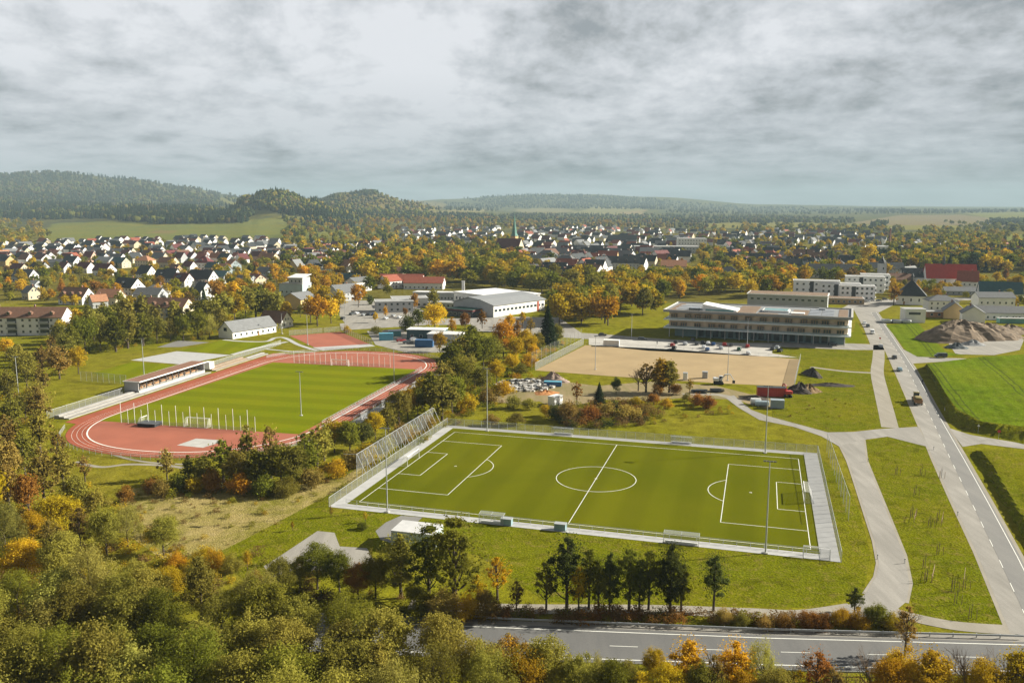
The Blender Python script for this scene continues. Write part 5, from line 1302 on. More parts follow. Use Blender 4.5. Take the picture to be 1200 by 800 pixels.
# ---------------------------------------------------------------- vehicles
PAINT = {n: mat('car_'+n.replace(' ', '_'), c, .28, .03, 1, spec=.5) for n, c in {'white': (.72,.73,.74), 'silver': (.40,.42,.44), 'dark grey': (.055,.06,.065), 'black': (.015,.016,.018), 'red': (.30,.02,.015), 'blue': (.02,.07,.20), 'pale blue': (.25,.36,.42), 'green': (.03,.10,.06)}.items()}
def wheel_meshes(r, w):
    t = MB().tube([(0,-w/2,0),(0,-w/2*.9,0),(0,w/2*.9,0),(0,w/2,0)], [r*.82,r,r,r*.82], 14).mesh('tyre', M_BLACK)
    q = MB().tube([(0,-w/2-.015,0),(0,w/2+.015,0)], r*.58, 10).mesh('rim', M_STEEL); return t, q
_TY, _RI = wheel_meshes(.33, .22)
def car_body(kind):
    if kind == 'hatch': prof = [(-2.0,.30),(2.05,.30),(2.1,.62),(1.95,.80),(.95,.95),(.25,1.42),(-1.15,1.46),(-1.85,1.02),(-2.08,.85),(-2.1,.5)]; gl = [(.92,.98),(.24,1.38),(-1.12,1.42),(-1.74,1.02)]
    elif kind == 'estate': prof = [(-2.25,.30),(2.2,.30),(2.3,.60),(2.15,.78),(1.05,.93),(.35,1.42),(-1.75,1.48),(-2.2,1.0),(-2.3,.8),(-2.3,.5)]; gl = [(1.0,.97),(.34,1.38),(-1.7,1.43),(-2.08,1.0)]
    else: prof = [(-2.4,.35),(2.35,.35),(2.45,.8),(2.2,1.05),(1.6,1.2),(1.1,1.95),(-2.3,2.0),(-2.42,1.9),(-2.45,.6)]; gl = [(1.55,1.25),(1.08,1.85),(-.3,1.88),(-.3,1.25)]
    n = len(prof); b = MB(); vs = []
    for y, k in ((-.86,0),(.86,0)):
        for x, z in prof: vs.append((x, y*(1-.13*max(0, (z-.95))/.5) if kind != 'van' else y*1.08, z))
    b.add(vs, [(i, (i+1) % n, n+(i+1) % n, n+i) for i in range(n)]+[tuple(range(n-1,-1,-1)), tuple(range(n, 2*n))])
    body = bevelled(b, 'body', PAINT['white'], .07, 2)
    g = MB(); hw = .86*(1.08 if kind == 'van' else 1)
    for s in (-1, 1):
        q = [(x, s*(hw*(1-.13*max(0, z-.95)/.5 if kind != 'van' else 1)+.012), z) for x, z in gl]; g.add(q, [(0,1,2,3)])
    k = .012; (x0,z0), (x1,z1) = gl[0], gl[1]; g.add([(x0+k+.03,-.7,z0),(x0+k+.03,.7,z0),(x1+.07,.62,z1),(x1+.07,-.62,z1)], [(0,1,2,3)])
    if kind != 'van': (x0,z0), (x1,z1) = gl[3], gl[2]; g.add([(x0-.1,-.7,z0),(x0-.1,.7,z0),(x1-.06,.62,z1-.02),(x1-.06,-.62,z1-.02)], [(3,2,1,0)])
    glass = g.mesh('window', M_GLASS)
    return body, glass
_CARS = {k: car_body(k) for k in ('hatch','estate','van')}
_HL = MB().box((0,0,0),(.08,.34,.16)).mesh('headlight', mat('lamp_glass', (.75,.76,.74), .2, .03, 1)); _TLm = MB().box((0,0,0),(.06,.28,.18)).mesh('tail_light', PAINT['red'])
def car(px, py, rzd, colour, kind, label, group, name='car', pos=None):
    p = pos or G(px, py); o = empty(name, (p.x, p.y, .06), R(rzd)); tag(o, label, 'van' if kind == 'van' else 'car', group)
    b, g = _CARS[kind]; put('body', b, o, mats=[PAINT[colour]]); put('window', g, o)
    wb = 1.28 if kind == 'hatch' else 1.42
    for x in (-wb, wb):
        for y in (-.78, .78):
            t = put('wheel', _TY, o, (x, y, .33)); put('rim', _RI, t)
    xf = 2.06 if kind == 'hatch' else 2.26 if kind == 'estate' else 2.42
    for y in (-.6, .6): put('headlight', _HL, o, (xf, y, .66)); put('tail_light', _TLm, o, (-xf+.02, y, .78))
    return o
RD = math.degrees(math.atan2((MB_[5]-MB_[3]).y, (MB_[5]-MB_[3]).x))
def on_road(px, py): return G(px, py)
car(1032, 407, RD+180, 'silver', 'estate', 'silver estate car waiting at the school road junction', 'cars on the main road')
car(1048, 420, RD+180, 'dark grey', 'hatch', 'dark grey car driving on the main road', 'cars on the main road')
car(1054, 434.5, RD+180, 'pale blue', 'hatch', 'pale blue car following the dark car on the main road', 'cars on the main road')
car(1102, 419, 172, 'dark grey', 'van', 'dark van in the lane below the earth heap', 'cars on the main road', 'van')
car(976, 405, -12, 'black', 'estate', 'black pickup like car on the school road', 'cars on the school road')
car(1013, 380, RD, 'white', 'hatch', 'white car on the parking strip, upper one', 'cars parked by the main road')
car(1017, 383, RD, 'dark grey', 'hatch', 'dark car on the parking strip behind the white one', 'cars parked by the main road')
car(1022, 391, RD, 'white', 'van', 'white van at the lower end of the parking strip', 'cars parked by the main road', 'van')
car(706, 393.5, -10, 'black', 'hatch', 'black car on the road left of the school', 'cars on the school road')
car(753, 398.5, -12, 'dark grey', 'estate', 'dark estate car in front of the white container', 'cars on the school road')
cols = ['black','silver','dark grey','black','white','blue','red','dark grey','red','black','white','silver','green','blue','dark grey','silver','black','white','red','dark grey']
spots = [(792,402.5),(803,404),(817,404),(824,402.5),(830,403.5),(836,404.5),(849,405),(857,405.5),(876,407),(790,409),(825,408),(845,409),(866,410.5),(829,410.8),(906,410),(911,408.5),(914,412),(877,415),(788,405.6),(812,399.6)]
for (px, py), c, i in zip(spots, cols, range(99)):
    o = car(px, py, RD+180 if px < 900 else 60, c, 'hatch' if i % 3 else 'estate', None, None)
    later(o, f'{c} car parked nose out', 'in the rear row before the school' if py < 406.5 and px < 900 else 'in the cluster right of the car park' if px > 900 else 'in the front row before the sand pitch', 'car', 'cars parked before the school')
for (px, py), c in zip([(412,369),(418,368),(426,370),(432,369.5),(438,369.5),(402,374),(452,374),(468,373),(461,371)], ['dark grey','white','silver','black','blue','black','white','white','silver']):
    o = car(px, py, 78, c, 'hatch', None, None); later(o, f'{c} car parked', 'below the white commercial building', 'car', 'cars parked by the commercial building')
for (px, py), c in zip([(1030,353),(1022,352.6),(1016,354),(1037,351.5)], ['dark grey','white','silver','black']):
    o = car(px, py, 20, c, 'hatch', None, None); later(o, f'{c} car parked', 'beside the white apartment blocks', 'car', 'cars parked by the apartment blocks')
for (px, py), c in zip([(470,400),(478,402.5),(486,399)], ['red','dark grey','white']):
    o = car(px, py, 30, c, 'estate', None, None); later(o, f'{c} car standing', 'between the containers of the storage yard', 'car', 'cars in the storage yard')
def tractor():
    p = G(1073, 470); o = empty('tractor', (p.x, p.y, .06), R(RD+180)); tag(o, 'brown and green tractor with load driving on the main road', 'tractor')
    ol = mat('olive_paint', (.16,.13,.04), .5, .1, 1)
    put('bonnet', bevelled(MB().box((1.5,0,1.25),(1.9,.9,.8)), 'bonnet', ol, .1), o); MB().box((-.6,0,1.0),(2.4,1.0,.7)).build('chassis', M_DKMETAL, o)
    put('cab', bevelled(MB().box((-.4,0,2.1),(1.5,1.6,1.5)), 'cab', M_GLASS, .1), o); put('cab_roof', bevelled(MB().box((-.4,0,2.95),(1.7,1.8,.18)), 'cab_roof', ol, .06), o)
    T2, R2 = wheel_meshes(.85, .5); T3, R3 = wheel_meshes(.55, .35)
    for y in (-.95, .95):
        w = put('wheel', T2, o, (-1.0, y, .85)); put('rim', R2, w); w = put('wheel', T3, o, (1.6, y*.9, .55)); put('rim', R3, w)
    MB().tube([(1.3,.35,1.6),(1.3,.35,2.6)], .06, 6).build('exhaust', M_DKMETAL, o)
    t = empty('trailer', p+Vector((-math.cos(R(RD+180))*4.6, -math.sin(R(RD+180))*4.6, .06)), R(RD+180)); tag(t, 'brown loaded trailer hitched behind the tractor', 'trailer')
    MB().box((0,0,1.3),(4.2,2.3,1.1)).build('box', M_WOOD, t); MB().box((0,0,.65),(4.4,.9,.2)).tube([(2.1,0,.65),(3.2,0,.65)], .07, 6).build('frame', M_DKMETAL, t)
    put('load', bevelled(MB().box((0,0,2.1),(3.8,2.0,.6)), 'load', mat('straw_load', (.22,.18,.07), .95, .3, 1), .25), t)
    for x in (-1, .6):
        for y in (-1.1, 1.1): w = put('wheel', T3, t, (x, y, .55)); put('rim', R3, w)
tractor()
def excavator(px, py, rzd, label, m):
    p = G(px, py); o = empty('excavator', (p.x, p.y, 0), R(rzd)); tag(o, label, 'excavator', 'machines on the building site')
    tm = bevelled(MB().box((0,0,.45),(3.4,.55,.85)), 'track', M_BLACK, .3, 3)
    for y in (-1, 1): put('track', tm, o, (0, y, 0))
    MB().box((0,0,1.05),(2.2,1.6,.35)).build('turntable', M_DKMETAL, o); put('engine_cover', bevelled(MB().box((-1.0,0,1.8),(1.9,2.3,1.1)), 'engine_cover', m, .15), o)
    c = put('cab', bevelled(MB().box((.75,.6,2.1),(1.3,1.1,1.7)), 'cab', m, .12), o); MB().box((.85,.6,2.35),(1.16,1.14,.85)).build('window', M_GLASS, c)
    b = MB().tube([(.6,-.3,1.5),(2.2,-.3,3.6),(3.9,-.3,3.7)], [.28,.3,.2], 6).build('boom', m, o); MB().tube([(3.9,-.3,3.7),(5.2,-.3,1.6)], [.2,.14], 6).build('stick', m, b)
    fixn(MB().extr([(-.2,.6),(.5,.5),(.7,1.2),(.1,1.6)], 4.7, 5.6).build('bucket', M_DKMETAL, o, (0,-.6,0)).data)
excavator(842, 450, -8, 'white excavator with folded arm beside the sand pitch', PAINT['white'])
excavator(922, 465, 95, 'red loader at the right end of the red container', M_RED)
def machine(px, py, w, h, m, label, name, cat):
    p = G(px, py); o = empty(name, (p.x, p.y, 0), R(-10)); tag(o, label, cat)
    put('body', bevelled(MB().box((0,0,h/2),(w,1.6,h)), 'body', m, .15), o); MB().box((0,0,h+.06),(w+.1,1.7,.1)).build('lid', M_STEEL, o)
machine(826, 443, 1.9, 2.4, mat('grey_cabin', (.35,.36,.36), .6, .1, 1), 'small grey site toilet cabin by the sand pitch', 'toilet_cabin', 'cabin')
machine(803, 445, 1.6, 2.6, M_WPAINT, 'small white cabin behind the yellow poplar', 'toilet_cabin', 'cabin')
def timber_stack(px, py, label, seed):
    rg = random.Random(seed); p = G(px, py); o = empty('timber_stack', (p.x, p.y, 0), R(-12)); tag(o, label, 'timber stack')
    b = MB()
    for k in range(16): b.box((rg.uniform(-.8,.8), rg.uniform(-1.3,1.3), .2+.25*(k//4)), (rg.uniform(3,4.6), .5, .22), 0, rg.uniform(-.2,.2))
    b.build('boards', [M_DKMETAL], o)
timber_stack(820, 460, 'dark stack of beams at the yellow poplar, left one', 1); timber_stack(839, 459, 'dark stack of beams beside the white excavator', 2)

# ---------------------------------------------------------------- small road furniture
def delineator(px, py, label):
    p = G(px, py); o = empty('marker_post', (p.x, p.y, .02)); tag(o, label, 'marker post', 'marker posts along the roads')
    MB().box((0,0,.5),(.14,.12,1.0)).build('post', M_WPAINT, o); MB().box((0,-.065,.82),(.15,.02,.2)).build('band', M_BLACK, o)
for a in ((1094,527,'dark banded marker post at the verge corner of the main road'),(1107,481,'white marker post on the bank side of main road'),(1122,637-33,'white marker post on the verge of the main road'),(1017,541,'white marker post at the upper side road'),(1060,660,'white marker post at the bend of side road'),(1028,655,'white marker post beside the pitch corner')): delineator(*a)
def sign(px, py, label, shape):
    p = G(px, py); o = empty('road_sign', (p.x, p.y, .02), R(-20)); tag(o, label, 'sign', 'road signs of the junction')
    MB().tube([(0,0,0),(0,0,2.7)], .04, 6).build('post', M_STEEL, o)
    b = MB(); b.tube([(0,-.05,2.3),(0,-.07,2.3)], .42, 3 if shape == 't' else 16); b.build('plate', M_WPAINT if shape == 't' else M_RED, o)
sign(1146, 508, 'white sign on a post at the foot of the crop field bank', 't'); sign(1170, 515, 'second small sign at the bank foot further right', 'r'); sign(1031, 402, 'small round sign at the school road junction', 'r')
def sapling(px, py, h, label):
    p = G(px, py); o = empty('young_tree', (p.x, p.y, .03)); tag(o, label, 'young tree', 'staked saplings on the verge')
    MB().tube([(0,0,0),(0,0,h*.6),(.05,.02,h)], [.05,.035,.012], 6).tube([(0,0,h*.6),(.35,.1,h*.9)], [.02,.008], 4).tube([(0,0,h*.7),(-.3,-.1,h*.95)], [.02,.008], 4).tube([(0,0,h*.5),(.1,-.3,h*.8)], [.02,.008], 4).build('trunk', M_BARK, o)
    sm = MB().tube([(0,0,0),(0,0,1.6)], .045, 5).mesh('stake', M_TAN)
    for x, y in ((-.6,-.4),(.6,-.4),(0,.6)): put('stake', sm, o, (x, y, 0))
for i, (px, py) in enumerate(((1051,556),(1080,557),(1073,580),(1069,605),(1090,617),(1100,610),(1100,649),(1084,665),(1086,681),(1118,692),(1121,707),(1131,690),(1103,560),(1138,724))):
    later_o = sapling(px, py, 2.6, None)
for o in [o for o in COL.objects if o.name.startswith('young_tree')]: later(o, 'bare staked sapling', 'on the verge between side road and main road', 'young tree', 'staked saplings on the verge')
def plot_frame(px, py, label):
    p = G(px, py); o = empty('plot_fence', (p.x, p.y, .03), R(60)); tag(o, label, 'fence', 'small staked plots on the verge')
    pm = MB().tube([(0,0,0),(0,0,1.2)], .05, 5).mesh('post', M_TAN)
    for k in range(4): put('post', pm, o, (k*1.8, 0, 0))
    MB().tube([(0,0,1.1),(5.4,0,1.1)], .03, 5).tube([(0,0,.6),(5.4,0,.6)], .03, 5).build('rail', M_TAN, o)
for a in ((1071,612,'wooden rail on the verge, upper left'),(1103,616,'wooden rail on the verge, upper right'),(1092,682,'wooden rail on the verge, lower left'),(1129,686,'wooden rail on the verge, lower right')): plot_frame(*a)
def person(px, py, label, rzd=0):
    p = G(px, py); o = empty('person', (p.x, p.y, .06), R(rzd)); tag(o, label, 'person')
    V = [(0,0,.95),(0,0,1.2),(0,0,1.42),(0,.01,1.52),(0,.03,1.68),(.1,0,.9),(.12,.12,.5),(.12,.02,.06),(.12,.14,.03),(-.1,0,.9),(-.12,-.1,.5),(-.12,-.3,.1),(-.12,-.2,.03),(.2,0,1.42),(.26,-.08,1.15),(.26,.08,.92),(-.2,0,1.42),(-.26,.1,1.15),(-.26,.26,.98)]
    E_ = [(0,1),(1,2),(2,3),(3,4),(0,5),(5,6),(6,7),(7,8),(0,9),(9,10),(10,11),(11,12),(2,13),(13,14),(14,15),(2,16),(16,17),(17,18)]
    rad = [.15,.15,.14,.06,.11,.1,.075,.05,.045,.1,.075,.05,.045,.07,.05,.04,.07,.05,.04]
    me = bpy.data.meshes.new('body'); me.from_pydata(V, E_, [])
    bm = bmesh.new(); bm.from_mesh(me); ly = bm.verts.layers.skin.verify()
    for v, r in zip(bm.verts, rad): v[ly].radius = (r, r); v[ly].use_root = v.index == 0
    bm.to_mesh(me); bm.free(); me.materials.append(mat('dark_clothes', (.03,.035,.05), .9, .2, 3))
    b = put('body', me, o); b.modifiers.new('skin', 'SKIN'); b.modifiers.new('sub', 'SUBSURF').render_levels = 1
    hb = MB().tube([(0,.03,1.58),(0,.03,1.62),(0,.03,1.72),(0,.03,1.78)], [.06,.1,.1,.03], 8).build('hair', M_BARK, o, smooth=True)
person(1081, 450, 'person in dark clothes walking along the main road edge', RD-90)
person(770, 404, 'person in dark clothes standing on the school forecourt', 20)

# ---------------------------------------------------------------- trees
LEAF = {'olive': leaf_mat('olive_leaves', (.205,.190,.030), (.290,.250,.045)), 'green': leaf_mat('green_leaves', (0.128,0.145,0.017), (0.201,0.189,0.022)),
 'dark green': leaf_mat('dark_leaves', (.072,.090,.022), (.125,.130,.028)), 'yellow': leaf_mat('yellow_leaves', (0.464,0.315,0.017), (0.586,0.378,0.022)),
 'golden': leaf_mat('golden_leaves', (0.403,0.284,0.017), (0.512,0.334,0.017)), 'orange': leaf_mat('orange_leaves', (0.512,0.271,0.017), (0.586,0.328,0.019)),
 'rust': leaf_mat('rust_leaves', (0.256,0.120,0.026), (0.354,0.170,0.031)), 'grey green': leaf_mat('willow_leaves', (0.256,0.246,0.054), (0.336,0.296,0.060)),
 'brown': leaf_mat('brown_leaves', (0.268,0.195,0.048), (0.342,0.233,0.054)), 'spruce': leaf_mat('needles', (0.024,0.043,0.019), (0.046,0.066,0.024))}
KIND = {  # crown centre, half width, half height, clumps, clump radius, spread of leaves
 'broad': (.60,.36,.40,34,.30), 'tall': (.55,.27,.44,44,.20), 'sparse': (.58,.27,.41,52,.14), 'poplar': (.54,.17,.46,46,.26),
 'bush': (.42,.55,.46,16,.42), 'willow': (.56,.40,.44,30,.30), 'half bare': (.60,.25,.38,30,.14)}
def leaf_quads(C, N, size, rg, aspect=.7):
    n = len(C); t = rg.normal(size=(n,3)); t -= (t*N).sum(1,keepdims=True)*N; t /= np.linalg.norm(t,axis=1,keepdims=True)+1e-9
    b = np.cross(N, t); s = size*rg.uniform(.6,1.35,(n,1))
    V = np.stack([C-t*s, C-b*s*aspect, C+t*s, C+b*s*aspect], 1)
    return V
def crown_arrays(kind, n, leaf, seed):
    rg = np.random.default_rng(seed)
    if kind == 'conifer':
        z = 1-np.sqrt(rg.random(n))*.93; tier = np.floor(z*13)/13; fr = (z-tier)*13
        a = rg.uniform(0,6.283,n); lob = 1+.22*np.sin(a*5+tier*40)
        r = (1-z)*.235*lob*(1.12-.45*fr)*np.sqrt(rg.uniform(.25,1,n))
        C = np.stack([r*np.cos(a), r*np.sin(a), z-.03*r/.2], 1); N = np.stack([np.cos(a)*.6, np.sin(a)*.6, np.full(n,.7)], 1)+rg.normal(size=(n,3))*.45
        N /= np.linalg.norm(N,axis=1,keepdims=True); return leaf_quads(C, N, leaf*.9, rg, .5), rg.random(n), []
    cz, rx, rz, K, cr = KIND[kind]
    d = rg.normal(size=(K,3)); d[:,2] = d[:,2]*.9+.1; d /= np.linalg.norm(d,axis=1,keepdims=True)
    rad = rg.uniform(.45,.92,(K,1)) if kind != 'sparse' else rg.uniform(.3,1.0,(K,1))
    P = d*rad; taper = 1-(.72 if kind in ('sparse','tall','half bare') else .35)*np.clip(P[:,2:3]+(.25 if kind in ('sparse','tall') else 0),0,1)
    P = P*np.array([rx,rx,rz])*np.concatenate([taper,taper,np.ones((K,1))],1)+np.array([0,0,cz])
    w = rg.uniform(.55,1.25,K); ci = rg.choice(K, n, p=w**2/(w**2).sum())
    u = rg.normal(size=(n,3)); u /= np.linalg.norm(u,axis=1,keepdims=True); rr = rg.uniform(.15,1.0,(n,1))**.45
    sc = np.array([1,1,.78]) if kind != 'willow' else np.array([.8,.8,1.25])
    stray = rg.random(n) < .18; u2 = rg.normal(size=(n,3)); u2 /= np.linalg.norm(u2,axis=1,keepdims=True)
    an = rg.uniform(.55,1.5,(K,3)); rr = rr*(1+.35*rg.random((n,1))**3)
    C = P[ci]+u*rr*an[ci]*(w[ci][:,None]*cr*max(rx,.2))*sc*(1+.25*np.sin(u[:,:1]*9+ci[:,None]))
    S_ = u2*rg.uniform(.3,1.02,(n,1))*np.array([rx,rx,rz])+np.array([0,0,cz]); C[stray] = S_[stray]
    if kind == 'bush': C[:,2] = np.abs(C[:,2])
    N = u*.55+rg.normal(size=(n,3))*.6+np.array([0,0,.25]); N /= np.linalg.norm(N,axis=1,keepdims=True)
    return leaf_quads(C, N, leaf, rg, .4 if kind == 'willow' else .68), np.clip(.75*rg.random(n)+.25*rg.random(K)[ci],0,1), P
def quads_mesh(name, V, tone, m):
    n = len(V); me = bpy.data.meshes.new(name); me.vertices.add(n*4); me.vertices.foreach_set('co', V.reshape(-1))
    me.loops.add(n*4); me.polygons.add(n); me.loops.foreach_set('vertex_index', np.arange(n*4)); me.polygons.foreach_set('loop_start', np.arange(0,n*4,4))
    a = me.attributes.new('tone','FLOAT','FACE'); a.data.foreach_set('value', tone.astype(np.float32)); me.materials.append(m); me.update(); return me
def branches(b, rg, p, d, L, r, depth, spread=.55):
    q = p+d*L; b.tube([p, p+d*L*.5+Vector((rg.uniform(-1,1),rg.uniform(-1,1),0))*L*.06, q], [r, r*.8, r*.55], 5 if depth > 1 else 3, 0, False)
    if depth == 0: return
    for k in range(3 if depth > 1 else 4):
        nd = (d+Vector((rg.uniform(-1,1),rg.uniform(-1,1),rg.uniform(-.25,.7)))*spread).normalized()
        branches(b, rg, p+d*L*rg.uniform(.55,1.0), nd, L*rg.uniform(.55,.75), r*.5, depth-1, spread)
def trunk_mesh(kind, P, seed):
    rg = random.Random(seed); b = MB(); top = .8 if kind in ('sparse','half bare','tall','poplar') else .55
    if kind == 'conifer': b.tube([(0,0,0),(0,0,.5),(0,0,.93)], [.022,.014,.003], 6); return b.mesh('trunk', M_BARK)
    x1, y1 = rg.uniform(-.02,.02), rg.uniform(-.02,.02)
    b.tube([(0,0,-.01),(0,0,.02),(x1*.5,y1*.5,top*.5),(x1,y1,top)], [.032,.022,.016,.005], 7)
    for p in list(P)[:14]:
        z0 = max(.12, min(top*.9, p[2]*rg.uniform(.45,.75))); f = z0/top
        s = Vector((x1*f,y1*f,z0)); e = Vector(p); m_ = s.lerp(e,.5)+Vector((0,0,-.02)); b.tube([s,m_,e], [.010,.007,.003], 4)
    if kind == 'half bare':
        for k in range(7): branches(b, rg, Vector((x1*.5,y1*.5,rg.uniform(.25,.7))), Vector((rg.uniform(-1,1),rg.uniform(-1,1),rg.uniform(.5,1.2))).normalized(), .2, .007, 2)
    return b.mesh('trunk', M_BARK)
_TP = {}
LOD = {'near': (15000,.0112,4), 'mid': (4200,.0215,4), 'far': (1200,.039,4)}
def protos(kind, lod):
    k = (kind, lod)
    if k not in _TP:
        n, s, c = LOD[lod]; out = []
        if kind == 'sparse': n = int(n*.62)
        if kind == 'half bare': n = int(n*.3)
        if kind == 'conifer': n = int(n*1.2)
        if kind == 'bush': s *= 1.7; n = int(n*.6)
        for i in range(c):
            seed = abs(hash_(kind+lod))%9999+i*17
            if kind == 'bare':
                rg = random.Random(seed); b = MB(); t = MB()
                t.tube([(0,0,0),(0,0,.22),(0,0,.4)], [.024,.018,.014], 6)
                for q in range(11): branches(b, rg, Vector((0,0,rg.uniform(.18,.42))), Vector((rg.uniform(-.8,.8),rg.uniform(-.8,.8),rg.uniform(.7,1.2))).normalized(), .25, .009, 3 if lod != 'far' else 2)
                out.append((t.mesh('trunk', M_BARK), b.mesh('crown', M_TWIG)))
            else:
                V, tone, P = crown_arrays(kind, n, s, seed); out.append((trunk_mesh(kind, P, seed), quads_mesh('crown', V, tone, LEAF['olive'])))
        _TP[k] = out
    return _TP[k]
def hash_(s): return sum((i+1)*ord(c)*131 for i, c in enumerate(s))
rt = random.Random(5)
WORD = {'broad': 'broad tree', 'tall': 'tall tree', 'sparse': 'airy tree', 'poplar': 'narrow upright tree', 'bush': 'bush', 'willow': 'feathery tree', 'half bare': 'half bare tree', 'conifer': 'spruce', 'bare': 'bare tree'}
NAME = {'bush': 'bush', 'conifer': 'conifer_tree', 'bare': 'bare_tree', 'sparse': 'alder_tree', 'half bare': 'thin_tree', 'poplar': 'poplar_tree', 'willow': 'willow_tree'}
CATS = {'bush': 'bush', 'conifer': 'conifer', 'bare': 'tree'}
TREES = []
def tree(px, py, h, kind, colour, zone, wide=1.0, label=None, loc=None, group=None):
    p = loc if loc is not None else at(px, py); D = math.hypot(p.x, p.y)
    lod = 'near' if D < 185 else 'mid' if D < 430 else 'far'
    tm, cm = rt.choice(protos(kind, lod)); o = empty(NAME.get(kind, 'deciduous_tree'), (p.x, p.y, p.z-.05), rt.uniform(0,6.28), (h*wide*rt.uniform(.92,1.08), h*wide*rt.uniform(.92,1.08), h))
    put('trunk', tm, o); put('crown', cm, o, mats=None if kind == 'bare' else [LEAF[colour]])
    g = group or {'bush': 'bushes and shrubs', 'conifer': 'spruces and pines', 'bare': 'leafless trees'}.get(kind, 'autumn trees')
    w = WORD[kind]; d = (w if kind == 'bare' else f'{"dark" if colour == "spruce" else colour} {w}') 
    if label: tag(o, label, CATS.get(kind, 'tree'), g)
    else: later(o, d, zone, CATS.get(kind, 'tree'), g)
    TREES.append((p.x, p.y)); return o
def cluster(zone, rows):
    for r in rows: tree(r[0], r[1], r[2], r[3], r[4], zone, r[5] if len(r) > 5 else 1.0)
J = rt.uniform
# foreground wood, lower left
Z = 'in the wood at the bottom left corner'
for row, (py, xs, h) in enumerate(((905, range(-40, 700, 62), 11.0), (852, range(-70, 600, 58), 11.0), (806, range(-30, 560, 54), 10.5), (768, range(-60, 440, 52), 10.0), (735, range(-30, 300, 54), 9.5))):
    zz = ['along the bottom edge at left', 'second row of the bottom left wood', 'in the middle of the bottom left wood', 'upper rim of the bottom left wood', 'rear row of the bottom left wood'][row]
    for i, x in enumerate(xs):
        c = rt.choice(['olive']*6+['green']*2+['grey green']*2); k = rt.choice(['broad']*5+['willow']*2+['tall'])
        tree(x+J(-13,13), py+J(-9,9), h*J(.82,1.15), k, c, zz, J(.95,1.2))
cluster('at the left edge beside the orange shrubs', [(8,652,10,'willow','grey green'),(40,640,7,'broad','golden'),(28,690,9,'broad','golden',1.1),(75,690,10,'broad','olive'),(108,735,13.5,'willow','grey green',.75),(125,650,9.5,'broad','olive'),(150,640,8,'willow','grey green'),(192,650,7.5,'broad','olive',1.1),(95,645,9,'sparse','brown'),(60,655,8,'sparse','brown'),(232,700,6,'broad','olive'),(160,705,7,'broad','olive',1.1),(195,712,7,'broad','golden',1.1)])
cluster('on the dry meadow rim at lower left', [(252,668,4.8,'bush','orange',.7),(235,662,3.6,'bush','golden',.8),(208,668,3.6,'bush','orange',.9),(225,676,3.2,'bush','golden',1),(272,672,4,'bush','olive',.8),(148,588,4,'bush','rust',.8),(188,583,4.5,'bush','brown',.7),(290,668,4,'sparse','golden'),(300,690,3.4,'bush','rust',.8)])
Z = 'in the wood along the left edge'
cluster(Z, [(12,600,12,'sparse','brown'),(52,590,13,'sparse','brown',1.1),(30,560,12,'tall','olive'),(75,575,11,'sparse','olive'),(8,540,12,'tall','brown',1.2),(48,535,13,'sparse','olive'),(15,505,11,'tall','olive',1.2),(45,500,12,'sparse','brown',1.2),(70,545,9,'half bare','brown'),(5,575,12,'broad','brown',.9),(88,600,8,'broad','olive'),(100,565,7,'half bare','brown'),(35,610,10,'broad','rust',.8),(70,620,8,'bush','golden'),(110,600,5,'bush','olive'),(-20,560,13,'broad','olive'),(-15,620,13,'broad','golden')])
cluster('on the slope left of the terrace fence', [(10,470,11,'tall','olive',1.2),(32,455,12,'broad','olive'),(50,462,10,'sparse','brown',1.2),(20,440,12,'broad','olive'),(50,440,12,'sparse','brown'),(70,444,13,'tall','brown',1.2),(92,438,11,'broad','golden',.9),(62,425,12,'half bare','brown'),(8,420,9,'broad','yellow'),(80,428,14,'tall','olive',1.2),(45,478,9,'bush','olive',.8),(30,490,8,'broad','olive')])
cluster('in the wood behind the practice lawn', [(85,420,15,'tall','green',1.3),(100,415,17,'broad','green'),(118,412,17,'broad','olive'),(136,412,16,'tall','green',1.4),(150,408,18,'poplar','olive',1.3),(168,405,16,'tall','green',1.3),(184,402,13,'broad','olive'),(200,400,11,'broad','olive'),(215,399,13,'broad','green'),(232,397,15,'broad','green'),(246,396,12,'willow','grey green'),(257,393,14,'broad','olive'),(110,402,16,'broad','olive'),(128,398,16,'broad','green'),(72,408,12,'broad','olive'),(95,402,15,'broad','golden')])
cluster('behind the pale flats and the clubhouse', [(150,388,18,'poplar','olive',1.3),(168,386,19,'poplar','olive',1.2),(182,390,15,'tall','olive'),(205,387,16,'poplar','olive',1.3),(228,386,15,'broad','olive'),(245,386,17,'broad','olive'),(262,380,18,'broad','olive'),(275,378,17,'broad','golden'),(288,374,19,'broad','olive'),(300,372,18,'tall','green',1.4),(312,372,17,'broad','olive'),(324,372,15,'broad','olive'),(222,372,16,'sparse','brown'),(256,360,18,'broad','rust',.9),(276,362,18,'tall','orange',1.3),(240,370,17,'conifer','spruce'),(207,365,12,'broad','golden'),(140,382,13,'broad','olive'),(122,386,14,'broad','olive'),(104,388,14,'tall','green',1.3),(88,388,12,'broad','golden'),(72,395,9,'broad','golden'),(52,391,5,'bush','orange'),(14,392,7,'sparse','olive'),(33,391,8,'sparse','olive')])
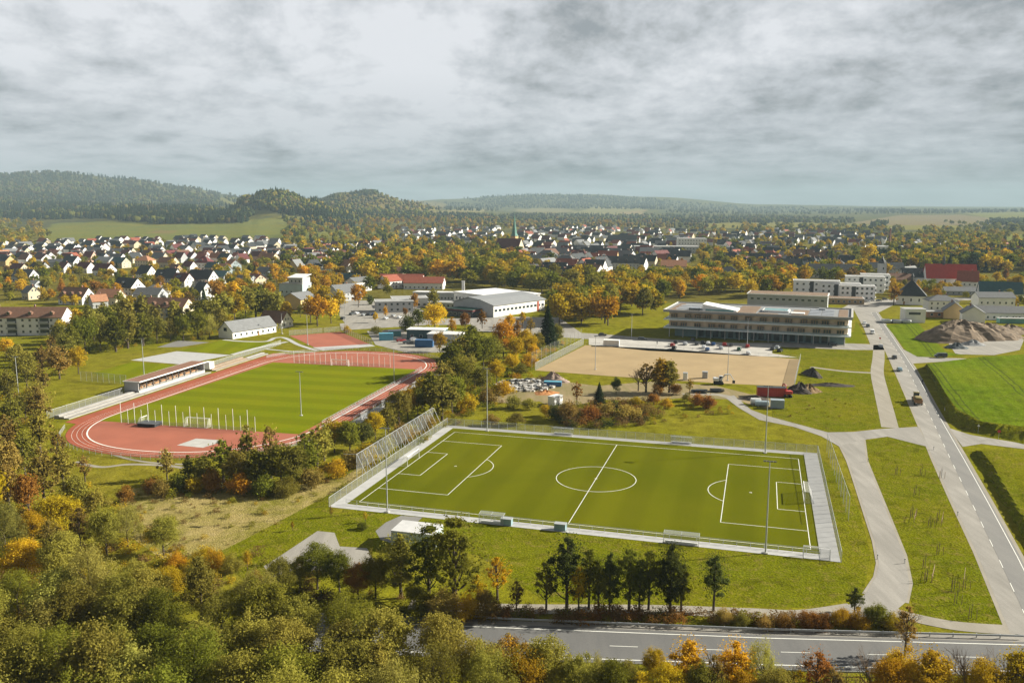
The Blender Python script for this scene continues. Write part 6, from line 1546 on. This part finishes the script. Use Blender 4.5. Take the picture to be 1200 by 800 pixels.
# belt between stadium and pitch
cluster('between track bend and dry meadow', [(196,562,8,'sparse','brown'),(222,567,7,'sparse','green'),(240,570,8,'tall','olive',1.3),(262,565,11,'sparse','green',1.2),(280,572,9,'broad','olive'),(292,560,13,'sparse','olive',.9),(305,574,10,'tall','green',1.3),(318,560,14,'half bare','brown',.8),(330,572,11,'broad','green',.9),(345,572,10,'broad','olive'),(358,566,12,'tall','green',1.3),(372,552,12,'sparse','olive',1.2),(250,575,5,'bush','rust'),(282,578,5,'bush','orange'),(210,575,4.5,'bush','green'),(335,580,5,'bush','olive'),(310,580,5,'bush','green'),(365,572,5,'bush','brown'),(228,578,4,'bush','golden'),(180,577,3.6,'bush','rust'),(395,560,5,'bush','golden')])
cluster('in the belt along the back straight', [(380,540,10,'sparse','olive'),(392,530,9,'broad','golden'),(410,532,9,'broad','green'),(425,528,8,'broad','dark green',1.2),(440,515,8,'broad','golden'),(455,508,9,'sparse','olive',1.2),(430,545,6,'bush','golden'),(448,530,5,'bush','olive'),(468,500,11,'broad','olive'),(478,492,10,'broad','golden',.9),(490,490,9,'broad','green'),(495,478,10,'broad','golden'),(505,482,13,'tall','green',1.3),(518,492,14,'tall','olive',1.4),(530,486,13,'broad','green'),(520,470,14,'tall','olive',1.3),(536,466,14,'broad','green'),(470,520,6,'bush','brown'),(500,505,5,'bush','brown'),(548,482,6,'bush','golden'),(410,548,5,'bush','brown')])
cluster('in the wood by the far bend', [(528,445,15,'tall','green',1.4),(540,440,16,'tall','olive',1.4),(552,438,16,'broad','green'),(566,436,15,'broad','green'),(552,420,15,'tall','green',1.3),(578,428,12,'broad','olive'),(590,420,17,'broad','orange',.85),(604,425,11,'broad','yellow',.9),(617,418,12,'broad','golden'),(630,412,9,'broad','olive'),(642,407,20,'conifer','spruce',1.2),(606,405,12,'sparse','rust'),(652,404,10,'broad','olive'),(565,462,10,'broad','olive'),(582,450,9,'broad','golden'),(600,438,8,'broad','yellow'),(572,474,6,'bush','brown'),(590,462,5,'bush','golden'),(556,455,9,'broad','green'),(620,430,6,'bush','golden'),(545,455,12,'broad','olive'),(610,440,5,'bush','olive'),(625,422,7,'broad','yellow')])
cluster('in the yard beside the sports hall', [(510,392,16,'broad','yellow',1.1),(515,412,9,'broad','yellow'),(490,386,11,'broad','dark green'),(478,388,9,'bush','dark green',.8),(508,362,13,'broad','olive',.9),(486,364,11,'broad','rust',.8),(565,385,10,'sparse','rust'),(545,388,10,'broad','rust',.8),(530,392,9,'sparse','orange'),(612,385,10,'half bare','yellow'),(622,392,9,'half bare','golden'),(598,388,9,'broad','orange',.8),(440,378,6,'broad','golden',.8),(452,372,7,'sparse','orange'),(475,372,6,'broad','rust',.7)])
cluster('around red court and timber hall', [(372,382,17,'broad','orange',1.1),(388,379,14,'broad','yellow'),(364,378,15,'broad','golden'),(380,365,16,'broad','golden'),(398,366,14,'broad','golden',.9),(420,360,15,'broad','orange',.85),(352,372,8,'sparse','olive'),(335,378,12,'broad','yellow',.9),(322,388,5,'bush','olive'),(434,357,8,'bush','dark green',.5),(407,390,4,'bush','golden'),(440,391,4,'bush','olive',1.4)])
# site between the pitches
cluster('on the site between the pitches', [(774,460,12.5,'poplar','golden',1.5),(784,460,11.5,'poplar','olive',1.4),(757,459,11,'half bare','brown',1.5),(748,458,9,'bare','brown',1.2),(702,474,7.5,'conifer','spruce',1.5),(676,474,8,'half bare','rust'),(668,494,6.5,'bush','brown',.9),(690,494,5.5,'bush','rust',.9),(710,490,5,'bush','brown',1.1),(735,492,5,'bush','brown',1.2),(652,492,5,'bush','dark green',.9),(722,462,6,'broad','dark green',.8),(745,478,4,'bush','golden'),(766,474,4,'bush','rust'),(780,478,3.5,'bush','golden',1.2),(818,474,4,'bush','rust',1.1),(830,478,4.5,'bush','rust'),(805,470,3,'bush','olive'),(792,462,4,'bush','rust'),(808,462,6,'half bare','golden'),(600,478,4.5,'bush','olive'),(620,480,4,'bush','olive'),(576,498,3.5,'bush','brown',1.3),(604,498,4,'bush','olive',1.2),(640,488,4,'bush','golden'),(756,488,4.5,'bush','brown'),(770,462,4,'bush','rust')])
# row along the highway
cluster('in the dark row above the highway', [(664,714,13,'sparse','dark green'),(690,714,10.4,'sparse','green',.9),(714,715,10.0,'tall','dark green',.85),(737,715,11.0,'sparse','green'),(760,714,10.2,'sparse','green',.9),(785,717,11.8,'tall','dark green',1),(640,714,8.4,'half bare','olive'),(678,717,8,'sparse','golden',.8),(701,717,8.4,'sparse','green'),(749,717,9,'sparse','dark green'),(798,717,8,'sparse','green'),(836,716,10.2,'sparse','dark green'),(1001,718,4.6,'sparse','dark green',1.2)])
cluster('around the white hut below the pitch', [(533,718,16.5,'sparse','green',1.15),(503,708,14,'sparse','green',1.05),(470,700,11.5,'tall','olive',1.2),(440,700,8,'broad','olive'),(398,694,7,'broad','green'),(372,690,8,'broad','green'),(420,702,6.5,'broad','rust'),(583,702,7.5,'half bare','orange',1.3),(560,712,6,'sparse','golden'),(520,722,5,'bush','brown'),(490,716,5,'bush','green'),(548,724,4,'bush','golden'),(352,690,6,'broad','olive'),(605,718,6,'half bare','brown'),(570,722,4.5,'bush','brown'),(330,700,7,'broad','olive'),(428,612,2.6,'half bare','yellow',.8),(388,606,2.6,'half bare','golden',.8),(343,622,2.2,'half bare','golden',.8),(425,620,1.6,'bush','green',1.4)])
cluster('below the highway at the bottom edge', [(640,822,9,'broad','olive'),(560,828,9.5,'broad','olive'),(585,812,8,'half bare','brown'),(820,838,7,'broad','olive'),(870,840,6,'broad','golden'),(930,838,7,'half bare','golden'),(975,836,7,'half bare','brown'),(1040,842,8,'broad','orange',.9),(1150,842,8,'broad','golden'),(720,838,7.5,'broad','green'),(750,842,6,'broad','golden'),(612,835,9,'broad','golden'),(680,835,8,'broad','olive'),(700,815,5.5,'willow','grey green'),(735,832,6.5,'broad','olive'),(765,798,5,'broad','yellow'),(805,822,9.2,'sparse','orange',1.2),(860,824,9.2,'sparse','orange',1.2),(835,835,8,'half bare','brown'),(892,822,8,'willow','grey green',.8),(955,828,8.5,'half bare','rust',1.1),(1020,830,8.5,'bare','brown'),(1055,832,8.6,'broad','golden',.9),(1085,838,9.5,'sparse','golden',1.3),(1100,830,7.5,'sparse','yellow',1.2),(1130,834,9.5,'bare','brown'),(1188,838,9.5,'sparse','yellow',1.1),(1165,838,9,'bare','brown'),(780,840,7,'broad','golden'),(910,845,7,'broad','olive'),(1060,770,8,'half bare','brown'),(990,842,7,'bare','brown'),(1210,835,9,'broad','olive')])
cluster('in the hedge above the highway at right', [(920,736,2.8,'bush','rust',.9),(945,735,3.2,'bush','rust',.9),(962,736,3.0,'bush','rust',.9),(985,734,3.4,'bush','golden',.9),(1005,734,3.2,'bush','golden'),(1026,733,4,'bush','green',.9),(1048,738,3,'bush','golden'),(895,735,2.4,'bush','brown',1.1),(870,733,2.2,'bush','olive',1.1),(848,730,2.6,'bush','brown')])
# woods further back, seen tree by tree
def scatter(zone, poly, n, kinds, cols, h=(10,15), wide=(.9,1.2), cap=99):
    xs = [p[0] for p in poly]; ys = [p[1] for p in poly]; k = 0; tries = 0; mine = []
    while k < n and tries < n*60:
        tries += 1; q = (J(min(xs), max(xs)), J(min(ys), max(ys)))
        if not inpoly([q[0]], [q[1]], poly)[0]: continue
        p = at(*q)
        if any((p.x-a)**2+(p.y-b)**2 < r*r for a, b, r in FOOT) or any((p.x-a)**2+(p.y-b)**2 < 22 for a, b in mine): continue
        mine.append((p.x, p.y)); tree(q[0], q[1], J(*h), rt.choice(kinds), rt.choice(cols), zone, J(*wide), loc=p); k += 1
FOOT = []
for o in COL.objects:
    if o.parent is None and o.get('category') in ('house','building','church','apartment block','hall','sports hall','school','chapel','tower','school annex','car','van'):
        for c in o.children:
            if c.name.startswith(('wall','body','upper','facade')) and c.type == 'MESH':
                d = c.dimensions; ctr = o.location
                bb = [o.matrix_basis @ c.matrix_basis @ Vector(v) for v in c.bound_box]; cx = sum(v.x for v in bb)/8; cy = sum(v.y for v in bb)/8
                FOOT.append((cx, cy, max(d.x, d.y)*.5+2.0))
BR = ['broad']*5+['tall']; AUT = ['olive']*6+['golden']*3+['yellow']*3+['orange']+['green']*3
scatter('in the belt left of the white hall', [(420,300),(545,300),(545,330),(490,326),(425,330)], 22, BR, AUT, (13,19))
scatter('in the tree belt behind the white hall', [(545,302),(650,316),(650,344),(600,342),(545,334)], 20, BR, AUT, (13,19))
scatter('between sports hall and old town', [(650,340),(770,338),(776,372),(700,384),(655,384)], 28, BR, ['golden']*4+['yellow']*4+['orange']*2+['olive']*5+['green']*2, (13,19))
scatter('in the tree belt behind the school', [(770,332),(930,330),(935,345),(880,352),(775,352)], 22, BR, ['golden']*3+['yellow']*3+['orange']*2+['olive']*4+['dark green']*2, (11,16))
scatter('behind the solar roofed house', [(320,322),(430,322),(430,345),(360,350),(320,345)], 18, BR, ['golden','orange','orange','yellow','olive'], (10,14))
scatter('among the gable row houses', [(70,325),(330,325),(330,345),(70,362)], 24, BR, ['golden']*3+['orange']*2+['olive']*3+['yellow','rust'], (8,12))
scatter('at the left edge around the cream gable', [(-20,318),(70,318),(70,350),(-20,352)], 12, BR, ['golden','yellow','olive','orange'], (9,13))
scatter('around the chapel and the red church', [(1040,326),(1200,328),(1200,352),(1100,352),(1045,350)], 22, BR, ['orange','golden','yellow','golden','olive','rust'], (7,11))
scatter('in the wood behind the red church', [(1010,296),(1200,300),(1200,324),(1010,318)], 36, ['conifer']*4+['broad']*3, ['spruce'], (14,19))
tree(1047, 358, 14, 'sparse', 'rust', '', 1.3, label='large rust coloured tree standing left of the pyramid roofed chapel')
tree(1018, 313, 25, 'broad', 'yellow', '', 1.15, label='huge rounded golden yellow tree above the white flats')
# rest of the trees: more than could be told apart, as two masses
def mass(name, items, label, lo, m):
    """items: (x, y, z, h, wide, kind, colour)"""
    Vs, Cs = [], []; src = {}
    rg = np.random.default_rng(77)
    for x, y, z, h, w, kind, c in items:
        q = lo or ((700,.050) if y < 700 else (380,.068) if y < 1000 else (170,.10))
        kk = (kind, int(rg.integers(0,4)), q)
        if kk not in src: src[kk] = crown_arrays(kind, q[0], q[1]*(1.7 if kind == 'bush' else 1), 500+kk[1]+hash_(kind)%97)
        V, tone, _ = src[kk]; a = rg.uniform(0,6.28); ca, sa = math.cos(a), math.sin(a)
        P = V.reshape(-1,3); Q = np.stack([(P[:,0]*ca-P[:,1]*sa)*h*w+x, (P[:,0]*sa+P[:,1]*ca)*h*w+y, P[:,2]*h+z], 1); Vs.append(Q.reshape(-1,4,3))
        j = rg.uniform(.8,1.25); cc = np.array(c)*j; Cs.append(np.clip(cc[None,:]*(.8+.5*tone[:,None]),0,1))
    V = np.concatenate(Vs); C = np.concatenate(Cs); me = quads_mesh(name, V, np.zeros(len(V)), m)
    ca_ = me.attributes.new('cover','FLOAT_COLOR','FACE'); ca_.data.foreach_set('color', np.concatenate([C, np.ones((len(C),1))],1).astype(np.float32).ravel())
    return tag(put(name, me), label, name.replace('_', ' '), kind='stuff')
def mass_mat():
    m = bpy.data.materials.new('mass_leaves'); m.use_nodes = True; T = NT(m.node_tree); T.n.clear(); out = T.node('ShaderNodeOutputMaterial')
    c = T.node('ShaderNodeAttribute', attribute_name='cover').outputs['Color']; d = T.node('ShaderNodeBsdfDiffuse', ins={0: c}); t = T.node('ShaderNodeBsdfTranslucent', ins={0: c})
    mx = T.node('ShaderNodeMixShader', ins={0: .35, 1: d.outputs[0], 2: t.outputs[0]}); T.l.new(mx.outputs[0], out.inputs[0]); return m
MASSM = mass_mat()
CV = {'olive': (.22,.205,.018), 'green': (.135,.15,.016), 'dark green': (.048,.062,.018), 'yellow': (.48,.34,.02), 'golden': (.36,.25,.016), 'orange': (.42,.23,.016), 'rust': (.25,.125,.028), 'brown': (.19,.12,.042), 'spruce': (.024,.040,.020)}
def fill(poly, n, kinds, cols, h):
    out = []; xs = [p[0] for p in poly]; ys = [p[1] for p in poly]; t = 0; F = np.array(FOOT)
    while len(out) < n and t < n*30:
        t += 1; q = (J(min(xs), max(xs)), J(min(ys), max(ys)))
        if not inpoly([q[0]], [q[1]], poly)[0]: continue
        p = at(*q)
        if (((F[:,0]-p.x)**2+(F[:,1]-p.y)**2) < (F[:,2]*.8)**2).any(): continue
        k = rt.choice(kinds); c = 'spruce' if k == 'conifer' else rt.choice(cols); out.append((p.x, p.y, p.z-.1, J(*h), J(.95,1.3), k, CV[c]))
    return out
TOWN = ['olive']*6+['golden']*3+['orange']+['yellow']*2+['green']*4+['rust','brown']
KT = ['broad']*6+['conifer']
items = fill([(0,286),(330,284),(330,326),(0,330)], 300, KT, TOWN, (6,10)) + fill([(330,270),(470,268),(470,318),(330,320)], 330, ['broad']*5+['conifer'], TOWN, (9,16))
items += fill([(470,264),(830,262),(830,284),(470,286)], 280, KT, TOWN, (7,11)) + fill([(470,284),(610,286),(610,306),(470,306)], 200, KT, TOWN, (10,16)) + fill([(610,286),(830,284),(830,332),(640,336)], 200, KT, TOWN, (6,10))
items += fill([(820,266),(1060,270),(1060,320),(900,326),(825,330)], 400, ['broad']*5+['conifer']*2, TOWN, (9,15)) + fill([(1040,282),(1230,282),(1230,320),(1040,320)], 420, ['broad']*4+['conifer']*2, TOWN, (12,18))
items += fill([(1090,268),(1190,278),(1150,292),(1060,288)], 120, ['broad'], ['olive','olive','golden','green'], (12,17)) + fill([(870,264),(1060,266),(1060,276),(870,274)], 150, ['broad'], ['green','olive','dark green','golden'], (11,16)) + fill([(1100,260),(1230,266),(1230,276),(1140,272)], 90, ['broad'], ['dark green','green','olive'], (12,16))
items += fill([(-60,262),(45,258),(60,284),(-60,300)], 190, ['broad'], ['golden','olive','golden','olive','olive'], (12,17)) + fill([(330,262),(470,256),(600,258),(600,270),(470,272),(340,276)], 260, ['broad']*4+['conifer'], ['golden','olive','golden','brown','green'], (11,16)) + fill([(420,255),(800,258),(800,264),(420,262)], 260, ['broad'], ['golden','olive','brown','orange'], (10,14))
items += fill([(420,300),(545,300),(545,332),(425,334)], 70, ['broad'], AUT, (13,19)) + fill([(540,302),(650,316),(650,346),(600,344),(545,336)], 70, ['broad'], AUT, (13,19)) + fill([(640,334),(780,330),(778,368),(700,380),(655,382)], 70, ['broad'], ['golden']*4+['yellow']*3+['orange']+['olive']*6+['green']*2, (12,18)) + fill([(770,330),(930,328),(935,345),(880,350),(775,350)], 60, ['broad'], AUT, (11,16))
items += fill([(0,284),(330,282),(330,310),(0,312)], 110, KT, TOWN, (6,10))
items += fill([(-20,322),(330,322),(330,350),(120,362),(-20,352)], 110, ['broad'], ['olive']*4+['golden']*3+['green']*2+['orange','yellow'], (6,11)) + fill([(320,320),(470,318),(470,348),(320,352)], 50, ['broad'], ['olive','golden','golden','orange','green'], (8,13)) + fill([(1040,330),(1210,328),(1210,372),(1160,356),(1050,350)], 60, ['broad'], ['olive','golden','orange','green'], (5,9)) + fill([(900,318),(1040,314),(1040,330),(940,336),(900,330)], 60, ['broad'], ['olive','golden','orange','green','brown'], (9,14))
mass('town_trees', items, 'mass of autumn garden and street trees throughout the far town', None, MASSM)
# undergrowth along belts and hedges
under = []
def belt(poly, n, cols, h): under.extend([(x, y, z, hh, w, 'bush', c) for x, y, z, hh, w, k, c in fill(poly, n, ['bush'], cols, h)])
belt([(540,716),(800,722),(1040,729),(1040,736),(800,733),(540,727)], 120, ['brown','brown','olive','rust'], (1.2,2.4))
belt([(60,430),(95,418),(150,408),(200,401),(262,397),(262,388),(180,386),(60,392)], 150, ['olive','green','golden','olive'], (2.0,4.5))
belt([(130,392),(330,372),(330,364),(240,362),(130,380)], 60, ['olive','green','golden'], (2,4.5))
belt([(525,470),(560,430),(660,400),(660,412),(600,450),(545,490)], 90, ['olive','green','golden','orange'], (1.8,4))
belt([(140,580),(230,566),(330,575),(400,562),(440,540),(400,575),(340,605),(270,645),(190,650),(150,620)], 70, ['brown','olive','golden','brown'], (.5,1.6))
belt([(0,600),(120,560),(160,600),(240,640),(300,690),(0,740)], 230, ['olive','golden','brown'], (1.2,2.6)); belt([(170,565),(400,545),(520,480),(640,430),(640,445),(540,500),(430,550),(330,584),(180,584)], 150, ['olive','brown','golden','green'], (1.2,2.8))
belt([(640,478),(760,470),(850,472),(860,486),(740,500),(640,500)], 80, ['olive','brown','golden','rust','brown'], (.8,1.8))
belt([(655,478),(700,472),(762,474),(775,488),(740,503),(670,503),(650,494)], 130, ['brown','brown','olive','rust','dark green'], (1.6,3.4)); belt([(560,740),(700,790),(1210,800),(1210,860),(600,860)], 120, ['golden','olive','brown','orange'], (1.2,2.4))
belt([(1084,428),(1094,446),(1113,492),(1150,506),(1200,516),(1200,508),(1150,498),(1122,482)], 60, ['olive','green'], (.3,.7)); belt([(0,440),(90,420),(60,480),(70,540),(0,600)], 60, ['olive','brown','golden'], (1.5,3))
belt([(300,640),(440,690),(540,720),(500,735),(300,720)], 60, ['olive','dark green','brown'], (1.2,2.6)); belt([(880,478),(920,464),(1000,470),(1000,490),(930,490)], 30, ['olive','brown'], (.4,.9))
mass('undergrowth', under, 'low brambles and scrub along the hedges and tree belts', (300,.030), MASSM)

# ---------------------------------------------------------------- forests on the hills
def at_many(px, py):
    px = np.asarray(px, float); py = np.asarray(py, float); a = (px-600)/FOC; b = (400-py)/FOC; dy, dz = _c+b*_s, -_s+b*_c
    ys = np.geomspace(800, 13500, 500); X = np.full(len(px), np.nan); Y = X.copy(); Zz = X.copy(); done = np.zeros(len(px), bool)
    for y in ys:
        t = y/dy; z = CAMH+dz*t; tz = terr(a*t, np.full(len(px), y)); hit = (tz >= z) & ~done
        X[hit] = (a*t)[hit]; Y[hit] = y; Zz[hit] = tz[hit]; done |= hit
    return X, Y, Zz, done
def forest(name, regions, label, seed):
    """regions: (outline in the picture, how many, share of conifers, colours, height range)"""
    rg = np.random.default_rng(seed); Vs, Fs, Cs = [], [], []; off = 0
    def cone():
        v = []; f = []
        for z0, z1, r in ((.08,.62,.21),(.38,.84,.15),(.62,1.0,.09)):
            o = len(v); v += [(r*math.cos(k*math.pi/3)*(1+.2*(k%2)), r*math.sin(k*math.pi/3)*(1+.2*(k%2)), z0) for k in range(6)]+[(0,0,z1)]; f += [(o+k, o+(k+1)%6, o+6) for k in range(6)]
        return np.array(v), np.array(f)
    def ball(s):
        bm = bmesh.new(); bmesh.ops.create_icosphere(bm, subdivisions=2, radius=1); r2 = np.random.default_rng(s)
        v = np.array([q.co[:] for q in bm.verts]); v *= 1+r2.uniform(-.28,.22,(len(v),1)); v = v*np.array([.44,.44,.46])+np.array([0,0,.52]); f = np.array([[q.index for q in p.verts] for p in bm.faces]); bm.free(); return v, f
    SH = [cone(), ball(1), ball(2)]
    for poly, n, con, cols, hr in regions:
        xs = [p[0] for p in poly]; ys = [p[1] for p in poly]
        qx = rg.uniform(min(xs), max(xs), n*4); qy = rg.uniform(min(ys), max(ys), n*4); k = inpoly(qx, qy, poly); qx, qy = qx[k][:n], qy[k][:n]
        X, Y, Zz, ok = at_many(qx, qy)
        for i in np.nonzero(ok)[0]:
            pv = .5+.28*math.sin(X[i]/190+Y[i]/310)*math.cos(Y[i]/170-X[i]/420+1)+.22*math.sin(X[i]/67+1.3*math.sin(Y[i]/110))*math.sin(Y[i]/83)
            if pv < .24 and rg.random() < .55 and name == 'hill_forest': continue
            isc = rg.random() < con+1.1*(pv-.5); v, f = SH[0] if isc else SH[rg.integers(1,3)]; h = rg.uniform(*hr)*(1.15 if isc else .85); w = h*rg.uniform(.85,1.25)
            jx, jy = rg.uniform(-12,12,2); x, y = X[i]+jx, Y[i]+jy; z = float(terr(x, y)); a = rg.uniform(0,6.28); ca, sa = math.cos(a), math.sin(a)
            Vs.append(np.stack([(v[:,0]*ca-v[:,1]*sa)*w+x, (v[:,0]*sa+v[:,1]*ca)*w+y, v[:,2]*h+z-.5],1)); Fs.append(f+off); off += len(v)
            c = (np.array(CV['spruce'])*.9 if isc else np.array(CV[cols[rg.integers(0,len(cols))]])*.55+np.array([.012,.022,.012]))*rg.uniform(.8,1.2)*((1.0 if pv > .42 else 1.35)*(.72 if name == 'hill_forest' else .9)*(.62 if Y[i] > 5200 else 1.0)); Cs.append(np.tile(np.append(np.clip(c,0,1),1), (len(f),1)))  # far trees darkened in their colour so the distant ridge looks bluer
    V = np.concatenate(Vs); F = np.concatenate(Fs); C = np.concatenate(Cs); me = bpy.data.meshes.new(name)
    me.vertices.add(len(V)); me.vertices.foreach_set('co', V.ravel()); me.loops.add(F.size); me.polygons.add(len(F)); me.loops.foreach_set('vertex_index', F.ravel()); me.polygons.foreach_set('loop_start', np.arange(0,F.size,3))
    a_ = me.attributes.new('cover','FLOAT_COLOR','FACE'); a_.data.foreach_set('color', C.astype(np.float32).ravel()); me.materials.append(MASSM); me.update()
    return tag(put(name, me), label, 'forest', kind='stuff')
MIX = ['olive','olive','brown','green','dark green','dark green']
forest('hill_forest', [
 ([(-120,200),(60,201),(140,204),(205,212),(262,226),(255,237),(-120,240)], 3600, .55, ['olive','brown','dark green','green','brown'], (17,23)),
 ([(-120,236),(80,239),(130,232),(200,230),(255,236),(292,252),(285,262),(180,263),(120,257),(60,258),(-120,256)], 2600, .72, MIX, (17,23)),
 ([(60,252),(200,262),(280,262),(280,258),(200,256)], 200, .5, MIX, (15,20)),
], 'dark mixed forest covering the left hills', 1)
forest('hilltop_forest', [
 ([(260,232),(285,222),(325,219),(350,226),(385,240),(405,250),(440,256),(380,257),(330,251),(290,243)], 1300, .62, ['olive','olive','golden','green','brown'], (17,23)),
 ([(380,232),(430,224),(445,228),(500,238),(530,246),(480,250),(400,248)], 420, .25, ['golden','brown','olive','dark green'], (13,19)),
 ([(415,228),(440,224),(442,229),(420,231)], 60, .5, ['dark green','olive'], (16,22)),
 ([(400,246),(500,250),(640,254),(640,262),(400,258)], 700, .35, MIX, (13,18)),
 ([(330,256),(400,258),(420,268),(350,266)], 120, .3, ['olive','dark green','golden'], (12,16)),
], 'wooded knoll and yellowing slopes left of the centre', 2)
forest('valley_forest', [
 ([(520,238),(600,241),(580,248),(525,247)], 160, .8, ['dark green'], (18,22)),
 ([(600,251),(900,253),(1000,257),(1000,262),(830,262),(600,260)], 1300, .4, ['dark green','green','olive','brown'], (13,18)),
 ([(540,262),(830,264),(830,268),(540,266)], 260, .2, ['golden','olive','orange','brown'], (11,15)),
 ([(800,238),(900,243),(1060,245),(1060,251),(900,252),(780,250)], 700, .6, ['dark green','green'], (16,22)),
 ([(1000,247),(1200,246),(1200,249),(1060,251)], 300, .6, ['dark green','green'], (16,22)),
 ([(520,230),(620,228),(690,229),(760,233),(800,238),(780,246),(600,244)], 1500, .6, ['dark green','green','olive'], (18,24)),
 ([(1165,258),(1210,258),(1210,268),(1150,264)], 120, .4, ['dark green','green'], (14,18)),
 ([(1025,262),(1040,262),(1036,267),(1022,267)], 30, .2, ['dark green','green'], (15,20)),
], 'woods and hedgerows on the far valley floor and ridge', 3)

# ---------------------------------------------------------------- air
def haze():
    x, y0, y1, z0, z1 = 24000, -400, 15000, -6, 345
    o = MB().box((0,(y0+y1)/2,(z0+z1)/2),(2*x,y1-y0,z1-z0)).build('haze', None) if False else None
    b = MB().box((0,(y0+y1)/2,(z0+z1)/2),(2*x,y1-y0,z1-z0)); m = bpy.data.materials.new('haze'); m.use_nodes = True; T = NT(m.node_tree); T.n.clear()
    out = T.node('ShaderNodeOutputMaterial'); v = T.node('ShaderNodeVolumePrincipled', ins={'Color': (.50,.66,.75,1), 'Density': HAZE, 'Anisotropy': 0.0}); T.l.new(v.outputs[0], out.inputs['Volume'])
    m.cycles.homogeneous_volume = True if hasattr(m.cycles, 'homogeneous_volume') else False
    return tag(b.build('haze', m), 'thin bluish autumn haze over the valley', 'haze', kind='stuff')
HAZE = 0.000085
import os
if os.environ.get('NOHAZE') is None: haze()
write_labels()
